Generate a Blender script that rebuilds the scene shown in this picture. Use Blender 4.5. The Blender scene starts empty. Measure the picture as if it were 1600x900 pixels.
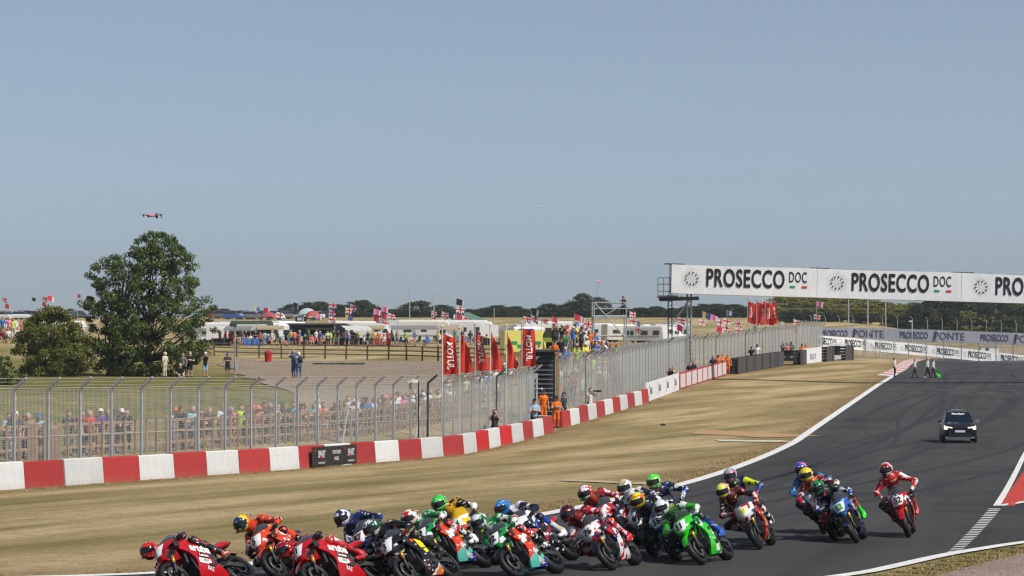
import bpy, math, random
import numpy as np
from mathutils import Vector, Matrix, Euler, Quaternion

R = math.radians
SC = bpy.context.scene
COL = SC.collection

# ------------------------------------------------------------------ camera
FPX, VH, HC = 4444.44, 575.0, 4.0            # focal length in photo pixels, horizon row, eye height
PITCH = math.atan((VH - 450.0) / FPX)
cam_d = bpy.data.cameras.new('camera')
cam = bpy.data.objects.new('camera', cam_d)
COL.objects.link(cam)
cam.location = (0, 0, HC)
cam.rotation_euler = (math.pi / 2 + PITCH, 0, 0)
cam_d.sensor_width = 36.0
cam_d.lens = 100.0
cam_d.clip_start = 0.5
cam_d.clip_end = 9000
cam_d.dof.use_dof = True
cam_d.dof.focus_distance = 58
cam_d.dof.aperture_fstop = 8.0
SC.camera = cam

# ------------------------------------------------------------------ sky and sun
SUN_EL, SUN_AZ = R(50), R(126)                # azimuth from +Y (view direction) towards +X
w = bpy.data.worlds.new('World')
SC.world = w
w.use_nodes = True
nt = w.node_tree
nt.nodes.clear()
sky = nt.nodes.new('ShaderNodeTexSky')
sky.sky_type = 'NISHITA'
sky.sun_disc = False
sky.sun_elevation = SUN_EL
sky.sun_rotation = SUN_AZ
sky.altitude = 0
sky.air_density = 0.5
sky.dust_density = 0.8
sky.ozone_density = 3.0
bg = nt.nodes.new('ShaderNodeBackground')
bg.inputs['Strength'].default_value = 0.114
wo = nt.nodes.new('ShaderNodeOutputWorld')
hs = nt.nodes.new('ShaderNodeHueSaturation')         # hazy summer air: a paler, greyer blue
hs.inputs['Hue'].default_value = 0.486
hs.inputs['Saturation'].default_value = 0.70
nt.links.new(sky.outputs[0], hs.inputs['Color'])
nt.links.new(hs.outputs[0], bg.inputs[0])
nt.links.new(bg.outputs[0], wo.inputs[0])
sun_d = bpy.data.lights.new('sun', 'SUN')
sun_d.energy = 4.3
sun_d.angle = R(0.53)
sun_d.color = (1.0, 0.965, 0.90)
sun = bpy.data.objects.new('sun', sun_d)
COL.objects.link(sun)
SUNV = Vector((math.sin(SUN_AZ) * math.cos(SUN_EL), math.cos(SUN_AZ) * math.cos(SUN_EL), math.sin(SUN_EL)))
sun.rotation_euler = (-SUNV).to_track_quat('-Z', 'Y').to_euler()
sun.location = SUNV * 300

SC.view_settings.view_transform = 'Standard'
SC.view_settings.look = 'None'
SC.view_settings.exposure = 0.0
SC.view_settings.gamma = 1.0
SC.render.film_transparent = False
SC.cycles.use_denoising = True
SC.cycles.pixel_filter_type = 'BLACKMAN_HARRIS'
SC.cycles.filter_width = 1.25
SC.cycles.max_bounces = 6
SC.cycles.transparent_max_bounces = 16
SC.cycles.caustics_reflective = False
SC.cycles.caustics_refractive = False

# ------------------------------------------------------------------ materials
MATS = {}


def srgb(h):
    h = h.lstrip('#')
    c = [int(h[i:i + 2], 16) / 255 for i in (0, 2, 4)]
    return tuple((x / 12.92 if x <= 0.04045 else ((x + 0.055) / 1.055) ** 2.4) for x in c)


class NB:
    """small node-tree writer"""
    def __init__(self, name):
        self.m = bpy.data.materials.new(name)
        self.m.use_nodes = True
        self.nt = self.m.node_tree
        self.nt.nodes.clear()
        self.out = self.nt.nodes.new('ShaderNodeOutputMaterial')
        self._tc = None

    def n(self, t, **kw):
        nd = self.nt.nodes.new('ShaderNode' + t)
        for k, v in kw.items():
            setattr(nd, k, v)
        return nd

    def l(self, a, b):
        self.nt.links.new(a, b)

    def tc(self, which='Object'):
        if self._tc is None:
            self._tc = self.n('TexCoord')
        return self._tc.outputs[which]

    def pos(self):
        return self.n('NewGeometry').outputs['Position']

    def mapping(self, src, scale=(1, 1, 1), rot=(0, 0, 0), loc=(0, 0, 0)):
        m = self.n('Mapping')
        m.inputs['Scale'].default_value = scale
        m.inputs['Rotation'].default_value = rot
        m.inputs['Location'].default_value = loc
        self.l(src, m.inputs['Vector'])
        return m.outputs[0]

    def noise(self, vec, scale, detail=4, rough=0.55, dist=0.0):
        t = self.n('TexNoise')
        t.inputs['Scale'].default_value = scale
        t.inputs['Detail'].default_value = detail
        t.inputs['Roughness'].default_value = rough
        t.inputs['Distortion'].default_value = dist
        self.l(vec, t.inputs['Vector'])
        return t.outputs[0]

    def ramp(self, fac, stops, interp='LINEAR'):
        r = self.n('ValToRGB')
        r.color_ramp.interpolation = interp
        e = r.color_ramp.elements
        while len(e) < len(stops):
            e.new(0.5)
        for i, (p, c) in enumerate(stops):
            e[i].position = p
            if not isinstance(c, (tuple, list)):
                c = (c, c, c)
            e[i].color = tuple(c) + (1,)
        self.l(fac, r.inputs[0])
        return r.outputs[0]

    def mix(self, fac, a, b, blend='MIX'):
        m = self.n('MixRGB')
        m.blend_type = blend
        for s, v in ((0, fac), (1, a), (2, b)):
            if hasattr(v, 'node'):
                self.l(v, m.inputs[s])
            else:
                m.inputs[s].default_value = v if s == 0 else (tuple(v) + (1,) if len(v) == 3 else v)
        return m.outputs[0]

    def math(self, op, a, b=0.0, c=None):
        m = self.n('Math')
        m.operation = op
        for i, v in enumerate((a, b, c)):
            if v is None:
                continue
            if hasattr(v, 'node'):
                self.l(v, m.inputs[i])
            else:
                m.inputs[i].default_value = v
        return m.outputs[0]

    def sep(self, v):
        s = self.n('SeparateXYZ')
        self.l(v, s.inputs[0])
        return s.outputs

    def principled(self, color, rough=0.6, spec=0.3, metal=0.0, bump=None, bump_str=0.3, bump_dist=0.02, coat=0.0):
        p = self.n('BsdfPrincipled')
        for k, v in (('Base Color', color), ('Roughness', rough), ('Metallic', metal), ('Specular IOR Level', spec), ('Coat Weight', coat)):
            if hasattr(v, 'node'):
                self.l(v, p.inputs[k])
            else:
                p.inputs[k].default_value = (tuple(v) + (1,)) if isinstance(v, tuple) else v
        if bump is not None:
            b = self.n('Bump')
            b.inputs['Strength'].default_value = bump_str
            b.inputs['Distance'].default_value = bump_dist
            self.l(bump, b.inputs['Height'])
            self.l(b.outputs[0], p.inputs['Normal'])
        self.l(p.outputs[0], self.out.inputs['Surface'])
        return p


def pm(name, color, rough=0.6, spec=0.3, var=0.18, scale=3.0, metal=0.0, coat=0.0, dark=None):
    """plain procedural material: one colour with mottled wear"""
    if name in MATS:
        return MATS[name]
    if isinstance(color, str):
        color = srgb(color)
    b = NB(name)
    nz = b.noise(b.tc(), scale, 5, 0.6)
    lo = tuple(c * (1 - var) for c in color) if dark is None else dark
    hi = tuple(min(1.0, c * (1 + var * 0.6)) for c in color)
    col = b.ramp(nz, [(0.3, lo), (0.7, hi)])
    b.principled(col, rough, spec, metal, coat=coat)
    MATS[name] = b.m
    return b.m


# ------------------------------------------------------------------ mesh helpers
class MB:
    def __init__(self):
        self.v, self.f, self.m = [], [], []

    def add(self, vs, fs, mat=0):
        o = len(self.v)
        self.v.extend(tuple(p) for p in vs)
        for f in fs:
            self.f.append(tuple(i + o for i in f))
            self.m.append(mat)
        return self

    def box(self, c, s, mat=0, rot=None, taper=1.0):
        sx, sy, sz = s[0] / 2, s[1] / 2, s[2] / 2
        vs = []
        for z in (-1, 1):
            t = taper if z > 0 else 1.0
            for x, y in ((-1, -1), (1, -1), (1, 1), (-1, 1)):
                vs.append(Vector((x * sx * t, y * sy * t, z * sz)))
        if rot is not None:
            q = rot if isinstance(rot, (Quaternion, Matrix)) else Euler(rot).to_quaternion()
            vs = [q @ p for p in vs]
        c = Vector(c)
        return self.add([p + c for p in vs], [(3, 2, 1, 0), (4, 5, 6, 7), (0, 1, 5, 4), (1, 2, 6, 5), (2, 3, 7, 6), (3, 0, 4, 7)], mat)

    def bar(self, a, b, wx, wy, mat=0, up=(0, 0, 1)):
        """rectangular bar from a to b"""
        a, b = Vector(a), Vector(b)
        d = (b - a)
        L = d.length
        d.normalize()
        u = Vector(up)
        if abs(d.dot(u)) > 0.98:
            u = Vector((1, 0, 0))
        s = d.cross(u).normalized()
        t = s.cross(d).normalized()
        vs = []
        for p in (a, b):
            for i, j in ((-1, -1), (1, -1), (1, 1), (-1, 1)):
                vs.append(p + s * (wx / 2 * i) + t * (wy / 2 * j))
        return self.add(vs, [(0, 1, 2, 3), (7, 6, 5, 4), (0, 4, 5, 1), (1, 5, 6, 2), (2, 6, 7, 3), (3, 7, 4, 0)], mat)

    def tube(self, pts, rad, n=8, mat=0, caps=True):
        pts = [Vector(p) for p in pts]
        if not isinstance(rad, (list, tuple)):
            rad = [rad] * len(pts)
        o = len(self.v)
        prev = None
        for i, p in enumerate(pts):
            d = (pts[min(i + 1, len(pts) - 1)] - pts[max(i - 1, 0)]).normalized()
            u = Vector((0, 0, 1)) if abs(d.z) < 0.9 else Vector((1, 0, 0))
            if prev is not None:
                u = prev
            s = d.cross(u).normalized()
            t = s.cross(d).normalized()
            prev = t
            for k in range(n):
                a = 2 * math.pi * k / n
                self.v.append(tuple(p + (s * math.cos(a) + t * math.sin(a)) * rad[i]))
        for i in range(len(pts) - 1):
            for k in range(n):
                k2 = (k + 1) % n
                self.f.append((o + i * n + k, o + i * n + k2, o + (i + 1) * n + k2, o + (i + 1) * n + k))
                self.m.append(mat)
        if caps:
            self.f.append(tuple(o + k for k in range(n))[::-1])
            self.f.append(tuple(o + (len(pts) - 1) * n + k for k in range(n)))
            self.m += [mat, mat]
        return self

    def loft(self, secs, mat=0, closed=True, caps=True):
        o = len(self.v)
        n = len(secs[0])
        for s in secs:
            self.v.extend(tuple(p) for p in s)
        for i in range(len(secs) - 1):
            for k in range(n if closed else n - 1):
                k2 = (k + 1) % n
                self.f.append((o + i * n + k, o + i * n + k2, o + (i + 1) * n + k2, o + (i + 1) * n + k))
                self.m.append(mat)
        if caps and closed:
            self.f.append(tuple(o + k for k in range(n))[::-1])
            self.f.append(tuple(o + (len(secs) - 1) * n + k for k in range(n)))
            self.m += [mat, mat]
        return self

    def grid(self, fn, nu, nv, mat=0, flip=False):
        o = len(self.v)
        for i in range(nu + 1):
            for j in range(nv + 1):
                self.v.append(tuple(fn(i / nu, j / nv)))
        for i in range(nu):
            for j in range(nv):
                a = o + i * (nv + 1) + j
                q = (a, a + 1, a + nv + 2, a + nv + 1)
                self.f.append(q[::-1] if flip else q)
                self.m.append(mat)
        return self

    def lathe(self, prof, n=24, axis='y', mat=0, c=(0, 0, 0)):
        """closed profile of (r, h) rotated about an axis"""
        o = len(self.v)
        k = len(prof)
        for i in range(n):
            a = 2 * math.pi * i / n
            for r, h in prof:
                if axis == 'y':
                    p = (r * math.cos(a), h, r * math.sin(a))
                else:
                    p = (r * math.cos(a), r * math.sin(a), h)
                self.v.append((p[0] + c[0], p[1] + c[1], p[2] + c[2]))
        for i in range(n):
            for j in range(k - 1):
                a, b = o + i * k + j, o + ((i + 1) % n) * k + j
                self.f.append((a, b, b + 1, a + 1))
                self.m.append(mat)
        return self

    def sphere(self, c, r, nu=12, nv=8, mat=0):
        rx, ry, rz = r if isinstance(r, (tuple, list)) else (r, r, r)
        return self.grid(lambda s, t: (c[0] + rx * math.cos(2 * math.pi * s) * math.sin(math.pi * t), c[1] + ry * math.sin(2 * math.pi * s) * math.sin(math.pi * t),
                                       c[2] + rz * math.cos(math.pi * t)), nu, nv, mat, flip=True)

    def mesh(self, name, nslots=1, smooth=False):
        me = bpy.data.meshes.new(name)
        me.from_pydata(self.v, [], self.f)
        for _ in range(nslots):
            me.materials.append(None)
        me.polygons.foreach_set('material_index', np.array(self.m, dtype=np.int32))
        if smooth:
            me.polygons.foreach_set('use_smooth', np.ones(len(self.f), dtype=bool))
        me.update()
        return me

    def build(self, name, mats, parent=None, smooth=False, loc=None, rot=None):
        if not isinstance(mats, (list, tuple)):
            mats = [mats]
        me = self.mesh(name, len(mats), smooth)
        for i, m in enumerate(mats):
            me.materials[i] = m
        return link(name, me, parent, loc, rot)


KIDS = {}


def link(name, data, parent=None, loc=None, rot=None):
    o = bpy.data.objects.new(name, data)
    COL.objects.link(o)
    if parent is not None:
        o.parent = parent
        KIDS.setdefault(parent.name, []).append(o)
    if loc is not None:
        o.location = loc
    if rot is not None:
        o.rotation_euler = rot
    return o


def inst(name, me, mats, parent=None, loc=None, rot=None, scale=None):
    """object on shared mesh data with its own materials"""
    o = link(name, me, parent, loc, rot)
    if mats is not None:
        if not isinstance(mats, (list, tuple)):
            mats = [mats]
        for i, m in enumerate(mats):
            o.material_slots[i].link = 'OBJECT'
            o.material_slots[i].material = m
    if scale is not None:
        o.scale = scale if isinstance(scale, (tuple, list)) else (scale,) * 3
    return o


def tag(o, label=None, cat=None, group=None, kind=None):
    for k, v in (('label', label), ('category', cat), ('group', group), ('kind', kind)):
        if v:
            o[k] = v
    return o


def thing(name, label, cat, loc=(0, 0, 0), rotz=0.0, group=None):
    o = link(name, None, None, loc, (0, 0, rotz))
    return tag(o, label, cat, group)


def copy_tree(o, parent=None):
    c = o.copy()
    COL.objects.link(c)
    c.parent = parent
    if parent is not None:
        KIDS.setdefault(parent.name, []).append(c)
    for ch in KIDS.get(o.name, []):
        copy_tree(ch, c)
    return c


def text_mesh(s, size=1.0, sx=1.0, bold=0.0, align='CENTER', spacing=1.0, shear=0.0):
    """verts (n,2) and faces of a line of lettering, centred on its middle"""
    cu = bpy.data.curves.new('lettering', 'FONT')
    cu.body = s
    cu.size = size
    cu.offset = bold
    cu.align_x = align
    cu.align_y = 'CENTER'
    cu.space_character = spacing
    cu.shear = shear
    cu.resolution_u = 3
    ob = bpy.data.objects.new('lettering', cu)
    COL.objects.link(ob)
    dg = bpy.context.evaluated_depsgraph_get()
    me = bpy.data.meshes.new_from_object(ob.evaluated_get(dg))
    vs = [(v.co.x * sx, v.co.y) for v in me.vertices]
    fs = [tuple(p.vertices) for p in me.polygons]
    bpy.data.objects.remove(ob)
    bpy.data.curves.remove(cu)
    bpy.data.meshes.remove(me)
    return vs, fs


_TXT = {}


def lettering(mb, s, fn, size=1.0, sx=1.0, bold=0.0, mat=0, align='CENTER', spacing=1.0, shear=0.0):
    """put a line of lettering on a surface; fn maps (x, y) of the text to a 3-D point"""
    key = (s, size, sx, bold, align, spacing, shear)
    if key not in _TXT:
        _TXT[key] = text_mesh(*key)
    vs, fs = _TXT[key]
    return mb.add([fn(x, y) for x, y in vs], fs, mat)


# ------------------------------------------------------------------ terrain
def _table(pts, sig):
    xs = np.arange(-100, 4001, 1.0)
    ys = np.interp(xs, [p[0] for p in pts], [p[1] for p in pts])
    k = np.exp(-0.5 * (np.arange(-4 * sig, 4 * sig + 1) / sig) ** 2)
    k /= k.sum()
    pad = 4 * sig
    yp = np.pad(ys, pad, mode='edge')
    return xs, np.convolve(yp, k, mode='valid')


_BT = _table([(-100, 0), (150, 0.05), (175, 0.6), (192, 1.15), (215, 1.85), (240, 2.6), (265, 3.2), (300, 4.1), (340, 4.7), (380, 5.2), (420, 6.2), (470, 7.6), (600, 12.0), (900, 17.5), (4000, 60)], 6)
_BL = _table([(-100, 0), (131, -0.05), (155, 0.45), (160, 0.62), (192, 1.68), (225, 2.6), (256, 3.35), (300, 4.7), (340, 5.2), (380, 5.6), (420, 6.4), (470, 7.8), (600, 12.0), (900, 17.5), (4000, 60)], 5)
_PL = _table([(-100, 1.5), (90, 2.1), (120, 2.6), (150, 3.1), (185, 3.35), (210, 3.3), (234, 3.8), (262, 4.9), (350, 7.0), (420, 7.9), (470, 9.8), (560, 13.8), (640, 15.4), (900, 19.0), (4000, 60)], 8)
_WALLPTS = [(60, -31.0), (90, -18.1), (95, -16.4), (113.5, -8.68), (131.5, -2.43), (155, 2.02), (160, 2.7), (192, 8.99), (256, 19.3), (300, 32.7), (340, 42.0), (420, 60), (600, 95), (4000, 400)]


def wall_x(y):
    return np.interp(y, [p[0] for p in _WALLPTS], [p[1] for p in _WALLPTS])


def zg(x, y):
    x = np.asarray(x, dtype=float)
    y = np.asarray(y, dtype=float)
    bt = np.interp(y, *_BT)
    bl = np.interp(y, *_BL)
    pl = np.interp(y, *_PL)
    q = wall_x(y) - x
    wl = np.clip(-q / 15.0, 0, 1)
    wl = wl * wl * (3 - 2 * wl)
    base = bl * (1 - wl) + bt * wl
    t = np.clip((q - 1.2) / 19.0, 0, 1)
    s = 1 - (1 - t) ** 1.7
    z = base + s * (pl - base)
    far = np.clip((y - 200) / 150, 0, 1)
    s2 = np.clip((q - 2.2) / 4.5, 0, 1)
    s2 = s2 * s2 * (3 - 2 * s2)
    z = z + 2.7 * s2 * np.exp(-((x - 4) / 8.0) ** 2 - ((y - 206) / 22.0) ** 2)
    z = z + 2.4 * np.exp(-((x + 50) / 15.0) ** 2 - ((y - 250) / 34.0) ** 2)
    # verge on the outside of the bend, bottom right corner of the view
    return z


def gx(u, d):
    return (u - 800.0) / FPX * d


def G(u, d, dz=0.0):
    x = gx(u, d)
    return Vector((x, d, float(zg(x, d)) + dz))


def P(u, v, d):
    """world point seen at photo pixel (u, v) at distance d"""
    yc = (450.0 - v) / FPX
    Y = math.cos(PITCH) - math.sin(PITCH) * yc
    Z = math.sin(PITCH) + math.cos(PITCH) * yc
    k = d / Y
    return Vector(((u - 800.0) / FPX * k, d, HC + Z * k))


_DS = np.concatenate([np.arange(30, 500, 0.25), np.arange(500, 2000, 2.0)])


def UV(u, v):
    """ground point met by the ray through photo pixel (u, v)"""
    p1 = P(u, v, 1.0)
    xs = p1.x * _DS
    zs = HC + (p1.z - HC) * _DS
    g = zg(xs, _DS)
    i = int(np.argmax(zs < g))
    if i == 0:
        i = 1
    a, b = zs[i - 1] - g[i - 1], zs[i] - g[i]
    t = a / (a - b + 1e-9)
    d = float(_DS[i - 1] + (_DS[i] - _DS[i - 1]) * t)
    x = float(p1.x * d)
    return Vector((x, d, float(zg(x, d))))

# ================================================================== the setting
def drape_mesh(name, fn, nu, nv, off):
    """sheet over the terrain; fn(s, t) -> (x, y)"""
    s, t = np.meshgrid(np.linspace(0, 1, nu + 1), np.linspace(0, 1, nv + 1), indexing='ij')
    x, y = fn(s, t)
    z = zg(x, y) + off
    vs = np.stack([x, y, z], -1).reshape(-1, 3)
    i, j = np.meshgrid(np.arange(nu), np.arange(nv), indexing='ij')
    a = (i * (nv + 1) + j).ravel()
    fs = np.stack([a, a + nv + 1, a + nv + 2, a + 1], -1)
    me = bpy.data.meshes.new(name)
    me.from_pydata(vs.tolist(), [], fs.tolist())
    me.polygons.foreach_set('use_smooth', np.ones(len(fs), dtype=bool))
    me.update()
    return me, vs


def structure(name, me, mat):
    me.materials.append(mat)
    o = link(name, me)
    o['kind'] = 'structure'
    return o


# --- grass
def mat_ground():
    b = NB('dry_grass')
    p = b.pos()
    along = b.mapping(p, rot=(0, 0, R(22.5)))               # mowing direction, parallel to the barrier
    st = b.mapping(along, scale=(0.34, 0.035, 0.1))
    n1 = b.noise(st, 1.0, 2.2, 0.5, 0.25)
    n2 = b.noise(b.mapping(along, scale=(1.3, 0.12, 1)), 1.0, 6, 0.65)
    n3 = b.noise(p, 0.9, 8, 0.7)
    n4 = b.noise(p, 14.0, 4, 0.7)
    base = b.ramp(n1, [(0.37, (0.215, 0.182, 0.075)), (0.46, (0.330, 0.262, 0.122)), (0.54, (0.480, 0.362, 0.190)), (0.63, (0.62, 0.475, 0.275))])
    c2 = b.ramp(n2, [(0.36, (0.225, 0.180, 0.070)), (0.52, (0.430, 0.315, 0.150)), (0.66, (0.63, 0.465, 0.26))])
    col = b.mix(0.34, base, c2)
    col = b.mix(b.ramp(n3, [(0.45, 0.0), (0.75, 0.5)]), col, (0.210, 0.170, 0.066))
    at = b.n('Attribute')
    at.attribute_name = 'lush'
    sp = b.sep(at.outputs['Color'])
    green = b.ramp(b.noise(p, 0.35, 7, 0.65), [(0.3, (0.105, 0.108, 0.026)), (0.5, (0.190, 0.172, 0.050)), (0.68, (0.300, 0.235, 0.092))])
    col = b.mix(sp[0], col, green)
    bare = b.ramp(b.noise(p, 1.6, 8, 0.7), [(0.3, (0.215, 0.135, 0.066)), (0.7, (0.360, 0.245, 0.135))])
    edge = b.math('MULTIPLY', sp[1], b.ramp(b.noise(p, 0.55, 6, 0.6), [(0.32, 0.25), (0.6, 1.0)]))
    col = b.mix(edge, col, bare)
    fine = b.mix(.5, b.ramp(n4, [(0.3, 0.45), (0.7, 1.45)]), b.ramp(b.noise(p, 4.0, 5, .7), [(.3, .62), (.7, 1.36)]))
    col = b.mix(1.0, col, fine, 'MULTIPLY')
    hgt = b.math('ADD', b.noise(p, 9.0, 6, 0.75), b.math('MULTIPLY', b.noise(p, 45.0, 3, 0.7), 0.5))
    b.principled(col, 0.95, 0.08, bump=hgt, bump_str=0.75, bump_dist=0.12)
    return b.m


ys = np.concatenate([np.arange(24, 360, 0.9), 360 * 1.035 ** np.arange(0, 70)])
ys = ys[ys < 3900]
ss = np.linspace(-1, 1, 261)
YY, S_ = np.meshgrid(ys, ss, indexing='ij')
XX = S_ * (YY * 0.34 + 45)
ZZ = zg(XX, YY)
nr, nc = YY.shape
vs = np.stack([XX, YY, ZZ], -1).reshape(-1, 3)
i_, j_ = np.meshgrid(np.arange(nr - 1), np.arange(nc - 1), indexing='ij')
a_ = (i_ * nc + j_).ravel()
fs = np.stack([a_, a_ + 1, a_ + nc + 1, a_ + nc], -1)
gm = bpy.data.meshes.new('ground')
gm.from_pydata(vs.tolist(), [], fs.tolist())
gm.polygons.foreach_set('use_smooth', np.ones(len(fs), dtype=bool))

# inner (left) edge of the track, from the far crest round the bend, and the outer edge
INNER = [(72.0, 430.0), (60.0, 380.0), (50.5, 345.0), (44.0, 315.0)] + [tuple(UV(u, v)[:2]) for u, v in ((1395, 586), (1355, 611), (1312, 640), (1275, 664), (1237, 690), (1170, 722), (1075, 754), (960, 780), (840, 805), (640, 841), (380, 884), (212, 900))] + [(-12, 53.3), (-18, 52.6), (-30, 53.5), (-50, 58)]
OUTER = [(170, 430), (160, 380), (150, 345), (140, 315), (125, 265), (110, 220), (95, 190), (80, 160), (66, 140), (48, 118), (33, 98), (22, 80)] + [tuple(UV(u, v)[:2]) for u, v in ((1600, 850), (1545, 859), (1490, 868), (1420, 884), (1350, 900))] + [(3.0, 49.5), (-3, 45), (-12, 42), (-26, 41), (-48, 44)]


def resample(pts, n):
    p = np.array(pts, dtype=float)
    for _ in range(2):                                    # round the corners (Chaikin)
        q = [p[0]]
        for a, b in zip(p[:-1], p[1:]):
            q += [a * 0.75 + b * 0.25, a * 0.25 + b * 0.75]
        q.append(p[-1])
        p = np.array(q)
    s = np.concatenate([[0], np.cumsum(np.linalg.norm(np.diff(p, axis=0), axis=1))])
    t = np.linspace(0, s[-1], n)
    return np.stack([np.interp(t, s, p[:, k]) for k in range(2)], -1)


IN = resample(INNER, 400)
OUT = resample(OUTER, 400)

# lushness and bare earth per vertex (real differences of the turf)
q = wall_x(YY) - XX
lush = np.clip((q - 2) / 8, 0, 1) * np.clip((262 - YY) / 50, 0, 1)
dn = np.full(XX.shape, 1e9)
near = (YY < 330) & (q < 2)
px, py = XX[near], YY[near]
dmin = np.full(px.shape, 1e9)
for k in range(0, 400, 2):
    dmin = np.minimum(dmin, np.hypot(px - IN[k, 0], py - IN[k, 1]))
dn[near] = dmin
bare = np.clip(1 - (dn - 0.3) / 3.2, 0, 1)
bare = np.maximum(bare, 0.9 * np.clip(1 - np.abs(q + 0.5) / 1.6, 0, 1) * (YY < 320))
lush2 = lush.copy()
outside = (XX > np.interp(YY, OUT[::-1, 1], OUT[::-1, 0])) & (YY < 80) & (XX > 0)
lush2[outside] = 0.45
ca = gm.color_attributes.new('lush', 'FLOAT_COLOR', 'POINT')
cd = np.zeros((nr * nc, 4), dtype=np.float32)
cd[:, 0] = lush2.ravel()
cd[:, 1] = bare.ravel()
cd[:, 3] = 1
ca.data.foreach_set('color', cd.ravel())
gm.update()
structure('ground', gm, mat_ground())


# --- asphalt
def mat_asphalt():
    b = NB('asphalt')
    p = b.pos()
    al = b.mapping(p, rot=(0, 0, R(11)))
    n1 = b.noise(b.mapping(al, scale=(0.55, 0.02, 1)), 1.0, 5, 0.6, 0.6)
    n2 = b.noise(p, 0.12, 5, 0.6)
    n3 = b.noise(p, 60, 3, 0.8)
    c = b.ramp(n1, [(0.32, (0.024, 0.0225, 0.0225)), (0.5, (0.039, 0.0365, 0.0360)), (0.7, (0.056, 0.0525, 0.0505))])
    c = b.mix(b.ramp(n2, [(0.38, 0.0), (0.62, 0.75)]), c, (0.060, 0.056, 0.053))
    c = b.mix(1.0, c, b.ramp(n3, [(0.2, 0.75), (0.8, 1.3)]), 'MULTIPLY')
    # rubber marks laid down in curved lines
    wv = b.n('TexWave')
    wv.inputs['Scale'].default_value = 0.12
    wv.inputs['Distortion'].default_value = 6.0
    wv.inputs['Detail'].default_value = 3.0
    b.l(b.mapping(al, scale=(1, 0.03, 1)), wv.inputs['Vector'])
    rub = b.math('MULTIPLY', b.ramp(wv.outputs[1], [(0.86, 0.0), (0.97, 0.55)]), b.ramp(b.noise(p, 0.06, 3), [(0.45, 0.0), (0.65, 1.0)]))
    c = b.mix(rub, c, (0.020, 0.020, 0.021))
    b.principled(c, 0.82, 0.25, bump=n3, bump_str=0.35, bump_dist=0.01)
    return b.m


me, _ = drape_mesh('road', lambda s, t: (np.interp(s, np.linspace(0, 1, 400), IN[:, 0]) * (1 - t) + np.interp(s, np.linspace(0, 1, 400), OUT[:, 0]) * t,
                                          np.interp(s, np.linspace(0, 1, 400), IN[:, 1]) * (1 - t) + np.interp(s, np.linspace(0, 1, 400), OUT[:, 1]) * t), 400, 70, 0.022)
structure('road', me, mat_asphalt())

# rubber laid on the racing line and round the bend: thin dark sheets on the asphalt
def mat_rubber():
    b = NB('tyre_rubber_mark')
    p = b.pos()
    c = b.ramp(b.noise(b.mapping(p, rot=(0, 0, R(11)), scale=(4, .3, 1)), 1.0, 5, .65), [(.35, (.021, .020, .0205)), (.65, (.037, .035, .0345))])
    b.principled(c, .7, .3)
    return b.m


M_RUB = mat_rubber()
TT = np.linspace(0, 1, 400)
for kk, (ta, tb, s0, s1, wd) in enumerate(((.10, .04, .10, .62, .55), (.17, .07, .16, .72, .40), (.24, .10, .22, .80, .7), (.08, .10, .30, .9, .35), (.13, .20, .36, .95, .45), (.20, .30, .42, .97, .3), (.05, .13, .45, .8, .25), (.29, .16, .12, .5, .35), (.32, .42, .5, .98, .3), (.11, .06, .5, .75, .3))):
    pts = []
    for s in np.linspace(s0, s1, 24):
        i = int(s * 399)
        t = ta + (tb - ta) * (s - s0) / (s1 - s0) + .012 * math.sin(s * 30 + kk)
        pts.append(tuple(IN[i] * (1 - t) + OUT[i] * t))
    rb = resample(pts, 160)
    dd = np.gradient(rb, axis=0)
    dd /= np.linalg.norm(dd, axis=1)[:, None]
    nn = np.stack([-dd[:, 1], dd[:, 0]], -1)
    t160 = np.linspace(0, 1, 160)
    taper = lambda s: np.clip(np.minimum(s, 1 - s) * 8, 0.08, 1)
    me, _ = drape_mesh('tyre_mark', lambda s, t: (np.interp(s, t160, rb[:, 0]) + np.interp(s, t160, nn[:, 0]) * (t - .5) * wd * taper(s), np.interp(s, t160, rb[:, 1]) + np.interp(s, t160, nn[:, 1]) * (t - .5) * wd * taper(s)), 159, 2, 0.026)
    structure('tyre_mark', me, M_RUB)

M_LINE = pm('road_paint_white', (0.74, 0.73, 0.70), 0.7, 0.25, 0.22, 5.0)
M_REDP = pm('road_paint_red', (0.50, 0.055, 0.04), 0.7, 0.25, 0.25, 2.0)


def ribbon(name, pts, wd, off, mat, n=160, side=0.0):
    p = resample(pts, n)
    d = np.gradient(p, axis=0)
    d /= np.linalg.norm(d, axis=1)[:, None]
    nrm = np.stack([-d[:, 1], d[:, 0]], -1)
    tt = np.linspace(0, 1, n)

    def fn(s, t):
        ix = np.interp(s, tt, p[:, 0]) + np.interp(s, tt, nrm[:, 0]) * (t - 0.5 + side) * wd
        iy = np.interp(s, tt, p[:, 1]) + np.interp(s, tt, nrm[:, 1]) * (t - 0.5 + side) * wd
        return ix, iy
    me, _ = drape_mesh(name, fn, n - 1, 2, off)
    return structure(name, me, mat)


ribbon('road_edge_line', INNER[3:], 0.46, 0.034, M_LINE, 300, side=0.4)
ribbon('road_edge_line', OUTER[8:], 0.34, 0.034, M_LINE, 200, side=-0.4)
PITLINE = [tuple(UV(u, v)[:2]) for u, v in ((1612, 690), (1600, 712), (1588, 738), (1572, 768), (1557, 792))]
ribbon('pit_exit_line', [(38, 200), (31, 168)] + PITLINE, 0.20, 0.032, M_LINE, 80)
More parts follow.
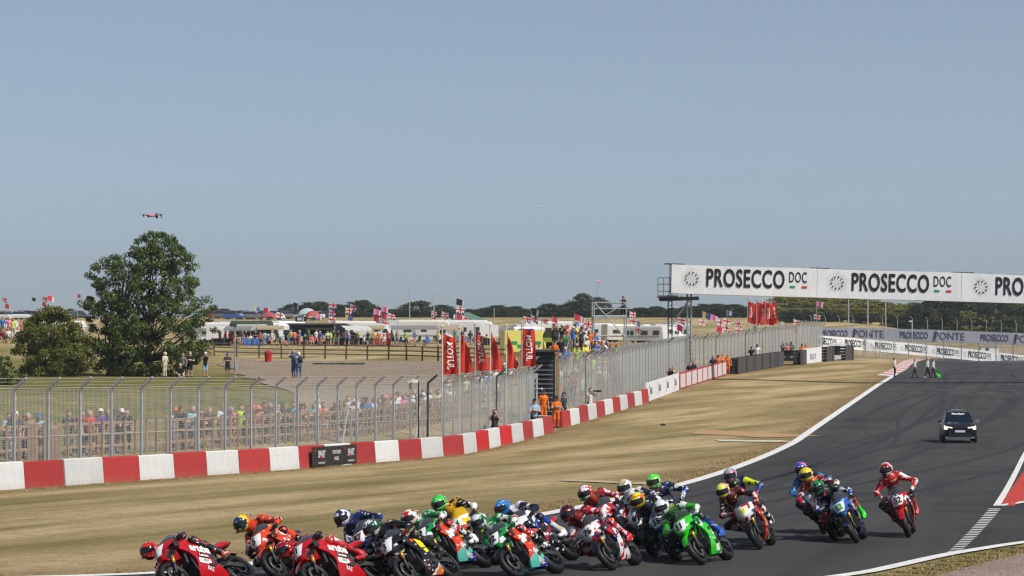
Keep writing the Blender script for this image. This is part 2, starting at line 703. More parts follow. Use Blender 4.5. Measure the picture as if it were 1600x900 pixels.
# ladder of short dashes that closes the pit exit
dash_root = thing('dashed_line', None, None)
dash_root['kind'] = 'structure'
da, db = UV(1557, 794), UV(1487, 868)
dm = MB().box((0, 0, 0), (0.52, 0.26, 0.004)).mesh('dash', 1)
NDASH = 26
for k in range(NDASH):
    t = (k + 0.5) / NDASH
    v = 796 + (866 - 796) * t
    u = 1555 + (1489 - 1555) * t + 3 * math.sin(t * 3)
    p = UV(u, v)
    inst('dash', dm, M_LINE, dash_root, (p.x, p.y, p.z + 0.036), (0, 0, math.atan2(db.y - da.y, db.x - da.x) + math.pi / 2 + 0.12), (.62 - .12 * t, 0.55 + 0.75 * (1 - t), 1))

# red run-off beyond the pit line, with its saw-tooth kerb
red = [UV(1562, 791), UV(1582, 762), UV(1601, 735)]
r2 = [UV(1600, 785), UV(1640, 778), UV(1680, 772)]
me, _ = drape_mesh('red_run_off', lambda s, t: (np.interp(s, [0, .5, 1], [p.x for p in red]) * (1 - t) + np.interp(s, [0, .5, 1], [r2[0].x, r2[1].x + 4, r2[2].x + 10]) * t,
                                                 np.interp(s, [0, .5, 1], [p.y for p in red]) * (1 - t) + np.interp(s, [0, .5, 1], [r2[0].y, r2[1].y + 4, r2[2].y + 14]) * t), 20, 12, 0.030)
structure('red_run_off', me, M_REDP)
ribbon('run_off_line', [tuple(UV(u, v)[:2]) for u, v in ((1562, 792), (1600, 786), (1650, 779))], 0.3, 0.040, M_LINE, 30)
kroot = thing('kerb', None, None)
kroot['kind'] = 'structure'
M_KDARK = pm('kerb_concrete_dark', (0.10, 0.05, 0.045), 0.8, 0.2)
tooth = MB()
tooth.add([(-.2, -.2, 0), (.2, -.2, 0), (.2, .2, 0), (-.2, .2, 0), (-.2, .2, .06), (.2, .2, .06)], [(3, 2, 1, 0), (0, 1, 5, 4), (2, 3, 4, 5), (0, 4, 3), (1, 2, 5)])
tm = tooth.mesh('kerb_block', 1)
for k in range(22):
    t = k / 21
    p = red[0].lerp(red[2], t)
    p = Vector((p.x + 0.35, p.y, float(zg(p.x + .35, p.y))))
    inst('kerb_block', tm, M_REDP, kroot, (p.x, p.y, p.z + 0.028), (0, 0, math.atan2(red[2].y - red[0].y, red[2].x - red[0].x) - math.pi / 2), (.5, .7, 1.0))

# pale red and white kerb at the far exit of the straight
kroot2 = thing('kerb', None, None)
kroot2['kind'] = 'structure'
ka = [UV(1393, 588), UV(1418, 578), Vector((44.6, 316, 0)), Vector((50, 344, 0))]
kp = resample([tuple(p[:2]) for p in ka], 27)
M_KRED = pm('kerb_paint_faded_red', (0.52, 0.20, 0.17), 0.8, 0.2)
M_KWHT = pm('kerb_paint_chalk', (0.66, 0.60, 0.57), 0.8, 0.2)
for k in range(26):
    a, b2 = kp[k], kp[k + 1]
    m = MB()
    dx, dy = b2 - a
    L = math.hypot(dx, dy)
    nx, ny = -dy / L, dx / L
    pts = []
    for (p, wd, h) in ((a, 0.0, .03), (a, 1.3, .12), (b2, 1.3, .12), (b2, 0.0, .03)):
        xx, yy = p[0] + nx * wd, p[1] + ny * wd
        pts.append((xx, yy, float(zg(xx, yy)) + h))
    lo = [(x, y, z - .3) for x, y, z in pts]
    m.add(pts + lo, [(0, 1, 2, 3)[::-1], (0, 4, 5, 1), (1, 5, 6, 2), (2, 6, 7, 3), (3, 7, 4, 0)])
    m.build('kerb_block', M_KRED if k % 2 else M_KWHT, kroot2)

# starting grid: short painted slots
groot = thing('grid_markings', None, None)
groot['kind'] = 'structure'
slot = MB().box((0, 0, 0), (1.0, 0.22, 0.004)).box((.47, .35, 0), (.1, .5, .004)).mesh('grid_slot', 1)
M_GRID = pm('grid_paint_worn', (0.50, 0.50, 0.49), 0.8, 0.2, 0.4, 3)
for (u, v) in ((1406, 609), (1434, 614), (1472, 611), (1502, 616), (1538, 614), (1570, 620), (1574, 611), (1417, 601), (1444, 605), (1481, 603), (1510, 607), (1544, 605), (1577, 602), (1487, 596), (1520, 593),
               (1552, 598), (1484, 581), (1509, 580), (1540, 582), (1565, 582), (1590, 583), (1500, 588), (1560, 589), (1588, 592)):
    p = UV(u, v)
    inst('grid_slot', slot, M_GRID, groot, (p.x, p.y, p.z + .036), (0, 0, -R(8)), (1.25, 1.7, 1))
M_GRID2 = pm('track_line_old', (0.13, 0.13, 0.128), 0.8, 0.2, 0.3, 3)
ribbon('track_line', [tuple(UV(u, v)[:2]) for u, v in ((1352, 618), (1480, 618), (1602, 619))], 0.25, 0.031, M_GRID2, 30)

# marks on the turf
M_FADE = pm('turf_paint_white', (0.58, 0.53, 0.44), 0.95, 0.1, 0.3, 2)
ribbon('turf_line', [tuple(UV(u, v)[:2]) for u, v in ((1120, 689), (1180, 690), (1232, 690))], 2.0, 0.036, M_FADE, 30)
M_FADE2 = pm('turf_paint_old', (0.46, 0.37, 0.25), 0.95, 0.1, 0.3, 2)
ribbon('turf_line', [tuple(UV(u, v)[:2]) for u, v in ((880, 751), (950, 754), (1040, 758))], 1.1, 0.03, M_FADE2, 30)


def mat_rustband():
    b = NB('rust_coloured_strip')
    p = b.pos()
    n = b.noise(p, 1.2, 7, 0.7)
    g = b.ramp(b.noise(p, 0.35, 6, .6), [(0.35, (0.42, 0.31, 0.16)), (0.6, (0.42, 0.27, 0.155))])
    c = b.mix(b.ramp(n, [(0.35, 0.0), (0.65, 1.0)]), g, (0.40, 0.225, 0.13))
    b.principled(c, 0.95, 0.1)
    return b.m


ribbon('turf_strip', [tuple(UV(u, v)[:2]) for u, v in ((1088, 675), (1160, 678), (1238, 683))], 5.0, 0.028, mat_rustband(), 30)


# --- gravel trap (bottom right) and gravel yard behind the fence
def mat_gravel(name, c0, c1, c2, sc):
    b = NB(name)
    p = b.pos()
    vo = b.n('TexVoronoi')
    vo.inputs['Scale'].default_value = sc
    b.l(p, vo.inputs['Vector'])
    g = b.n('RGBToBW')
    b.l(vo.outputs['Color'], g.inputs[0])
    c = b.ramp(g.outputs[0], [(0.2, c0), (0.5, c1), (0.8, c2)])
    c = b.mix(b.ramp(b.noise(p, 0.25, 5, .6), [(.35, 0.0), (.7, .55)]), c, c0)
    b.principled(c, 0.9, 0.15, bump=vo.outputs['Distance'], bump_str=0.8, bump_dist=0.03)
    return b.m


gA = [tuple(UV(u, v)[:2]) for u, v in ((1660, 853), (1600, 866), (1535, 882), (1478, 897), (1440, 908))] + [(4.2, 47), (0, 43.5)]
gB = [(22, 58), (16, 53), (13, 50), (11.5, 47), (10, 44), (8, 41), (5, 39)]
ga, gb = resample(gA, 60), resample(gB, 60)
tt = np.linspace(0, 1, 60)
me, gv = drape_mesh('gravel_trap', lambda s, t: (np.interp(s, tt, ga[:, 0]) * (1 - t) + np.interp(s, tt, gb[:, 0]) * t, np.interp(s, tt, ga[:, 1]) * (1 - t) + np.interp(s, tt, gb[:, 1]) * t), 59, 20, 0.03)
structure('gravel_trap', me, mat_gravel('gravel_pinkish', (0.20, 0.145, 0.12), (0.33, 0.25, 0.21), (0.46, 0.37, 0.32), 26))
rng = np.random.default_rng(5)
peb = MB()
octv = np.array([(1, 0, 0), (-1, 0, 0), (0, 1, 0), (0, -1, 0), (0, 0, 1), (0, 0, -1)], float)
octf = [(0, 2, 4), (2, 1, 4), (1, 3, 4), (3, 0, 4), (2, 0, 5), (1, 2, 5), (3, 1, 5), (0, 3, 5)]
for k in range(6500):
    s, t = rng.random(), rng.random() ** 1.3
    x = np.interp(s, tt, ga[:, 0]) * (1 - t) + np.interp(s, tt, gb[:, 0]) * t
    y = np.interp(s, tt, ga[:, 1]) * (1 - t) + np.interp(s, tt, gb[:, 1]) * t
    r = 0.012 + 0.028 * rng.random()
    vv = octv * r * (0.7 + 0.6 * rng.random((6, 3)))
    peb.add([(x + a[0], y + a[1], 0.035 + r * .3 + a[2] * .7) for a in vv], octf, int(rng.integers(0, 3)))
o = peb.build('gravel', [pm('pebble_pale', (0.48, 0.40, 0.34), .9, .2), pm('pebble_pink', (0.34, 0.25, 0.20), .9, .2), pm('pebble_dark', (0.19, 0.15, 0.125), .9, .2)])
tag(o, 'loose pinkish gravel filling the trap beside the verge', 'gravel', kind='stuff')

yl = lambda y: gx(np.interp(y, [125, 150, 175, 210, 256], [555, 450, 395, 376, 338]), y)
yr = lambda y: wall_x(y) - np.interp(y, [125, 165, 200, 256], [7.5, 8, 14, 22])
me, _ = drape_mesh('gravel_yard', lambda s, t: (yl(128 + s * 126) * (1 - t) + yr(128 + s * 126) * t + 0.5 * np.sin(s * 40) * (1 - t), 128 + s * 126), 90, 30, 0.05)
structure('gravel_yard', me, mat_gravel('gravel_grey_brown', (0.205, 0.150, 0.105), (0.285, 0.222, 0.165), (0.37, 0.305, 0.24), 5))

# tufts of long dry grass along the barrier foot and the verge
def tufts(name, label, spots, hgt, mats, seed):
    r = np.random.default_rng(seed)
    m = MB()
    for (x, y) in spots:
        z = float(zg(x, y))
        for _ in range(5):
            a = r.random() * 6.28
            h = hgt * (0.5 + 0.8 * r.random())
            wd = 0.012 + 0.012 * r.random()
            ox, oy = r.normal(0, .06, 2)
            lx, ly = r.normal(0, .35 * h, 2)
            c, s = math.cos(a) * wd, math.sin(a) * wd
            m.add([(x + ox - c, y + oy - s, z), (x + ox + c, y + oy + s, z), (x + ox + lx, y + oy + ly, z + h)], [(0, 1, 2)], int(r.integers(0, len(mats))))
    o = m.build(name, mats)
    return tag(o, label, 'grass', kind='stuff')


M_GR = [pm('blade_straw', (0.50, 0.37, 0.19), .9, .1), pm('blade_olive', (0.26, 0.22, 0.085), .9, .1), pm('blade_brown', (0.36, 0.25, 0.12), .9, .1)]
sp = []
for _ in range(5200):
    y = 88 + 110 * rng.random() ** 1.4
    sp.append((float(wall_x(y)) + 0.28 + abs(rng.normal(0, .22)), y))
for k in range(4200):
    i = int(rng.integers(60, 380))
    sp.append((IN[i, 0] - abs(rng.normal(0, .6)) - 0.05, IN[i, 1] + rng.normal(0, .25)))
tufts('grass_tufts', 'dry grass tufts along the wall foot and the track edge', sp, 0.045, M_GR, 3)
sp = []
for _ in range(3500):
    t = rng.random()
    i = int(t * 59)
    a = ga[i] * (1 - .9 * rng.random())
    j = int(np.argmin(np.hypot(OUT[:, 0] - ga[i][0], OUT[:, 1] - ga[i][1])))
    f = rng.random()
    sp.append((ga[i][0] * (1 - f) + OUT[j, 0] * f + .12, ga[i][1] * (1 - f) + OUT[j, 1] * f - .3))
tufts('verge_grass', 'rough green and straw grass between track edge and gravel', sp, 0.04, [M_GR[0], M_GR[2], pm('blade_green', (0.17, 0.18, 0.055), .9, .1)], 4)

# ================================================================== barriers, fences, gantry
def mat_wallpaint(name, c, dirt):
    b = NB(name)
    p = b.tc()
    n = b.noise(p, 2.2, 7, 0.65)
    z = b.sep(p)[2]
    splash = b.math('MULTIPLY', b.ramp(z, [(0.0, 1.0), (0.30, 0.0)]), b.ramp(b.noise(p, 3.5, 6, .7), [(.35, 0.1), (.65, .8)]))
    col = b.ramp(n, [(0.28, tuple(x * .86 for x in c)), (0.6, c)])
    col = b.mix(b.math('MULTIPLY', splash, 0.65), col, dirt)
    st = b.ramp(b.noise(b.mapping(p, scale=(7, 7, .35)), 1.0, 4, .6), [(.62, 0.0), (.8, .25)])
    col = b.mix(st, col, tuple(x * .55 for x in c))
    sc_ = b.noise(b.mapping(p, scale=(1.1, 1.1, 9.0)), 1.6, 3, .55, .3)
    col = b.mix(b.ramp(sc_, [(.66, 0.0), (.74, .45)]), col, (.10, .09, .085))
    oi = b.n('ObjectInfo')
    col = b.mix(1.0, col, b.ramp(oi.outputs['Random'], [(0, .86), (1, 1.06)]), 'MULTIPLY')
    b.principled(col, 0.75, 0.25, bump=b.noise(p, 18, 4, .6), bump_str=.25, bump_dist=.01)
    return b.m


M_WRED = mat_wallpaint('wall_paint_red', (0.42, 0.042, 0.042), (0.33, 0.15, 0.09))
M_WRED2 = mat_wallpaint('wall_paint_fresh_red', (0.56, 0.022, 0.022), (0.36, 0.12, 0.07))
M_WWHT = mat_wallpaint('wall_paint_white', (0.67, 0.665, 0.655), (0.46, 0.37, 0.26))
M_CONC = pm('concrete_grey', (0.36, 0.34, 0.31), .85, .2)
M_GALV = pm('galvanised_steel', (0.37, 0.385, 0.40), 0.55, 0.5, 0.18, 6, metal=0.15)
M_GALVD = pm('painted_dark_steel', (0.055, 0.06, 0.07), 0.5, 0.4, 0.2)
M_GALVL = pm('galvanised_bright', (0.50, 0.52, 0.55), 0.45, 0.5, 0.12, 6, metal=0.3)
M_WIRE = pm('fence_wire', (0.50, 0.50, 0.48), 0.5, 0.4, 0.1)
M_WOOD = pm('fence_timber', (0.33, 0.225, 0.145), .85, .2, 0.3, 5)
M_WOODD = pm('weathered_timber', (0.125, 0.10, 0.08), .9, .2, 0.3, 5)
M_BLACK = pm('black_rubber', (0.022, 0.022, 0.024), .7, .3)
M_INK = pm('ink_black', (0.012, 0.012, 0.014), .6, .3)
def mat_vinyl():
    b = NB('banner_vinyl_white')
    p = b.tc()
    c = b.ramp(b.noise(p, .8, 5, .6), [(.3, (.72, .72, .725)), (.6, (.80, .80, .80))])
    c = b.mix(b.ramp(b.noise(b.mapping(p, scale=(3.0, 3.0, .12)), 1.0, 4, .6), [(.60, 0.0), (.82, .28)]), c, (.50, .48, .44))
    h = b.math('ADD', b.noise(b.mapping(p, scale=(1.0, 1, .25)), .9, 3, .5, .6), b.math('MULTIPLY', b.noise(p, 3.0, 3, .5), .25))
    b.principled(c, .5, .35, bump=h, bump_str=.35, bump_dist=.12)
    return b.m


M_VINYL = mat_vinyl()


def block_mesh(L, h=0.92, bw=0.55, tw=0.34):
    """one bevelled length of concrete barrier, local x along the wall, y towards the track"""
    m = MB()
    sec = [(-bw / 2, -.35), (bw / 2, -.35), (bw / 2, 0.10), (tw / 2 + .04, 0.24), (tw / 2, h - .03), (tw / 2 - .03, h), (-tw / 2 + .03, h), (-tw / 2, h - .03)]
    xs = [0.004, L * .33, L * .66, L - .004]
    m.loft([[(x, y, z) for y, z in sec] for x in xs])
    return m


def wall_run(root, a, b, n, start_red, fresh=(), hscale=1.0, only=None):
    """n painted blocks from a to b (u, d pairs)"""
    A, B = Vector((gx(*a), a[1])), Vector((gx(*b), b[1]))
    d = (B - A)
    L = d.length / n
    d.normalize()
    me = block_mesh(L).mesh('barrier_block', 1)
    for k in range(n):
        p = A + d * (L * k)
        e = A + d * (L * (k + 1))
        z0, z1 = float(zg(p.x, p.y)), float(zg(e.x, e.y))
        redk = (k % 2 == 0) == start_red
        m = (M_WRED2 if k in fresh else M_WRED) if redk else M_WWHT
        ang = math.atan2(d.y, d.x)
        jr = random.Random(k * 31 + int(a[0]))
        o = inst('barrier_block', me, m, root, (p.x + jr.uniform(-.02, .02), p.y + jr.uniform(-.008, .008), z0 + jr.uniform(-.02, .012)), (0, -math.atan2(z1 - z0, L), ang + jr.uniform(-.006, .006)))
    return d


wall1 = thing('barrier_wall', 'long low red and white concrete barrier in front of the spectator fence, up to the marshals gap', 'barrier')
wall_run(wall1, (-160, 88), (31, 95), 4, True)
wall_run(wall1, (31, 95), (460, 113.5), 8, True)
wall_run(wall1, (460, 113.5), (718, 131.5), 7, True)
wall_run(wall1, (718, 131.5), (858, 155), 8, False, fresh=(1, 3))
# the end turns back towards the fence
A, B = Vector((gx(858, 155), 155)), Vector((gx(838, 157.4), 157.4))
me = block_mesh((B - A).length).mesh('barrier_block', 1)
inst('barrier_block', me, M_WWHT, wall1, (A.x, A.y, float(zg(A.x, A.y))), (0, 0, math.atan2(B.y - A.y, B.x - A.x)))
wall2 = thing('barrier_wall', 'second red and white concrete barrier climbing from the marshals gap to the white hoarding', 'barrier')
wall_run(wall2, (886, 162.2), (1008, 192), 10, False)
A, B = Vector((gx(873, 160.2), 160.2)), Vector((gx(886, 162.2), 162.2))
me = block_mesh((B - A).length).mesh('barrier_block', 1)
inst('barrier_block', me, M_WRED, wall2, (A.x, A.y, float(zg(A.x, A.y))), (0, -.03, math.atan2(B.y - A.y, B.x - A.x)))

# small hoarding hung on the first wall: dark with pale lettering
hb = thing('wall_banner', 'black sponsor banner with pale SMART lettering hung on the red and white wall', 'banner')
A, B = Vector((gx(475, 114.4), 114.4)), Vector((gx(545, 119.2), 119.2))
dv = (B - A)
Lb = dv.length
ang = math.atan2(dv.y, dv.x)
hb.location = (A.x, A.y, float(zg(A.x, A.y)))
hb.rotation_euler = (0, 0, ang)
SIDE = -1                                            # track side is local -y of a wall running up the view


def sheet(L, h, z0, off, amp=0.012):
    m = MB()
    m.grid(lambda s, t: (s * L, off + amp * math.sin(s * 19) * math.cos(t * 4), z0 + h * t), 16, 4)
    m.grid(lambda s, t: (s * L, off + .012 + amp * math.sin(s * 19) * math.cos(t * 4), z0 + h * t), 16, 4, flip=True)
    return m


sheet(Lb, .78, .08, -.36).build('banner_sheet', pm('banner_vinyl_black', (0.030, 0.027, 0.024), .6, .3), hb)
t = MB()
for xo, s in ((Lb * .20, 1), (Lb * .86, 1)):
    lettering(t, 'SMART', lambda x, y: (xo + x, -.382, .55 + y), .40, .62, .012)
    lettering(t, 'www.smart.co.uk', lambda x, y: (xo + x, -.382, .22 + y), .14, .75, .004)
lettering(t, 'OPPORTUNITIES', lambda x, y: (Lb * .53 + x, -.382, .60 + y), .20, .62, .006)
lettering(t, 'IN 2025', lambda x, y: (Lb * .53 + x, -.382, .34 + y), .20, .75, .006)
t.build('lettering', pm('ink_pale_grey', (.62, .62, .60), .6, .3), hb)['kind'] = 'stuff'
t = MB()
for xo in (Lb * .055, Lb * .72):
    t.tube([(xo, -.378, .72), (xo, -.386, .72)], .055, 10)
    t.box((xo + .65, -.382, .45), (.10, .006, .16))
t.build('emblem', M_WRED2, hb)['kind'] = 'stuff'


# --- debris fences
POST_H, BAY = 3.35, 2.15
pmz = MB()
pmz.box((0, 0, POST_H / 2 - .2), (.105, .085, POST_H + .4))
POST_ME = pmz.mesh('post', 1)
am = MB()
am.bar((0, .0, POST_H - .02), (0, -.46, POST_H + .36), .085, .085)
ARM_ME = am.mesh('arm', 1)


def mesh_panel(L, H, dv=.085, dh=.085, r=.0052):
    m = MB()
    n = int(L / dv)
    for i in range(n):
        x = (i + .5) * L / n
        m.add([(x - r, 0, 0), (x + r * .5, r * .87, 0), (x + r * .5, -r * .87, 0), (x - r, 0, H), (x + r * .5, r * .87, H), (x + r * .5, -r * .87, H)], [(0, 1, 4, 3), (1, 2, 5, 4), (2, 0, 3, 5)])
    for j in range(int(H / dh) + 1):
        z = min(H, j * dh)
        m.add([(0, 2 * r, z - r), (0, 2 * r + r * .87, z + r * .5), (0, 2 * r - r * .87, z + r * .5), (L, 2 * r, z - r), (L, 2 * r + r * .87, z + r * .5), (L, 2 * r - r * .87, z + r * .5)], [(0, 3, 4, 1), (1, 4, 5, 2), (2, 5, 3, 0)])
    for z in (.05, H * .5, H):                         # tension wires
        m.tube([(0, -.02, z), (L, -.02, z)], .009, 4)
    return m.mesh('wire_mesh', 1)


WIRE_ME = mesh_panel(BAY, POST_H - .05)
stm = MB()
for (y, z) in ((-.12, POST_H + .10), (-.28, POST_H + .22), (-.43, POST_H + .34)):
    stm.tube([(0, y, z), (BAY, y, z)], .007, 3)
STRAND_ME = stm.mesh('strand', 1)


def fence_run(root, pts, hs=1.0, arms=True, darkposts=(), start=0, post_mat=None):
    """debris fence along plan points; posts every BAY"""
    p = np.array(pts, float)
    s = np.concatenate([[0], np.cumsum(np.linalg.norm(np.diff(p, axis=0), axis=1))])
    n = int(round(s[-1] / BAY))
    tt = np.linspace(0, s[-1], n + 1)
    X, Y = np.interp(tt, s, p[:, 0]), np.interp(tt, s, p[:, 1])
    for k in range(n + 1):
        z = float(zg(X[k], Y[k]))
        k2 = min(k, n - 1)
        dx, dy = X[k2 + 1] - X[k2], Y[k2 + 1] - Y[k2]
        ang = math.atan2(dy, dx)
        pmx = M_GALVD if k + start in darkposts else (post_mat or M_GALV)
        tw = random.Random(k * 7 + start).uniform(-.05, .05)
        po = inst('post', POST_ME, pmx, root, (X[k], Y[k], z), (random.Random(k + start).uniform(-.008, .008), 0, ang + tw), (1, 1, hs))
        if arms:
            inst('arm', ARM_ME, pmx, po)
        if k < n:
            z1 = float(zg(X[k + 1], Y[k + 1]))
            L = math.hypot(dx, dy)
            inst('wire_mesh', WIRE_ME, M_WIRE, root, (X[k], Y[k], z + .05), (0, -math.atan2(z1 - z, L), ang), (L / BAY, 1, hs))
            if arms:
                inst('strand', STRAND_ME, M_WIRE, root, (X[k], Y[k], z), (0, -math.atan2(z1 - z, L), ang), (L / BAY, 1, hs))
    return X, Y


def off_wall(y, q):
    return float(wall_x(y)) - q


fence1 = thing('debris_fence', 'tall grey cranked wire debris fence behind the long low red and white barrier', 'fence')
fpts = [(off_wall(y, .75), y) for y in (86, 95, 104, 113.5, 122, 131.5, 140, 148, 154.5)]
fence_run(fence1, fpts, darkposts=(22, 29))
# bracing struts at the dark strainer posts
for (y, s) in ((113.5 + 7.2, 1), (128.8, 1)):
    st = MB()
    x = off_wall(y, .75)
    z = float(zg(x, y))
    st.tube([(x - .03, y, z + 2.3), (x - .35, y - 1.1, z)], .035, 6)
    st.tube([(x - .03, y, z + 2.3), (x + .2, y + 1.1, z)], .025, 6)
    st.tube([(x - .2, y - .6, z + 1.1), (x + .1, y + .6, z + 1.1)], .02, 6)
    st.build('brace', M_GALVL, fence1)

fence2 = thing('debris_fence', 'tall grey debris fence climbing beside the straight below the gantry, seen almost end on', 'fence')
f2 = [(off_wall(161, 1.9), 161.5), (off_wall(175, 1.7), 175), (off_wall(192, 1.7), 192), (off_wall(215, 1.9), 215), (off_wall(240, 2.0), 240), (gx(1165, 272), 272), (gx(1215, 292), 292), (gx(1243, 303), 303)]
fence_run(fence2, f2, hs=1.02, darkposts=(8, 30, 41, 44, 52, 57))
f3 = [(gx(1244, 304), 304), (gx(1262, 312), 312), (gx(1285, 322), 322)]
fence3 = thing('debris_fence', 'short bend of grey debris fence turning in behind the white hoarding at the far end', 'fence')
fence_run(fence3, f3, hs=1.1)

# --- timber post and rail fences
def rail_fence(root, pts, h=1.18, bay=1.05, rails=(.32, .72, 1.1), mat=M_WOOD, pw=.10, ph=.035, uneven=0.03):
    p = np.array(pts, float)
    s = np.concatenate([[0], np.cumsum(np.linalg.norm(np.diff(p, axis=0), axis=1))])
    n = int(round(s[-1] / bay))
    tt = np.linspace(0, s[-1], n + 1)
    X, Y = np.interp(tt, s, p[:, 0]), np.interp(tt, s, p[:, 1])
    bay = s[-1] / n
    pme = MB().box((0, 0, h / 2 - .1), (pw, .09, h + .2)).mesh('post', 1)
    rme = MB().box((bay / 2, .05, 0), (bay + .04, ph, .10)).mesh('rail', 1)
    rr = random.Random(int(abs(p[0, 0] * 10)))
    for k in range(n + 1):
        k2 = min(k, n - 1)
        dx, dy = X[k2 + 1] - X[k2], Y[k2 + 1] - Y[k2]
        z = float(zg(X[k], Y[k]))
        ang = math.atan2(dy, dx)
        inst('post', pme, mat, root, (X[k], Y[k], z + rr.uniform(-uneven, uneven)), (rr.uniform(-.03, .03), rr.uniform(-.03, .03), ang))
        if k < n:
            z1 = float(zg(X[k + 1], Y[k + 1]))
            for rz in rails:
                inst('rail', rme, mat, root, (X[k], Y[k], z + rz + rr.uniform(-.012, .012)), (0, -math.atan2(z1 - z, bay), ang))


rail1 = thing('rail_fence', 'brown timber post and rail fence that the spectators lean on behind the wire fence', 'fence')
RAILQ = 4.6
rail_fence(rail1, [(off_wall(y, RAILQ), y) for y in (92, 100, 113.5, 122, 131.5, 140, 150, 158)], bay=.82, h=1.36, rails=(.40, .84, 1.26), pw=.09)
rail2 = thing('rail_fence', 'weathered timber rail fence between the gravel yard and the camping field', 'fence')
rail_fence(rail2, [(gx(335, 262), 262), (gx(480, 261), 261), (gx(620, 258), 258), (gx(720, 252), 252), (gx(800, 246), 246)], h=1.35, bay=2.05, rails=(.45, .85, 1.25), mat=M_WOODD, pw=.14, ph=.05)
# two big gate posts at the left
for k, u in enumerate((52, 87)):
    p = G(u, 103.5)
    g = MB().box((0, 0, .6), (.34, .30, 1.5)).add([(-.17, -.15, 1.35), (.17, -.15, 1.35), (.17, .15, 1.35), (-.17, .15, 1.35), (0, 0, 1.46)], [(0, 1, 4), (1, 2, 4), (2, 3, 4), (3, 0, 4)])
    o = g.build('gate_post', M_WOOD, None, loc=p)
    tag(o, ('thick square timber gate post beside the man in the blue checked shirt', 'thick square timber gate post standing alone in the gap of the rail fence')[k], 'post')

# --- hoardings along the right-hand wall
def hoarding(name, label, a, b, h, frame_mat, panel_mat, n, letters=None, ink=None, thick=.10, z0=.02):
    A, B = Vector((gx(*a), a[1])), Vector((gx(*b), b[1]))
    d = B - A
    L = d.length
    za, zb = float(zg(A.x, A.y)), float(zg(B.x, B.y))
    r = thing(name, label, 'hoarding', (A.x, A.y, za), math.atan2(d.y, d.x))
    r.rotation_euler[1] = -math.atan2(zb - za, L)
    bw = L / n
    for k in range(n):
        MB().box((bw * (k + .5), 0, z0 + h / 2), (bw - .012, thick, h)).build('board', frame_mat, r)
        if panel_mat is not None:
            MB().box((bw * (k + .5), -thick / 2 - .012, z0 + h / 2), (bw * .80, .02, h * .82)).build('panel', panel_mat, r)
    if letters:
        for k in range(n):
            t = MB()
            letters(t, bw * (k + .5), -thick / 2 - .006)
            t.build('lettering', ink, r)
    return r


def lett_a(t, x0, y0):
    lettering(t, 'BEGALI', lambda x, y: (x0 + .1 + x, y0, .66 + y), .62, .78, .012)
    for zz, hh in ((.90, .26), (.40, -.22)):
        t.add([(x0 - 1.25, y0, zz), (x0 - .85, y0, zz), (x0 - 1.05, y0, zz + hh)], [(0, 1, 2)])


hoarding('white_hoarding', 'white hoarding with dark blue lettering at the end of the second barrier', (1009, 192.2), (1060, 215), 1.28, M_VINYL, None, 4, lett_a, pm('ink_navy', (0.03, 0.04, 0.09), .6, .3))
M_PANELP = pm('panel_print_pinkish', (0.70, 0.60, 0.60), .6, .3, .2, 9)
hoarding('red_framed_hoarding', 'red framed hoarding of nine pale panels beside the orange marshals', (1061, 215.5), (1134, 256), 1.28, M_WRED, M_PANELP, 9)


def lett_b(t, x0, y0):
    lettering(t, 'REDGATE', lambda x, y: (x0 + x, y0, .62 + y), .8, .9, .01)


hoarding('white_hoarding', 'small far white hoarding with blue script beside the black buggy', (1255, 290), (1283, 299), 1.55, M_VINYL, None, 1, lett_b, pm('ink_slate_blue', (0.10, 0.11, 0.20), .6, .3))

# tyre walls faced with dark conveyor belt: one strip per column of tyres
M_BELT = pm('conveyor_belt_grey', (0.085, 0.080, 0.076), .8, .25, .35, 4)
M_BELT2 = pm('conveyor_belt_dark', (0.030, 0.030, 0.031), .7, .3, .3, 4)


def tyre_wall(label, a, b, h=1.35):
    A, B = Vector((gx(*a), a[1])), Vector((gx(*b), b[1]))
    d = B - A
    L = d.length
    za, zb = float(zg(A.x, A.y)), float(zg(B.x, B.y))
    r = thing('tyre_wall', label, 'tyre wall', (A.x, A.y, za), math.atan2(d.y, d.x))
    r.rotation_euler[1] = -math.atan2(zb - za, L)
    n = max(2, int(L / .85))
    stack = MB()
    for j in range(5):
        prof = [(.20, -.12), (.36, -.12), (.41, -.06), (.41, .06), (.36, .12), (.20, .12), (.20, -.12)]
        stack.lathe(prof, 12, 'z', 0, (0, 0, .14 + j * h / 5))
    sme = stack.mesh('tyre_stack', 1)
    fme = MB().box((0, -.45, h / 2), (L / n - .03, .03, h)).mesh('belt_panel', 1)
    for k in range(n):
        inst('tyre_stack', sme, M_BLACK, r, ((k + .5) * L / n, 0, 0))
        inst('belt_panel', fme, M_BELT2 if k % 5 == 0 else M_BELT, r, ((k + .5) * L / n, (k % 3) * .008, 0), (0, 0, random.Random(k).uniform(-.03, .03)))
    return r


tyre_wall('dark belt faced tyre wall beyond the orange marshals below the fence', (1144, 259), (1218, 284), 1.45)
tyre_wall('short tyre wall between the black buggy and the white hoarding', (1243, 287), (1254, 290), 1.5)
tyre_wall('short tyre wall right after the white script hoarding under the far white banner', (1284, 300), (1297, 306), 1.6)
tyre_wall('last tyre wall under the far white banner next to the dark opening', (1313, 312), (1328, 318), 1.6)

# --- PROSECCO DOC panels
M_GREEN = pm('ink_green', (0.0, 0.32, 0.13), .6, .3)
M_REDINK = pm('ink_red', (0.62, 0.05, 0.04), .6, .3)


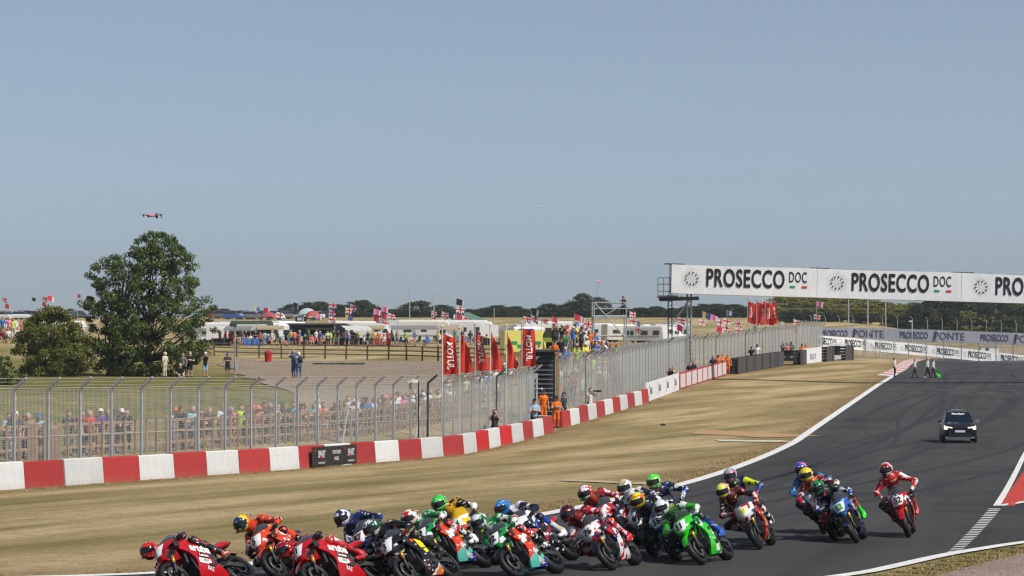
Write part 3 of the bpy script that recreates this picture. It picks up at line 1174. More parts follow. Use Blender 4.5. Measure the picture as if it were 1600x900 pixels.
def prosecco(parent, x0, zc, h, y0, rich=True, ink=M_INK, fn=None):
    """logo + PROSECCO DOC; x0 = left end of the panel, h = banner height"""
    fn = fn or (lambda x, z: (x, y0, z))
    t = MB()
    lettering(t, 'PROSECCO', lambda x, y: fn(x0 + h * 2.56 + x, zc + h * .02 + y), h * .86, .60, h * .020, spacing=1.07)
    t.build('lettering', ink, parent)
    t = MB()
    lettering(t, 'DOC', lambda x, y: fn(x0 + h * 4.40 + x, zc + h * .13 + y), h * .52, .53, h * .004, spacing=1.08)
    t.build('lettering', ink, parent)
    for k, m in ((0, M_GREEN), (1, M_REDINK)):
        t = MB()
        xa = x0 + h * (4.12 + .42 * k)
        za = zc - h * .22
        t.add([fn(xa, za), fn(xa + h * .19, za), fn(xa + h * .19, za + h * .075), fn(xa, za + h * .075)], [(0, 1, 2, 3)])
        t.build('flag_stripe', m, parent)
    t = MB()
    cx, cz = x0 + h * .68, zc

    def dot(r, a, s, el=1.0):
        c = (cx + r * math.cos(a), cz + r * math.sin(a))
        ring = []
        for k in range(6):
            b = k * math.pi / 3
            ex, ez = s * el * math.cos(b), s * math.sin(b)
            ring.append(fn(c[0] + ex * math.cos(a) - ez * math.sin(a), c[1] + ex * math.sin(a) + ez * math.cos(a)))
        t.add(ring, [tuple(range(6))])
    for k in range(10):
        a = k * math.pi / 5
        dot(h * .20, a + .1, h * .026, 1.7)
        dot(h * .115, a + .3, h * .009, 2.0)
        if rich:
            dot(h * .245, a - .14, h * .016)
            dot(h * .265, a + .22, h * .014)
            for j in (0, 1, 2):
                dot(h * (.33 + .025 * (j % 2)), a + j * .21, h * .009)
    for k in range(14):
        dot(h * .06, k * math.pi / 7, h * .008)
    t.build('emblem', ink if rich else pm('ink_mid_grey', (.30, .30, .30), .6), parent)['kind'] = 'stuff'


# --- start gantry
GA, GB = P(1047, 436, 238), P(1600, 452, 241)
dvec = GB - GA
yaw = math.atan2(dvec.y, dvec.x)
slope = math.atan2(dvec.z, math.hypot(dvec.x, dvec.y))
gan = thing('gantry', 'white gantry with PROSECCO DOC lettering spanning the track', 'gantry', GA, yaw)
gan.rotation_euler = (0, -slope, yaw)
GH = 2.42
PW = 12.35
for k in range(4):
    x0 = k * PW
    m = MB()

    def front(s, t, x0=x0):
        wob = .006 * math.sin(s * 21 + x0) * math.sin(t * 3.1) + .010 * math.sin(s * 6.3 + x0 * 2)
        return (x0 + .01 + s * (PW - .02), -.75 + wob, -GH / 2 + t * GH)
    m.grid(front, 30, 6)
    m.add([front(0, 0), front(1, 0), front(1, 1), front(0, 1), (x0 + .01, .75, -GH / 2), (x0 + PW - .01, .75, -GH / 2), (x0 + PW - .01, .75, GH / 2), (x0 + .01, .75, GH / 2)], [(4, 5, 1, 0), (5, 4, 7, 6), (3, 2, 6, 7), (0, 3, 7, 4), (1, 5, 6, 2)])
    m.build('banner_panel', M_VINYL, gan, smooth=False)
    prosecco(gan, x0 + .05, 0.06, GH, -.80)
fr = MB()
for k in range(5):
    fr.box((k * PW + .3, 0, GH / 2 + .05), (1.6, 1.3, .06))
fr.build('top_bracket', M_GALVD, gan)
# access cage and towers on the near side
tw = thing('gantry_tower', 'grey steel lattice tower with caged ladder holding up the white gantry', 'tower')
for i, (u, d) in enumerate(((1047, 238.5), (1077, 238.5))):
    gp = G(u, d)
    top = P(u, 459, d).z - .05
    for sx in (-.16, .16):
        MB().tube([(gp.x + sx, gp.y, gp.z - .3), (gp.x + sx, gp.y, top)], .09 if i else .06, 6).build('leg', M_GALV if i else M_GALVD, tw)
    m = MB()
    z = gp.z
    while z < top - .3:
        m.tube([(gp.x - .16, gp.y, z), (gp.x + .16, gp.y, z + (.0 if i == 0 else .28))], .025, 5)
        z += .34
    m.build('rung', M_GALVD, tw)
a, b = P(1072, 508, 238.5), P(1047, 470, 238.5)
MB().tube([P(1050, 507, 238.5), P(1076, 470, 238.5)], .10, 6).build('brace', M_GALV, tw)
MB().bar(P(1030, 468, 238.5), P(1092, 466, 238.5), .35, .3).build('beam', M_GALVD, tw)
cg = MB()
for u in (1028, 1037, 1047, 1058):
    cg.tube([P(u, 462, 237.5), P(u, 434, 237.5)], .03, 5)
for v in (434, 444, 455, 462):
    cg.tube([P(1028, v, 237.5), P(1058, v + .3, 237.5)], .03, 5)
cg.tube([P(1028, 434, 237.5), P(1028, 434, 239.5), P(1058, 434, 239.5)], .03, 5)
cg.tube([P(1028, 444, 237.5), P(1028, 444, 239.5), P(1058, 444, 239.5)], .03, 5)
cg.bar(P(1027, 464, 238.5), P(1060, 464, 238.5), 2.2, .08)
cg.tube([P(1030, 464, 237.6), P(1030, 469, 237.6), P(1058, 469, 237.6), P(1066, 463, 237.6)], .06, 5)
cg.build('ladder_cage', M_GALVD, tw)

# --- far banner fences across the end of the straight
def banner_fence(name, label, pts, h, sheet_mat, writer, d_post=3.0, post_h=2.6, arms=False):
    """pts: (top pixel u, v, d) along the top edge"""
    r = thing(name, label, 'banner')
    tops = [P(u, v, d) for u, v, d in pts]
    L = [0]
    for a, b in zip(tops[:-1], tops[1:]):
        L.append(L[-1] + (b - a).length)

    def at(x, zoff):
        x = max(0, min(L[-1], x))
        i = max(0, min(len(L) - 2, int(np.searchsorted(L, x)) - 1))
        t = (x - L[i]) / (L[i + 1] - L[i])
        p = tops[i].lerp(tops[i + 1], t)
        return Vector((p.x, p.y, p.z - h / 2 + zoff))

    nrm = Vector((0, -1, 0))

    def fn(x, z):
        return at(x, z) + nrm * .06
    n = max(8, int(L[-1] / 2.5))
    for k in range(n):
        a, b = L[-1] * k / n, L[-1] * (k + 1) / n
        m = MB()
        m.grid(lambda s, t: at(a + (b - a) * s, -h / 2 + h * t) + nrm * (.02 * math.sin(s * 9 + k)), 5, 2)
        m.build('banner_sheet', sheet_mat, r)
        p = at(a, 0)
        g = float(zg(p.x, p.y))
        MB().tube([(p.x, p.y + .06, g - .2), (p.x, p.y + .06, p.z + h / 2 + (post_h if arms else .1))] + ([(p.x - .3, p.y - .2, p.z + h / 2 + post_h + .4)] if arms else []), .05, 5).build('post', M_GALV, r)
    writer(r, fn, L[-1])
    return r


def wr1(r, fn, L):
    for k in range(7):
        x0 = -2.2 + k * 6.35
        prosecco(r, x0 + .4, 0, 1.28, 0, rich=False, fn=fn)


def wr2(r, fn, L):
    ink = pm('ink_dark_blue', (0.045, 0.05, 0.11), .6)
    for k in range(7):
        x0 = k * 13.6 + .5
        t = MB()
        lettering(t, 'PROSECCO', lambda x, y: fn(x0 + 3.6 + x, y), 1.5, .62, .05)
        t.build('lettering', ink, r)
        t = MB()
        lettering(t, 'PONTE', lambda x, y: fn(x0 + 9.6 + x, y), 1.7, .95, .01)
        t.build('lettering', ink, r)
        t = MB()
        t.add([fn(x0 + 6.75, -.8), fn(x0 + 7.2, -.8), fn(x0 + 7.5, .8), fn(x0 + 7.05, .8)], [(0, 1, 2, 3)])
        t.build('divider', ink, r)


b1 = banner_fence('fence_banner', 'long white PROSECCO DOC banner on the wire fence across the end of the straight', [(1278, 524, 326), (1330, 528, 332), (1420, 536, 341), (1520, 546, 350), (1640, 560, 360)], 1.36, M_VINYL, wr1)
b2 = banner_fence('fence_banner', 'far slate blue banner with PONTE lettering below the dark trees', [(1268, 512, 455), (1340, 512, 458), (1450, 515, 460), (1560, 519, 462), (1680, 524, 464)], 2.05, pm('banner_slate_blue', (0.25, 0.265, 0.315), .6, .3, .15, .4), wr2, post_h=1.6, arms=True)
# the wire fence under the white banner
f4 = thing('debris_fence', 'grey wire fence hanging under the long white banner at the end of the straight', 'fence')
fence_run(f4, [(gx(1330, 333), 333), (gx(1420, 337), 337), (gx(1520, 335), 335), (gx(1610, 332), 332)], hs=.72, arms=False)

# ================================================================== bodies: one continuous surface each
def sdf_mesh(name, prims, vox, k, nslots):
    """prims: (a, b, ra, rb, slot) tapered capsules, blended and skinned into one mesh (surface nets)"""
    A = np.array([p[0] for p in prims], float)
    B = np.array([p[1] for p in prims], float)
    RA = np.array([p[2] for p in prims], float)
    RB = np.array([p[3] for p in prims], float)
    lo = np.minimum((A - RA[:, None]).min(0), (B - RB[:, None]).min(0)) - 2.5 * vox
    hi = np.maximum((A + RA[:, None]).max(0), (B + RB[:, None]).max(0)) + 2.5 * vox
    n = np.ceil((hi - lo) / vox).astype(int) + 1
    ax = [lo[i] + vox * np.arange(n[i]) for i in range(3)]
    Pt = np.stack(np.meshgrid(*ax, indexing='ij'), -1)

    def dist(Pq, i):
        ab = B[i] - A[i]
        L2 = float(ab @ ab) + 1e-9
        t = np.clip(((Pq - A[i]) @ ab) / L2, 0, 1)
        return np.linalg.norm(Pq - (A[i] + t[..., None] * ab), axis=-1) - (RA[i] + (RB[i] - RA[i]) * t)
    acc = np.zeros(Pt.shape[:3])
    for i in range(len(prims)):
        acc += np.exp(np.clip(-dist(Pt, i) / k, -40, 40))
    D = -k * np.log(acc + 1e-18)
    ins = D < 0
    c = np.zeros(tuple(np.array(D.shape) - 1), int)
    for dx in (0, 1):
        for dy in (0, 1):
            for dz in (0, 1):
                c += ins[dx:D.shape[0] - 1 + dx, dy:D.shape[1] - 1 + dy, dz:D.shape[2] - 1 + dz]
    act = (c > 0) & (c < 8)
    cells = np.argwhere(act)
    idx = -np.ones(act.shape, int)
    idx[act] = np.arange(len(cells))
    sm = np.zeros((len(cells), 3))
    cnt = np.zeros(len(cells))
    offs = [(x, y, z) for x in (0, 1) for y in (0, 1) for z in (0, 1)]
    for o1 in offs:
        for axn in range(3):
            if o1[axn]:
                continue
            o2 = list(o1)
            o2[axn] = 1
            d1 = D[cells[:, 0] + o1[0], cells[:, 1] + o1[1], cells[:, 2] + o1[2]]
            d2 = D[cells[:, 0] + o2[0], cells[:, 1] + o2[1], cells[:, 2] + o2[2]]
            cr = (d1 < 0) != (d2 < 0)
            t = np.where(cr, d1 / (d1 - d2 + 1e-12), 0)
            pt = np.tile(np.array(o1, float), (len(cells), 1))
            pt[:, axn] += t
            sm[cr] += pt[cr]
            cnt[cr] += 1
    V = lo + vox * (cells + sm / cnt[:, None])
    F = []
    for axn in range(3):
        sl1 = [slice(None)] * 3
        sl2 = [slice(None)] * 3
        sl1[axn] = slice(0, -1)
        sl2[axn] = slice(1, None)
        cr = ins[tuple(sl1)] != ins[tuple(sl2)]
        e = np.argwhere(cr)
        u_, v_ = [(1, 2), (2, 0), (0, 1)][axn]
        e = e[(e[:, u_] > 0) & (e[:, v_] > 0)]
        def cell(du, dv):
            q = e.copy()
            q[:, u_] -= du
            q[:, v_] -= dv
            return idx[q[:, 0], q[:, 1], q[:, 2]]
        quad = np.stack([cell(1, 1), cell(0, 1), cell(0, 0), cell(1, 0)], -1)
        fl = ~ins[e[:, 0], e[:, 1], e[:, 2]]
        quad[fl] = quad[fl][:, ::-1]
        F.append(quad)
    F = np.concatenate(F)
    F = F[(F >= 0).all(1)]
    ctr = V[F].mean(1)
    best = np.full(len(F), 1e9)
    slot = np.zeros(len(F), int)
    for i in range(len(prims)):
        d = dist(ctr, i)
        m = d < best
        best[m] = d[m]
        slot[m] = prims[i][4]
    me = bpy.data.meshes.new(name)
    me.from_pydata(V.tolist(), [], F.tolist())
    for _ in range(nslots):
        me.materials.append(None)
    me.polygons.foreach_set('material_index', slot.astype(np.int32))
    me.polygons.foreach_set('use_smooth', np.ones(len(F), dtype=bool))
    me.update()
    return me


def V3(*a):
    return np.array(a, float)


# ------------------------------------------------------------------ riders
# slots: 0 torso, 1 upper arm, 2 forearm, 3 thigh, 4 shin, 5 boot, 6 knee slider / black, 7 neck
def rider_prims(pel, waist, chest, head, el_l, el_r, kn_l, kn_r, ft_l, ft_r, hb=0.0):
    ha_l, ha_r = V3(.40, .30, .915), V3(.40, -.30, .915)
    pel, waist, chest, head = map(np.array, (pel, waist, chest, head))
    up = head - chest
    up = up / np.linalg.norm(up)
    neck = chest + up * .13
    lat = V3(0, 1, 0) * .98 + V3(0, 0, 1) * hb
    sh_l, sh_r = chest + lat * .185 + V3(0.01, 0, .0), chest - lat * .185 + V3(0.01, 0, .0)
    hip_l, hip_r = pel + V3(0, .105, -.03), pel - V3(0, .105, .03)
    p = [(pel, waist, .150, .140, 0), (waist, chest, .145, .165, 0), (sh_l, sh_r, .088, .088, 0), (hip_l, hip_r, .12, .12, 3),
         (chest + V3(-.10, 0, .02), waist + V3(-.05, 0, .10), .085, .045, 6),          # aero hump
         (chest, neck, .075, .062, 7), (neck, neck + (head - neck) * .5, .062, .060, 7)]
    for sh, el, ha in ((sh_l, el_l, ha_l), (sh_r, el_r, ha_r)):
        el = np.array(el)
        wr = ha + (el - ha) / np.linalg.norm(el - ha) * .10
        p += [(sh, el, .072, .055, 1), (el, wr, .056, .040, 2), (sh, sh + (el - sh) * .25, .082, .074, 1), (el + V3(-.01, 0, 0), el + V3(.02, 0, 0), .05, .045, 6)]
    for hip, kn, ft in ((hip_l, kn_l, ft_l), (hip_r, kn_r, ft_r)):
        kn, ft = np.array(kn), np.array(ft)
        an = ft + V3(-.10, 0, .10)
        p += [(hip, kn, .110, .075, 3), (kn, kn + (an - kn) * .35, .072, .066, 4), (kn + (an - kn) * .35, an, .064, .052, 5),
              (an, ft + V3(-.10, 0, .02), .052, .048, 5), (ft + V3(-.12, 0, .03), ft + V3(.10, 0, .0), .045, .040, 5), (kn + V3(.02, 0, 0), kn + V3(.035, 0, -.02), .066, .05, 6)]
    return p


RIDER_POSES = {
    # low: hanging off with the head beside the screen; mid; high: sitting up, knee just opening
    'low': dict(pel=(-.36, -.20, .90), waist=(-.18, -.27, 1.06), chest=(.08, -.36, 1.20), head=(.36, -.46, 1.31), el_l=(.12, .12, 1.09), el_r=(.22, -.66, .96), kn_l=(.10, .24, .86), kn_r=(.08, -.58, .70), ft_l=(-.30, .25, .42), ft_r=(-.28, -.27, .38), hb=.30),
    'mid': dict(pel=(-.36, -.13, .91), waist=(-.22, -.16, 1.08), chest=(.02, -.20, 1.26), head=(.25, -.26, 1.43), el_l=(.08, .27, 1.07), el_r=(.16, -.52, .98), kn_l=(.08, .24, .86), kn_r=(.10, -.52, .74), ft_l=(-.30, .25, .42), ft_r=(-.28, -.27, .38), hb=.22),
    'high': dict(pel=(-.36, -.05, .91), waist=(-.27, -.06, 1.10), chest=(-.08, -.07, 1.32), head=(.08, -.09, 1.54), el_l=(.08, .44, 1.12), el_r=(.08, -.46, 1.10), kn_l=(.08, .25, .84), kn_r=(.08, -.40, .80), ft_l=(-.30, .25, .42), ft_r=(-.28, -.27, .40), hb=.10),
}
RIDER_ME = {k: sdf_mesh('person', rider_prims(**v), .021, .018, 8) for k, v in RIDER_POSES.items()}


def glove_mesh(sgn):
    """gloved left/right hand closed round a grip lying along y (outer end at +y for the left hand)"""
    pr = []
    pr.append((V3(-.055, 0, .022), V3(-.015, 0, .034), .030, .026, 0))
    pr.append((V3(-.04, .022, .028), V3(-.012, .030, .034), .022, .018, 0))
    pr.append((V3(-.04, -.022, .028), V3(-.012, -.030, .034), .022, .018, 0))
    for i, yy in enumerate((.040, .014, -.013, -.038)):
        ln = (.92, 1.0, .98, .85)[i if sgn < 0 else 3 - i]
        kx = V3(-.008, yy, .036)
        m1 = V3(.034 * ln, yy, .026)
        m2 = V3(.038 * ln, yy, -.012)
        tip = V3(.012, yy, -.028 * ln)
        pr += [(kx, m1, .0115, .0105, 0), (m1, m2, .0105, .0098, 0), (m2, tip, .0098, .0088, 0)]
    tb = -.045 * sgn
    pr += [(V3(-.045, tb * .6, .012), V3(-.018, tb * 1.15, -.012), .0155, .013, 0), (V3(-.018, tb * 1.15, -.012), V3(.012, tb * 1.0, -.022), .013, .0105, 0)]
    pr.append((V3(-.055, 0, .022), V3(-.105, 0, .040), .034, .042, 1))               # gauntlet
    return sdf_mesh('glove', pr, .0085, .004, 2)


GLOVE_ME = {1: glove_mesh(1), -1: glove_mesh(-1)}


# helmet: shell, visor, chin vent, rear spoiler
def helmet_meshes():
    def shell(s, t):
        a = 2 * math.pi * s
        e = math.pi * (t * .97)
        x, y, z = math.cos(a) * math.sin(e), math.sin(a) * math.sin(e), math.cos(e)
        r = .152
        X = r * 1.08 * x
        Y = r * .88 * y
        Z = r * .96 * z
        if z < 0:
            Y *= 1 - .25 * z * z
            if x > 0:
                X *= 1 + .16 * math.sin(min(1, -z * 1.4) * math.pi / 2) * x       # chin bar
            else:
                X *= 1 + .25 * z * 1.0
        if z > .1 and x < 0:
            X *= 1.05
        return (X, Y, Z)
    m = MB().grid(shell, 28, 18, 0, flip=True)
    sh = m.mesh('helmet', 1, True)

    def vis(s, t):
        a = R(-78) + R(156) * s
        e = R(62) + R(42) * t
        pinch = 1 - .22 * abs(2 * s - 1) ** 2
        e = R(83) + (e - R(83)) * pinch
        p = shell((a / (2 * math.pi)) % 1.0, e / math.pi / .97)
        return tuple(c * 1.018 for c in p)
    vi = MB().grid(vis, 18, 6, 0, flip=True).mesh('visor', 1, True)
    sp = MB()
    sp.loft([[(-.10, y, .085 - abs(y) * .25), (-.10, y, .10 - abs(y) * .25), (-.215, y * .8, .062 - abs(y) * .2), (-.205, y * .8, .045 - abs(y) * .2)] for y in (-.09, -.045, 0, .045, .09)])
    spm = sp.mesh('spoiler', 1, True)
    ch = MB()
    ch.box((.172, 0, -.088), (.022, .09, .022))
    chm = ch.mesh('vent', 1)
    return sh, vi, spm, chm


HELMET = helmet_meshes()


def marks(b, col, p, scale, amount, seed, dark=True):
    """scatter of small lettering-sized sponsor marks, hard edged"""
    v = b.n('TexVoronoi')
    v.distance = 'CHEBYCHEV'
    v.inputs['Scale'].default_value = scale
    b.l(b.mapping(p, scale=(.8, .8, 2.4), loc=(seed * 3.1, seed * 1.7, seed * 5.3)), v.inputs['Vector'])
    g = b.n('SeparateColor')
    b.l(v.outputs['Color'], g.inputs[0])
    inside = b.math('LESS_THAN', v.outputs['Distance'], .34)
    on = b.math('MULTIPLY', inside, b.math('LESS_THAN', g.outputs[0], amount))
    fine = b.noise(b.mapping(p, scale=(6, 6, 2)), scale * 1.5, 1, .5)
    on = b.math('MULTIPLY', on, b.math('GREATER_THAN', fine, .44))
    ink = b.ramp(g.outputs[1], [(0, (.78, .77, .75)), (.62, (.02, .02, .022)), (.82, (.70, .08, .05)), (.92, (.75, .60, .06))], 'CONSTANT')
    return b.mix(on, col, ink)


def patch_mat(key, cols, scale=6.0, rough=.42, coat=.0, thr=None, spec=.4, aniso=(1, 1, 1)):
    """painted / stitched colour blocks: hard-edged fields of the given colours"""
    nm = 'paint_' + key
    if nm in MATS:
        return MATS[nm]
    cols = [srgb(c) if isinstance(c, str) else c for c in cols]
    b = NB(nm)
    p = b.mapping(b.tc(), scale=aniso, loc=(hash_f(key) * 7, hash_f(key + 'y') * 5, hash_f(key + 'z') * 3))
    nz = b.noise(p, scale, 1.5, .5, .35)
    if len(cols) == 1:
        c = b.ramp(nz, [(.3, tuple(x * .85 for x in cols[0])), (.7, cols[0])])
    else:
        thr = thr or [.56, .66, .74][:len(cols) - 1]
        c = b.ramp(nz, [(0.0, cols[0])] + [(t, cc) for t, cc in zip(thr, cols[1:])], 'CONSTANT')
    if 'leather' in key:
        c = marks(b, c, b.tc(), 13.0, .22, hash_f(key))
    elif 'helmet' in key:
        c = marks(b, c, b.tc(), 22.0, .22, hash_f(key))
    b.principled(c, rough, spec, coat=coat)
    MATS[nm] = b.m
    return b.m


def hash_f(s):
    h = 0
    for ch in s:
        h = (h * 131 + ord(ch)) % 100003
    return h / 100003.0


def livery_mat(key, stops, ang=35.0, wob=.05, rough=.28, coat=.25, accent=None):
    """bands of bodywork colour along a slanted axis of the bike; stops: (position in metres, colour)"""
    nm = 'livery_' + key
    if nm in MATS:
        return MATS[nm]
    b = NB(nm)
    p = b.tc()
    x, y, z = b.sep(p)
    t = b.math('ADD', b.math('MULTIPLY', x, math.cos(R(ang))), b.math('MULTIPLY', z, math.sin(R(ang))))
    n = b.noise(b.mapping(p, loc=(hash_f(key) * 9, 0, 0)), 5.0, 1.0, .5, .2)
    t = b.math('ADD', t, b.math('MULTIPLY', b.math('SUBTRACT', n, .5), wob * 4))
    t = b.math('MULTIPLY', b.math('ADD', t, .5), .5)        # -0.5..1.5 m -> 0..1
    c = b.ramp(t, [((s + .5) * .5, srgb(cc) if isinstance(cc, str) else cc) for s, cc in stops], 'CONSTANT')
    if accent:
        a = b.noise(b.mapping(p, loc=(3 + hash_f(key) * 5, 2, 1)), 9.0, 1.0, .5, .3)
        c = b.mix(b.ramp(a, [(0.0, 0.0), (.63, 1.0)], 'CONSTANT'), c, srgb(accent))
    if key != 'deep_red':
        c = marks(b, c, p, 11.0, .34, hash_f(key))
    b.principled(c, rough, .45, coat=coat)
    MATS[nm] = b.m
    return b.m


M_TYRE = pm('race_tyre', (0.010, 0.010, 0.011), .55, .35, .3, 8)
M_RIM = pm('wheel_black', (0.02, 0.02, 0.022), .4, .5)
M_DISC = pm('brake_disc_steel', (0.11, 0.105, 0.10), .45, .4, .15, 8, metal=.6)
M_GOLD = pm('fork_gold', (0.60, 0.33, 0.06), .3, .5, .15, 8, metal=.6)
M_ALU = pm('bare_aluminium', (0.20, 0.20, 0.205), .4, .5, .3, 8, metal=.6)
M_CARB = pm('carbon_fibre', (0.025, 0.025, 0.028), .35, .5, .3, 25)
M_ENG = pm('engine_dark', (0.05, 0.05, 0.052), .5, .4, .4, 10, metal=.3)
M_VISOR = pm('visor_smoke', (0.008, 0.009, 0.011), .12, .6, .1)
M_SCREEN = pm('windscreen_smoke', (0.045, 0.050, 0.058), .12, .6, .15, 3)
M_SEATF = pm('seat_foam', (0.02, 0.02, 0.02), .85, .2)


# ------------------------------------------------------------------ motorcycle meshes (x forward, y left, z up; origin on the ground)
ZS = [.15, .20, .30, .40, .50, .62, .72, .82, .90, .97]
WS = [.05, .105, .180, .218, .238, .246, .246, .236, .212, .165]
XF = [.20, .26, .285, .262, .262, .345, .48, .555, .565, .545]
XB = [-.38, -.40, -.27, -.10, -.02, -.04, -.07, -.03, .10, .27]


def side_w(x, z):
    w_ = float(np.interp(z, ZS, WS))
    f = max(0.0, (x - .30) / .27)
    g = max(0.0, (.02 - x) / .42)
    return w_ * (1 - .14 * f * f) * (1 - .22 * g * g)


NZ = [.60, .66, .72, .80, .88, .95, 1.00, 1.06, 1.12, 1.165]
NXF = [.66, .74, .795, .80, .765, .705, .645, .565, .47, .385]
NHW = [.10, .165, .205, .225, .222, .208, .192, .168, .130, .085]


def nose_pt(a, z, off=0.0):
    """front cowl surface, a in -1..1 across"""
    xf, hw = float(np.interp(z, NZ, NXF)), float(np.interp(z, NZ, NHW))
    return (xf - .24 * a * a + off, a * hw * (1 + .02), z)


def make_bike_meshes():
    B = {}
    # wheels
    def tyre(rad, wd, prof_h):
        pr = []
        for k in range(13):
            a = math.pi * k / 12
            pr.append((rad - prof_h + prof_h * math.sin(a) ** .85 if 0 < k < 12 else rad - prof_h, -wd / 2 * math.cos(a)))
        pr = [(rad - prof_h - .012, -wd * .42)] + pr + [(rad - prof_h - .012, wd * .42)]
        return MB().lathe(pr, 36, 'y').mesh('tyre', 1, True)

    def rim(rad, wd):
        m = MB()
        m.lathe([(rad, -wd / 2), (rad - .02, -wd / 2), (rad - .028, 0), (rad - .02, wd / 2), (rad, wd / 2)], 30, 'y')
        m.lathe([(.0, -.045), (.035, -.045), (.035, .045), (.0, .045)], 12, 'y')
        for k in range(7):
            a = 2 * math.pi * k / 7
            m.bar((.03 * math.cos(a), 0, .03 * math.sin(a)), ((rad - .02) * math.cos(a + .12), 0, (rad - .02) * math.sin(a + .12)), .022, .03, up=(0, 1, 0))
        return m.mesh('wheel', 1, False)
    B['tyre_f'], B['rim_f'] = tyre(.300, .125, .062), rim(.232, .09)
    B['tyre_r'], B['rim_r'] = tyre(.325, .195, .085), rim(.232, .15)

    def disc(r):
        return MB().lathe([(r * .62, -.003), (r, -.003), (r, .003), (r * .62, .003), (r * .62, -.003)], 28, 'y').mesh('brake_disc', 1, True)
    B['disc_f'], B['disc_r'] = disc(.165), disc(.11)
    # fork leg, caliper
    B['fork'] = MB().tube([(.725, 0, .30), (.655, 0, .50), (.52, 0, .88)], [.026, .030, .030], 8).mesh('fork_leg', 1, True)
    B['forkg'] = MB().tube([(.648, 0, .52), (.575, 0, .73)], [.034, .034], 8).mesh('fork_tube', 1, True)
    B['caliper'] = MB().box((.62, 0, .36), (.075, .045, .13), rot=(0, .5, 0)).mesh('caliper', 1)
    # front mudguard
    m = MB()
    m.grid(lambda s, t: (.72 + .328 * math.cos(R(22) + R(130) * s), (.078 - .02 * abs(2 * s - 1)) * (2 * t - 1), .30 + (.328 + .028 * (1 - (2 * t - 1) ** 2)) * math.sin(R(22) + R(130) * s)), 12, 8)
    m.grid(lambda s, t: (.72 + .318 * math.cos(R(22) + R(130) * s), (.070 - .02 * abs(2 * s - 1)) * (2 * t - 1), .30 + (.320 + .028 * (1 - (2 * t - 1) ** 2)) * math.sin(R(22) + R(130) * s)), 12, 8, flip=True)
    for sy in (-1, 1):
        m.add([(.66, sy * .075, .58), (.60, sy * .078, .55), (.63, sy * .090, .40), (.68, sy * .088, .40)], [(0, 1, 2, 3)])
    B['fender'] = m.mesh('front_mudguard', 1, True)
    # front cowl + screen
    m = MB().grid(lambda s, t: nose_pt(2 * s - 1, .60 + .37 * t), 14, 10, flip=True)
    # recess under the beak
    m.grid(lambda s, t: (nose_pt(2 * s - 1, .60)[0] * (1 - t) + .48 * t, nose_pt(2 * s - 1, .60)[1], .60 + .04 * t), 10, 2)
    B['nose'] = m.mesh('front_cowl', 1, True)
    B['screen'] = MB().grid(lambda s, t: nose_pt(2 * s - 1, .97 + .195 * t, 0), 12, 6, flip=True).mesh('windscreen', 1, True)
    B['plate'] = MB().grid(lambda s, t: nose_pt((2 * s - 1) * (.60 - .24 * (1 - t) ** 2), .735 + .20 * t, .007), 12, 6, flip=True).mesh('number_plate', 1, True)
    # air intakes
    m = MB()
    sy = 1
    m.add([nose_pt(sy * .50, .645, .012), nose_pt(sy * .92, .665, .012), nose_pt(sy * .92, .715, .012), nose_pt(sy * .60, .70, .012)], [(0, 1, 2, 3)])
    B['intake'] = m.mesh('air_intake', 1)
    # winglets
    m = MB()
    for sy in (1,):
        for zz in (.80, .72):
            m.loft([[(.68, sy * .20, zz), (.52, sy * .22, zz), (.52, sy * .22, zz + .012), (.68, sy * .20, zz + .012)], [(.64, sy * .315, zz - .02), (.53, sy * .315, zz - .02), (.53, sy * .315, zz - .010), (.64, sy * .315, zz - .010)]])
        m.box((.585, sy * .315, .755), (.12, .008, .12))
    B['winglet'] = m.mesh('winglet', 1)
    # side fairings
    for key, sy in (('fair_l', 1), ('fair_r', -1)):
        m = MB()

        def fn(s, t, sy=sy):
            z = .15 + .82 * t
            xf, xb = float(np.interp(z, ZS, XF)), float(np.interp(z, ZS, XB))
            x = xf * (1 - s) + xb * s
            return (x, sy * side_w(x, z), z)
        m.grid(fn, 10, 18, flip=(sy < 0))
        # returned edges give the panel its thickness

        def edge(s, t, sy=sy):
            p = fn(1.0, t)
            return (p[0] + .03 * s, p[1] - sy * .05 * s, p[2])
        m.grid(edge, 1, 18, flip=(sy < 0))

        def edge2(s, t, sy=sy):
            p = fn(0.0, t * .75)
            return (p[0] - .02 * s, p[1] - sy * .06 * s, p[2])
        m.grid(edge2, 1, 14, flip=(sy > 0))
        B[key] = m.mesh('side_fairing', 1, True)
    m = MB()
    for sy in (1,):
        for (x, z, L, h) in ((.06, .60, .16, .030),):
            m.add([(x + L / 2, sy * (side_w(x + L / 2, z) + .004), z + h), (x - L / 2, sy * (side_w(x - L / 2, z) + .004), z + h * 2.4), (x - L / 2 + .02, sy * (side_w(x, z) + .004), z - h * .2), (x + L / 2, sy * (side_w(x + L / 2, z) + .004), z - h)], [(0, 1, 2, 3)])
    B['slot'] = m.mesh('fairing_slot', 1)
    # tank, seat, tail
    def hoop(x, hw, zb, zt, n=10, sh=1.0):
        return [(x, hw * math.cos(math.pi * k / n) * (1 - .12 * math.sin(math.pi * k / n)), zb + (zt - zb) * math.sin(math.pi * k / n) ** .8) for k in range(n + 1)]
    B['tank'] = MB().loft([hoop(.34, .10, .80, .90), hoop(.28, .155, .78, .985), hoop(.15, .185, .78, 1.02), hoop(.0, .185, .78, 1.0), hoop(-.12, .15, .78, .93), hoop(-.20, .105, .78, .845)], closed=True).mesh('tank', 1, True)
    B['seat'] = MB().loft([hoop(-.16, .10, .76, .835, 8), hoop(-.32, .14, .77, .83, 8), hoop(-.50, .14, .79, .86, 8), hoop(-.56, .10, .80, .93, 8)], closed=True).mesh('seat', 1, True)
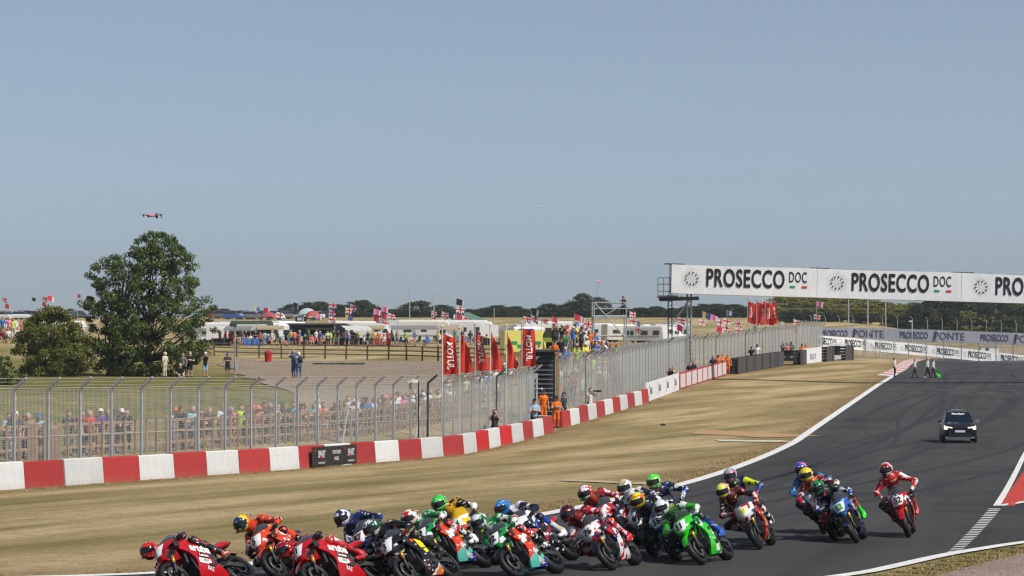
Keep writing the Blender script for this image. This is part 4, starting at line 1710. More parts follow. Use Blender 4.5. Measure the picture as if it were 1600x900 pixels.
    B['tail'] = MB().loft([hoop(-.22, .09, .72, .79, 8), hoop(-.42, .15, .76, .855, 8), hoop(-.60, .145, .82, .955, 8), hoop(-.76, .11, .88, .985, 8), hoop(-.93, .055, .93, .985, 8)], closed=True).mesh('tail_unit', 1, True)
    # engine and frame
    m = MB()
    m.box((.10, 0, .50), (.42, .34, .42))
    m.box((-.16, 0, .46), (.26, .32, .30))
    for sy in (-1, 1):
        m.tube([(.44, sy * .10, .84), (.18, sy * .17, .74), (-.20, sy * .15, .55), (-.24, sy * .14, .36)], [.03, .045, .045, .04], 6)
        m.lathe([(0, -.02), (.10, -.02), (.10, .02), (0, .02)], 14, 'y', 0, (-.06, sy * .19, .40))
    B['engine'] = m.mesh('engine', 1)
    B['radiator'] = MB().box((.40, 0, .58), (.05, .36, .28), rot=(0, -.25, 0)).mesh('radiator', 1)
    m = MB()
    for sy in (-1, 1):
        m.loft([[(-.16, sy * .09, .36), (-.16, sy * .13, .36), (-.16, sy * .13, .46), (-.16, sy * .09, .46)], [(-.45, sy * .12, .34), (-.45, sy * .16, .34), (-.45, sy * .16, .44), (-.45, sy * .12, .44)], [(-.76, sy * .115, .29), (-.76, sy * .145, .29), (-.76, sy * .145, .36), (-.76, sy * .115, .36)]])
    B['swingarm'] = m.mesh('swingarm', 1)
    m = MB()
    m.tube([(.30, -.05, .30), (.05, -.08, .20), (-.25, -.16, .24), (-.40, -.19, .34)], [.03, .035, .035, .04], 8)
    m.tube([(-.38, -.19, .33), (-.46, -.205, .39), (-.74, -.225, .56)], [.045, .062, .055], 10)
    B['exhaust'] = m.mesh('exhaust', 1, True)
    m = MB()
    for sy in (1,):
        m.tube([(.46, sy * .12, .90), (.43, sy * .20, .915), (.385, sy * .355, .905)], [.016, .014, .017], 7)
        m.tube([(.45, sy * .27, .91), (.47, sy * .36, .885)], .006, 5)
        m.tube([(.385, sy * .36, .905), (.47, sy * .40, .90), (.50, sy * .33, .89)], .008, 5)
    B['bars'] = m.mesh('handlebar', 1, True)
    m = MB()
    for sy in (1,):
        m.tube([(-.30, sy * .17, .40), (-.30, sy * .29, .395)], .013, 6)
        m.box((-.33, sy * .18, .44), (.16, .015, .12))
    B['pegs'] = m.mesh('footrest', 1)
    B['hugger'] = MB().grid(lambda s, t: (-.72 + .345 * math.cos(R(40) + R(75) * s), .085 * (2 * t - 1), .325 + (.345 + .02 * (1 - (2 * t - 1) ** 2)) * math.sin(R(40) + R(75) * s)), 8, 6).mesh('rear_mudguard', 1, True)
    B['chain'] = MB().lathe([(.10, -.005), (.115, -.005), (.115, .005), (.10, .005), (.10, -.005)], 22, 'y').mesh('sprocket', 1)
    return B


BM = make_bike_meshes()


def decal_side(parent, text, x0, z0, size, ang, mat, sx=1.0, bold=.004, name='decal'):
    t = MB()
    ca, sa = math.cos(R(ang)), math.sin(R(ang))

    def fn(x, y):
        X = x0 - (x * ca - y * sa)
        Z = z0 + x * sa + y * ca
        return (X, side_w(X, Z) + .010, Z)
    lettering(t, text, fn, size, sx, bold)
    return t.build(name, mat, parent)


def patch_side(parent, pts, mat, name='decal', off=.0035):
    t = MB()
    a, b, c, d = [Vector(p) for p in pts]

    def fn(s, tt):
        p = a.lerp(b, s).lerp(d.lerp(c, s), tt)
        return (p.x, side_w(p.x, p.y) + off, p.y)
    t.grid(fn, 6, 4)
    return t.build(name, mat, parent)


def bike(label, uv, yaw, lean, liv, nose, tank, tail, plate, num, numcol, fender, group=None, screen=None, gold=True, decals=(), low=None, sz=.165, wing=None):
    """uv: photo pixel of the ground under the front tyre"""
    f = UV(*uv)
    hx, hy = -math.sin(R(yaw)), -math.cos(R(yaw))
    c = Vector((f.x - hx * .72, f.y - hy * .72, f.z))
    th = math.atan2(hy, hx)
    r = thing('motorcycle', label, 'motorcycle', (c.x, c.y, c.z + .022 + .075 * (1 - math.cos(R(lean)))))
    r.rotation_euler = (R(lean), 0, th)
    r.scale = (1.07, 1.07, 1.07)
    if group:
        r['group'] = group
    steer = R(-3)
    for nm, x, rr, tk, rk, dk in (('front_wheel', .72, .30, 'tyre_f', 'rim_f', 'disc_f'), ('rear_wheel', -.72, .325, 'tyre_r', 'rim_r', 'disc_r')):
        wl = inst(nm, BM[rk], M_RIM, r, (x, 0, rr), (0, hash_f(label + nm) * 3, 0))
        inst('tyre', BM[tk], M_TYRE, wl)
        if nm == 'front_wheel':
            for sy in (-1, 1):
                inst('brake_disc', BM[dk], M_DISC, wl, (0, sy * .068, 0))
        else:
            inst('brake_disc', BM[dk], M_DISC, wl, (0, -.10, 0))
            inst('sprocket', BM['chain'], M_DISC, wl, (0, .11, 0))
    for sy in (-1, 1):
        fk = inst('fork_leg', BM['fork'], M_ENG, r, (0, sy * .100, 0))
        inst('fork_tube', BM['forkg'], M_GOLD if gold else M_CARB, fk)
        inst('caliper', BM['caliper'], M_ENG, fk)
    inst('front_mudguard', BM['fender'], fender, r)
    nz = inst('front_cowl', BM['nose'], nose, r)
    pl = inst('number_plate', BM['plate'], plate, nz)
    for sy in (1, -1):
        inst('air_intake', BM['intake'], M_CARB, nz, None, None, (1, sy, 1))
        inst('winglet', BM['winglet'], wing or M_CARB, nz, None, None, (1, sy, 1))
        inst('handlebar', BM['bars'], M_CARB, r, None, None, (1, sy, 1))
        inst('footrest', BM['pegs'], M_ALU, r, None, None, (1, sy, 1))
    if num:
        t = MB()
        lettering(t, num, lambda x, y: nose_pt((x) / .21, .845 + y, .024), sz, .95, .006)
        t.build('number', numcol, pl)
    inst('windscreen', BM['screen'], screen or M_SCREEN, r)
    fl = inst('side_fairing', BM['fair_l'], liv, r)
    inst('side_fairing', BM['fair_r'], liv, r)
    inst('fairing_slot', BM['slot'], M_CARB, fl)
    for d in decals:
        if d[0] == 'P':
            patch_side(fl, d[1], d[2])
        else:
            decal_side(fl, *d)
    inst('tank', BM['tank'], tank, r)
    inst('seat', BM['seat'], M_SEATF, r)
    inst('tail_unit', BM['tail'], tail, r)
    inst('engine', BM['engine'], M_ENG, r)
    inst('radiator', BM['radiator'], M_ENG, r)
    inst('swingarm', BM['swingarm'], M_ENG, r)
    inst('exhaust', BM['exhaust'], M_ALU, r)
    inst('rear_mudguard', BM['hugger'], M_CARB, r)
    return r


def rider(b, label, pose, mats, helmet, glove, visor=None, turn=0.0, tilt=None):
    """mats: torso, upper arm, forearm, thigh, shin, boot, knee, neck"""
    ps = RIDER_POSES[pose]
    o = inst('person', RIDER_ME[pose], mats, None, b.location, b.rotation_euler)
    o.scale = b.scale
    tag(o, label, 'person', 'riders on the racing motorcycles')
    hx, hy, hz = ps['head']
    lean = b.rotation_euler[0]
    tl = -lean * .62 if tilt is None else tilt            # head turned level towards the bend
    h = inst('helmet', HELMET[0], helmet, o, (hx, hy, hz), (tl, R(12 if pose != 'high' else 8), R(-14) + turn), 1.10)
    inst('visor', HELMET[1], visor or M_VISOR, h)
    inst('spoiler', HELMET[2], helmet, h)
    inst('vent', HELMET[3], M_CARB, h)
    for sy in (1, -1):
        el = np.array(ps['el_l' if sy > 0 else 'el_r'])
        d = V3(.40, sy * .30, .915) - el
        inst('glove', GLOVE_ME[sy], [glove, glove], o, (.40, sy * .30, .905), (0, math.atan2(-d[2], d[0]) * .5 - .1, math.atan2(d[1], d[0]) * .7))
    return o

# ================================================================== the racing pack
BLK, NVY, WHT, RED, DRD, ORG = '#15151a', '#141c3c', '#d8d8da', '#b51420', '#8a0f1c', '#d8401c'
GRN, LGR, YEL, FYL, BLU, SKY, MINT = '#12833f', '#31c531', '#e8b80a', '#d8e21a', '#1f3f94', '#3d8fd0', '#57b5a2'
GRY, PNK = '#77797f', '#e070a0'


def L(key, *cols, sc=7.0):
    return patch_mat('leather_' + key, cols, sc, .46)


def H(key, *cols, sc=9.0, thr=None):
    return patch_mat('helmet_' + key, cols, sc, .22, .4, thr)


def suit(key, torso, arm, fore, thigh, shin, boot, knee=(BLK,)):
    return [L(key + '_torso', *torso), L(key + '_arm', *arm), L(key + '_forearm', *fore), L(key + '_thigh', *thigh), L(key + '_shin', *shin), L(key + '_boot', *boot), L(key + '_knee', *knee), L('black', BLK)]


def paint(key, *cols, sc=5.0, thr=None):
    return patch_mat('body_' + key, cols, sc, .25, .3, thr)


W_INK = pm('decal_white', (.80, .79, .77), .5, .3, .05)
K_INK = pm('decal_black', (.015, .015, .016), .5, .3, .05)
G_INK = pm('decal_green', srgb('#0f6b34'), .5, .3, .05)
Y_INK = pm('decal_yellow', srgb('#e8d81a'), .5, .3, .05)
PLW = pm('number_plate_white', (.74, .74, .74), .4, .4, .05)
PLY = pm('number_plate_yellow', srgb('#d9c51c'), .4, .4, .05)
SG = dict(M_SCREEN=M_SCREEN)

duc_l = livery_mat('deep_red', [(-.5, RED), (.06, RED), (.78, '#c4161f'), (.98, BLK), (1.02, RED)], 40, .02)
duc_dec = [('aruba', .09, .665, .22, -16, W_INK, .80, .010), ('P', [(.17, .585), (-.02, .53), (-.02, .45), (.20, .51)], K_INK), ('Lenovo', .080, .52, .075, -16, W_INK, .8, .003),
           ('P', [(.20, .495), (-.02, .435), (-.05, .34), (.22, .40)], W_INK), ('SKF', .07, .42, .07, -16, pm('decal_grey', (.35, .35, .37), .5), .9, .002), ('RAZ', .02, .28, .08, -16, W_INK, .9, .002)]
RIDE = []


def pack(*a, **k):
    RIDE.append((a, k))


# 1 leader
b = bike('deep red motorcycle with aruba lettering leading the pack', (289, 926), 42, 46, duc_l, paint('ducnose', RED, DRD, sc=4), paint('ductank', RED, DRD), paint('ductail', RED, DRD), PLW, '1', K_INK, paint('ducfend', RED, WHT, sc=7), decals=duc_dec)
rider(b, 'leading rider in dark red leathers and red helmet, hanging furthest off', 'low', suit('duc1', (DRD, BLK, WHT), (DRD, WHT, BLK), (BLK, DRD), (BLK, DRD, WHT), (BLK, DRD, WHT), (BLK, ORG)), H('duc1', RED, '#d8321c', WHT, thr=[.5, .68]), L('black', BLK), turn=R(20))
# 2 orange-red
b = bike('orange red motorcycle with yellow stickered screen behind the leader', (444, 909), 26, 40, livery_mat('orange_red', [(-.5, BLK), (.25, '#c9341b'), (.6, ORG), (1.05, WHT)], 50, .03, accent='#e6e0da'), paint('or2nose', ORG, WHT, BLK), paint('or2tank', ORG, BLK), paint('or2tail', ORG, BLK), PLW, '5', K_INK, paint('or2fend', BLK, ORG), decals=[('feel', .16, .80, .12, -10, W_INK, 1, .004)])
rider(b, 'rider in orange red leathers with yellow and dark blue helmet', 'mid', suit('or2', (ORG, BLK, WHT), (ORG, BLK, WHT), (ORG, BLK, WHT), (ORG, BLK), (ORG, WHT, BLK), (BLK, ORG)), H('or2', '#2a3a63', '#e8c81a', '#e05a1c', thr=[.47, .62]), L('black', BLK))
# 3 second red twin
b = bike('deep red motorcycle with aruba lettering running second to its twin', (509, 926), 40, 45, duc_l, paint('ducnose', RED, DRD, sc=4), paint('ductank', RED, DRD), paint('ductail', RED, DRD), PLW, '11', K_INK, paint('ducfend', RED, WHT, sc=7), decals=duc_dec)
rider(b, 'rider in crimson leathers and dark red helmet tucked behind the orange rider', 'low', suit('duc3', (RED, BLK, WHT), (RED, WHT, BLK), (BLK, RED), (RED, WHT), (RED, WHT), (RED, BLK), (ORG,)), H('duc3', DRD, RED, BLK, thr=[.5, .66]), L('black', BLK))
# 4 blue 97
yam = livery_mat('race_blue', [(-.5, '#10183a'), (.35, '#1d2c66'), (.75, '#1a2450'), (.95, SKY), (1.06, WHT)], 42, .03, accent='#3a56a8')
b = bike('dark blue motorcycle with number 97 and a sky blue stripe', (603, 905), 22, 36, yam, paint('y97nose', '#1a2450', SKY), paint('y97tank', NVY, BLU), paint('y97tail', NVY, BLU), PLW, '97', pm('decal_maroon', srgb('#4a1630'), .5), paint('y97fend', BLK), gold=False)
rider(b, 'rider in dark blue leathers with white, blue and red helmet', 'mid', suit('y97', (NVY, BLU, WHT), (NVY, WHT, BLU), (NVY, BLU), (NVY, BLU), (BLU, NVY), (NVY, BLK)), H('y97', '#1a2c5c', WHT, RED, thr=[.5, .66]), L('navy', NVY))
# 5 black / orange / yellow
b = bike('black motorcycle with yellow flame and orange belly', (650, 920), 28, 40, livery_mat('black_orange', [(-.5, ORG), (-.02, '#e06a1c'), (.08, WHT), (.12, '#121016'), (.9, '#16121a'), (1.02, WHT)], 60, .05), paint('kt5nose', '#18141c', WHT, ORG), paint('kt5tank', '#16121a', '#3a1020'), paint('kt5tail', '#16121a'), PLW, '3', K_INK, paint('kt5fend', BLK),
         decals=[('P', [(.20, .80), (.05, .79), (.00, .66), (.17, .62)], Y_INK), ('P', [(.16, .62), (.02, .66), (-.03, .52), (.07, .50)], Y_INK), ('P', [(.34, .80), (.24, .81), (.24, .75), (.34, .74)], pm('decal_orange', srgb('#e0561c'), .5))])
rider(b, 'rider in black leathers with dark green and white helmet and orange gloves', 'mid', suit('kt5', (BLK, '#1a1a24', WHT), (BLK, '#4a4632', WHT), (BLK, '#2a1620'), (BLK, '#c8b41a'), (BLK, '#c8b41a'), (BLK,)), H('kt5', '#0e4a36', WHT, BLK, thr=[.5, .64]), L('orangeglove', ORG, BLK))
# 6 and 8 tricolour bikes
tri = livery_mat('tricolour', [(-.5, '#1b2a7c'), (.10, MINT), (.36, '#d23a1e'), (.62, '#c9e0da'), (.70, '#d63a1c'), (1.0, WHT), (1.12, GRN)], 58, .02)
tri_dec = [('P', [(.33, .74), (.16, .72), (.12, .60), (.26, .58)], W_INK), ('P', [(.58, .93), (.40, .965), (.36, .90), (.56, .84)], W_INK), ('RIDE', .02, .36, .11, -40, W_INK, .9, .004), ('VIRUS', -.12, .22, .09, -12, W_INK, .9, .003)]
tn = paint('tri6nose', '#26352e', GRN, WHT, sc=3.5, thr=[.45, .56])
b = bike('red, mint and green motorcycle whose rider wears the yellow topped helmet', (700, 896), 32, 41, tri, tn, paint('tritank', '#c9351c', WHT), paint('tritail', '#c9351c', GRN), PLW, '29', K_INK, paint('trifend', BLK), decals=tri_dec)
rider(b, 'rider in green and white leathers with yellow topped red and white helmet', 'mid', suit('tri6', (GRN, WHT, RED), (GRN, WHT), (WHT, GRN, RED), (RED, GRN, BLK), (RED, WHT), (WHT, BLK)), H('tri6', '#c41c2c', WHT, '#dce620', thr=[.46, .6]), L('greenred', RED, GRN, BLK))
# 7 yellow
b = bike('yellow and white motorcycle between the two tricolour ones', (748, 884), 18, 30, livery_mat('yellow', [(-.5, BLK), (.3, YEL), (.9, WHT), (1.0, YEL)], 60, .04), paint('yl7nose', '#e4e2da', YEL, sc=4), paint('yl7tank', YEL, WHT), paint('yl7tail', YEL, BLK), PLW, '14', G_INK, paint('yl7fend', YEL), screen=pm('windscreen_yellow', srgb('#cfa40c'), .25, .5))
rider(b, 'rider in yellow and black leathers with bright green helmet', 'mid', suit('yl7', ('#c98f0c', BLK, '#e0b820'), (BLK, WHT, YEL), (WHT, YEL, BLK), (BLK, YEL), (BLK, YEL), (BLK,)), H('yl7', '#22c43a', '#7de08a', '#1a9a30', thr=[.52, .64]), L('black', BLK))
# 8 tricolour 92
b = bike('red, mint and green motorcycle with number 92', (815, 906), 30, 40, tri, tn, paint('tritank', '#c9351c', WHT), paint('tritail', '#c9351c', GRN), PLW, '92', K_INK, paint('trifend', BLK), decals=tri_dec)
rider(b, 'rider in green and white leathers with white and dark green helmet', 'mid', suit('tri8', (GRN, WHT, RED), (GRN, WHT, BLK), (WHT, RED, GRN), (RED, GRN), (RED, WHT), (BLK, WHT)), H('tri8', WHT, '#1f6a48', GRY, thr=[.5, .64]), L('greenblack', GRN, BLK))
# 9 white blue red
b = bike('black and white motorcycle with blue and red stripes behind number 92', (840, 884), 32, 36, livery_mat('white_blue_red', [(-.5, '#16161c'), (.42, RED), (.5, '#16161c'), (.7, BLU), (.8, '#d9dade'), (1.02, RED)], 48, .03, accent='#e4e4e8'), paint('bm9nose', WHT, BLU, RED, sc=4), paint('bm9tank', '#1a1a22', BLU), paint('bm9tail', BLK, RED), PLW, '60', K_INK, paint('bm9fend', BLK))
rider(b, 'rider in white and dark leathers with sky blue helmet', 'mid', suit('bm9', (WHT, '#2a2a38', '#6a3a48'), ('#2a2030', WHT), (BLK, NVY), (BLK, NVY, BLU), (BLU, '#3a3a90', WHT), (WHT, '#c8b890')), H('bm9', '#2a7fc8', '#1b62a8', '#e07a3a', thr=[.52, .68]), L('black', BLK))
# 10 number 6
hon = livery_mat('union_white', [(-.5, '#e2e2e6'), (.18, RED), (.26, '#dcdce0'), (.52, '#1c2a5c'), (.62, '#c01828'), (.80, '#20242c'), (.98, WHT)], 44, .05, accent='#c0182a')
b = bike('white, red and blue motorcycle with number 6', (962, 893), 20, 37, hon, paint('h10nose', WHT, '#c0182a', '#1c2a5c', sc=4), paint('h10tank', '#b8b8c0', '#c0182a', '#1c2a5c'), paint('h10tail', RED, WHT), PLW, '76', K_INK, paint('h10fend', BLK), decals=[('P', [(.26, .74), (.10, .72), (.06, .58), (.22, .56)], pm('decal_red', srgb('#c0182a'), .5)), ('8', .16, .65, .17, 0, W_INK, 1, .006)])
rider(b, 'rider in red, white and black leathers with dark red helmet', 'mid', suit('h10', ('#7a1822', BLK, WHT), ('#c0202c', WHT), (WHT, RED, BLK), (RED, WHT, BLK), (RED, WHT), (RED, WHT)), H('h10', '#5a1018', '#1a1a22', '#c8202c', thr=[.48, .58]), L('whiteglove', WHT, GRY))
# 11 behind it
b = bike('red motorcycle with blue and white stripes just behind number 6', (972, 860), 20, 30, livery_mat('red_union', [(-.5, RED), (.55, '#c01a26'), (.70, WHT), (.76, '#1c2f78'), (.88, RED), (1.0, WHT)], 40, .03), paint('h11nose', RED, WHT, '#1c2f78', sc=4), paint('h11tank', RED, '#1c2f78'), paint('h11tail', RED), PLW, '25', K_INK, paint('h11fend', RED))
rider(b, 'rider in red and grey leathers with white, red and green helmet', 'mid', suit('h11', ('#a8402a', '#6a1820', BLK), (RED, WHT, GRY), (RED, WHT), (RED, BLK), (RED, WHT), (RED, BLK)), H('h11', '#c83022', WHT, '#2a9a3a', thr=[.47, .66]), L('black', BLK))
# 12 white gold helmet
b = bike('white and dark blue motorcycle half hidden left of number 55', (1026, 872), 17, 28, livery_mat('white_navy', [(-.5, '#14161c'), (.3, '#1c2436'), (.6, BLU), (.72, RED), (.78, WHT)], 50, .03), paint('w12nose', '#8a8e98', WHT, BLU, sc=4), paint('w12tank', WHT, NVY), paint('w12tail', NVY, WHT), PLW, '60', K_INK, paint('w12fend', BLK))
rider(b, 'rider in white and dark leathers with white and gold helmet', 'high', suit('w12', ('#d0ccd0', '#2a2a38', '#b88a8a'), ('#2a2838', WHT), ('#3a3444', WHT), (BLK, NVY), (BLK, WHT), ('#c89a9a', WHT)), H('w12', WHT, '#c8b070', '#8a8a8a', thr=[.54, .66]), L('black', BLK))
# 14 green helmet behind (before 13, 15)
b = bike('dark blue motorcycle mostly hidden behind the green one', (1068, 862), 14, 25, yam, paint('y97nose', '#1a2450', SKY), paint('y97tank', NVY, BLU), paint('y97tail', NVY, BLU), PLW, '21', K_INK, paint('y97fend', BLK), gold=False)
rider(b, 'rider in navy leathers with lime green helmet sitting tallest', 'high', suit('y14', ('#141c34', BLU, WHT), (NVY, WHT, BLU), (BLU, WHT, BLK), (NVY,), (NVY, BLU), (NVY,)), H('y14', '#3fcf22', '#9ae87a', '#c8c020', thr=[.5, .62]), L('black', BLK))
# 13 number 55
b = bike('blue and white motorcycle with number 55', (1061, 878), 18, 30, yam, paint('y55nose', '#2a3a78', SKY, WHT, sc=4), paint('y97tank', NVY, BLU), paint('y97tail', NVY, BLU), PLW, '55', K_INK, paint('y97fend', BLK), gold=False)
rider(b, 'rider in dark leathers with yellow and orange helmet on number 55', 'mid', suit('y55', ('#16182a', NVY, '#8ac030'), ('#1a1a24', WHT), (NVY, WHT), (NVY, BLU), (NVY, '#9ac81a'), (NVY, BLK)), H('y55', '#dfe018', '#e06a18', '#8ac822', thr=[.5, .63]), L('black', BLK))
# 15 green 31
kaw = livery_mat('race_green', [(-.5, '#1f9a1c'), (.10, '#2ec01e'), (.66, '#35c921'), (.92, '#1c2a70'), (.97, '#35c921')], 50, .04, accent='#2fb81c')
b = bike('bright green motorcycle with number 31', (1102, 884), 24, 35, kaw, paint('k15nose', '#2fc01e', '#1d8a18', sc=4, thr=[.62]), paint('k15tank', '#2fc01e', BLK), paint('k15tail', '#2fc01e', BLK), PLW, '31', K_INK, paint('k15fend', '#2fc01e'), screen=pm('windscreen_dark_green', (.03, .06, .03), .15, .5),
         decals=[('P', [(.42, .80), (.26, .80), (.24, .70), (.40, .69)], W_INK), ('P', [(.22, .84), (.10, .82), (.10, .74), (.22, .75)], pm('decal_blue', srgb('#3a50a8'), .5)), ('P', [(.00, .30), (-.16, .30), (-.24, .19), (-.04, .19)], W_INK), ('ELF', .02, .50, .07, -20, W_INK, 1, .003)])
rider(b, 'rider in green, blue and white leathers with white and black helmet', 'mid', suit('k15', ('#3a6a30', BLK, '#88c020'), ('#35a822', WHT, BLU), ('#45b830', WHT), (BLK, '#2a2a34'), (BLU, BLK), ('#1f56b0',)), H('k15', WHT, BLK, GRY, thr=[.54, .62]), L('whitegreen', WHT, GRN))
# 17 then 16
b = bike('dark blue motorcycle hidden behind number 19', (1183, 850), 13, 22, yam, paint('y97nose', '#1a2450', SKY), paint('y97tank', NVY, BLU), paint('y97tail', NVY, BLU), PLW, '7', K_INK, paint('y97fend', BLK), gold=False)
rider(b, 'rider in navy leathers with fluorescent yellow shoulders and pale grey helmet', 'high', suit('y17', (NVY, BLK, '#c8d81a'), ('#c8d81a', NVY, BLU), (BLU, NVY, WHT), (NVY,), (NVY, WHT), (NVY,)), H('y17', '#9aa0b4', '#c86a7a', '#2a3050', thr=[.5, .6]), L('yellowglove', FYL, BLK))
b = bike('red and white motorcycle with yellow number 19', (1190, 860), 15, 27, livery_mat('red_white', [(-.5, YEL), (.05, '#16161c'), (.22, '#c01c18'), (.74, '#c8241a'), (1.0, WHT)], 62, .03, accent='#e0d8d4'), paint('d16nose', WHT, RED, sc=4), paint('d16tank', RED, WHT), paint('d16tail', RED), PLW, '19', Y_INK, paint('d16fend', BLK), decals=[('P', [(.18, .58), (.04, .56), (.00, .46), (.16, .46)], pm('decal_gold', srgb('#c88a1a'), .5))])
rider(b, 'rider in red and black leathers with pink and yellow helmet', 'mid', suit('d16', ('#5a1418', BLK, YEL), (BLK, RED, WHT), (RED, WHT), (BLK, RED), (WHT, RED, '#98a030'), (WHT, BLK)), H('d16', '#d8e020', PNK, WHT, thr=[.5, .62]), L('redglove', ORG, WHT))
# 19, 18, 20
b = bike('blue motorcycle hidden behind the yellow helmeted rider', (1290, 836), 12, 20, yam, paint('y97nose', '#1a2450', SKY), paint('y97tank', NVY, BLU), paint('y97tail', NVY, BLU), PLW, '4', K_INK, paint('y97fend', BLK), gold=False)
rider(b, 'rider in dark blue leathers with blue and pink helmet', 'high', suit('b19', ('#15233f', BLU), ('#16284c', SKY), ('#1c3a6a', SKY, WHT), (NVY,), (NVY, BLU), (NVY,)), H('b19', '#3048b0', '#c86a98', '#8a8aa0', thr=[.5, .64]), L('black', BLK))
b = bike('dark red motorcycle with number 9 beside the blue number 62', (1306, 846), 13, 24, livery_mat('dark_red', [(-.5, '#16161a'), (.2, '#8a1420'), (.6, '#a01824'), (1.0, WHT)], 50, .03), paint('h18nose', '#8a1020', WHT, NVY, sc=4), paint('h18tank', DRD, WHT), paint('h18tail', DRD), PLW, '9', K_INK, paint('h18fend', DRD))
rider(b, 'rider in maroon leathers with plain yellow helmet', 'high', suit('h18', ('#7a1828', '#c86a20', BLK), ('#6a1424', WHT), (RED, WHT), (BLK, DRD), (DRD, WHT), (BLK, RED)), H('h18', '#e6cf10', '#d8b808'), L('black', BLK))
b = bike('blue and white motorcycle with green number 62', (1341, 850), 13, 28, livery_mat('blue_white_stripes', [(-.5, RED), (.02, '#1a2560'), (.5, '#d0962a'), (.56, '#20306c'), (.72, '#c8ccd8'), (.84, '#2a4a98'), (.92, '#dde0e8'), (1.0, '#2a4a98')], 52, .03), paint('y62nose', '#2c4c9c', SKY, WHT, sc=4), paint('y97tank', NVY, BLU), paint('y62tail', NVY, BLU), PLW, '62', pm('decal_bright_green', srgb('#1a9a3c'), .5), paint('y62fend', BLK, BLU))
rider(b, 'rider in navy leathers with dark green helmet and neon green boots', 'mid', suit('y62', ('#15161c', '#2a2c34', '#c83050'), ('#16203c', WHT, ORG), (BLU, WHT, NVY), (NVY, RED), (NVY, ORG), ('#34d838', '#2ac030')), H('y62', '#12843c', BLK, '#8ad8a0', thr=[.52, .66]), L('blackgreen', BLK, '#2a6a2a'))
# 21 last
b = bike('bright red motorcycle running last on its own', (1421, 841), 11, 17, livery_mat('bright_red', [(-.5, '#b81420'), (.55, '#c41a22'), (.80, WHT), (.86, '#1c2f78'), (.93, RED)], 42, .03, accent='#d8b0a8'), paint('h21nose', RED, WHT, '#22347c', sc=4, thr=[.52, .64]), paint('h21tank', RED), paint('h21tail', RED), PLW, '52', K_INK, paint('h21fend', '#b81420'))
rider(b, 'last rider, in red and white leathers with red, white and black helmet', 'high', suit('h21', ('#b01c20', '#5a1418', '#c88a1a'), (RED, WHT), (WHT, RED), (BLK, RED), (RED, '#d08080'), (RED, '#c86a6a')), H('h21', WHT, '#c8202c', BLK, thr=[.46, .58]), L('black', BLK))

# ================================================================== people
# slots: 0 skin, 1 top, 2 legs (upper), 3 shins, 4 shoes, 5 hair
def person_prims(l_hand, r_hand, l_elb, r_elb, lean=0.0, step=0.0, sit=False, turn=0.0, spread=.11):
    c, s = math.cos(lean), math.sin(lean)

    def up(x, y, z, base=.95):                       # upper body leaned about the hip
        dz = z - base
        return V3(x * c + dz * s, y, base + dz * c - x * s)
    hip = .95 if not sit else .50
    off = hip - .95

    def U(x, y, z):
        p = up(x, y, z)
        p[2] += off
        return p
    pr = [(U(0, 0, .93), U(0, 0, 1.10), .145, .138, 1), (U(0, 0, 1.10), U(0, 0, 1.30), .138, .150, 1), (U(0, .17, 1.42), U(0, -.17, 1.42), .078, .078, 1), (U(-.0, .06, 1.33), U(0, -.06, 1.33), .14, .14, 1),
          (U(0, 0, 1.42), U(.015, 0, 1.54), .062, .056, 0), (U(.02, 0, 1.60), U(.025, 0, 1.675), .082, .098, 0), (U(.05, 0, 1.585), U(.075, 0, 1.575), .052, .038, 0),
          (U(.115, 0, 1.645), U(.130, 0, 1.615), .014, .018, 0), (U(.03, .095, 1.635), U(.03, .10, 1.61), .020, .016, 0), (U(.03, -.095, 1.635), U(.03, -.10, 1.61), .020, .016, 0),
          (U(-.02, 0, 1.68), U(.02, 0, 1.72), .095, .085, 5), (U(-.05, 0, 1.63), U(-.04, 0, 1.68), .085, .09, 5)]
    for sy, h, e in ((1, l_hand, l_elb), (-1, r_hand, r_elb)):
        sh = U(0, sy * .185, 1.42)
        e, h = V3(*e), V3(*h)
        e[2] += off
        h[2] += off
        mid = sh + (e - sh) * .62
        d = (h - e) / np.linalg.norm(h - e)
        pr += [(sh, mid, .060, .054, 1), (mid, e, .043, .038, 0), (e, h, .038, .028, 0), (h, h + d * .085, .032, .022, 0), (h + V3(0, -sy * .01, 0), h + d * .05 + V3(0, -sy * .045, .02), .015, .012, 0)]
    for sy in (1, -1):
        hp = V3(-.01, sy * .095, hip - .03)
        if sit:
            kn = V3(.42, sy * .14, .50)
            an = V3(.45, sy * .14, .10)
        else:
            kn = V3(.03 + sy * step * .5, sy * spread, .49)
            an = V3(-.02 + sy * step, sy * (spread + .005), .09)
        pr += [(hp, hp + (kn - hp) * .85, .098, .070, 2), (hp + (kn - hp) * .85, kn, .064, .058, 3), (kn, an, .058, .040, 3), (an + V3(-.04, 0, -.045), an + V3(.15, 0, -.055), .042, .034, 4), (an, an + V3(0, 0, -.03), .045, .045, 4)]
    return pr


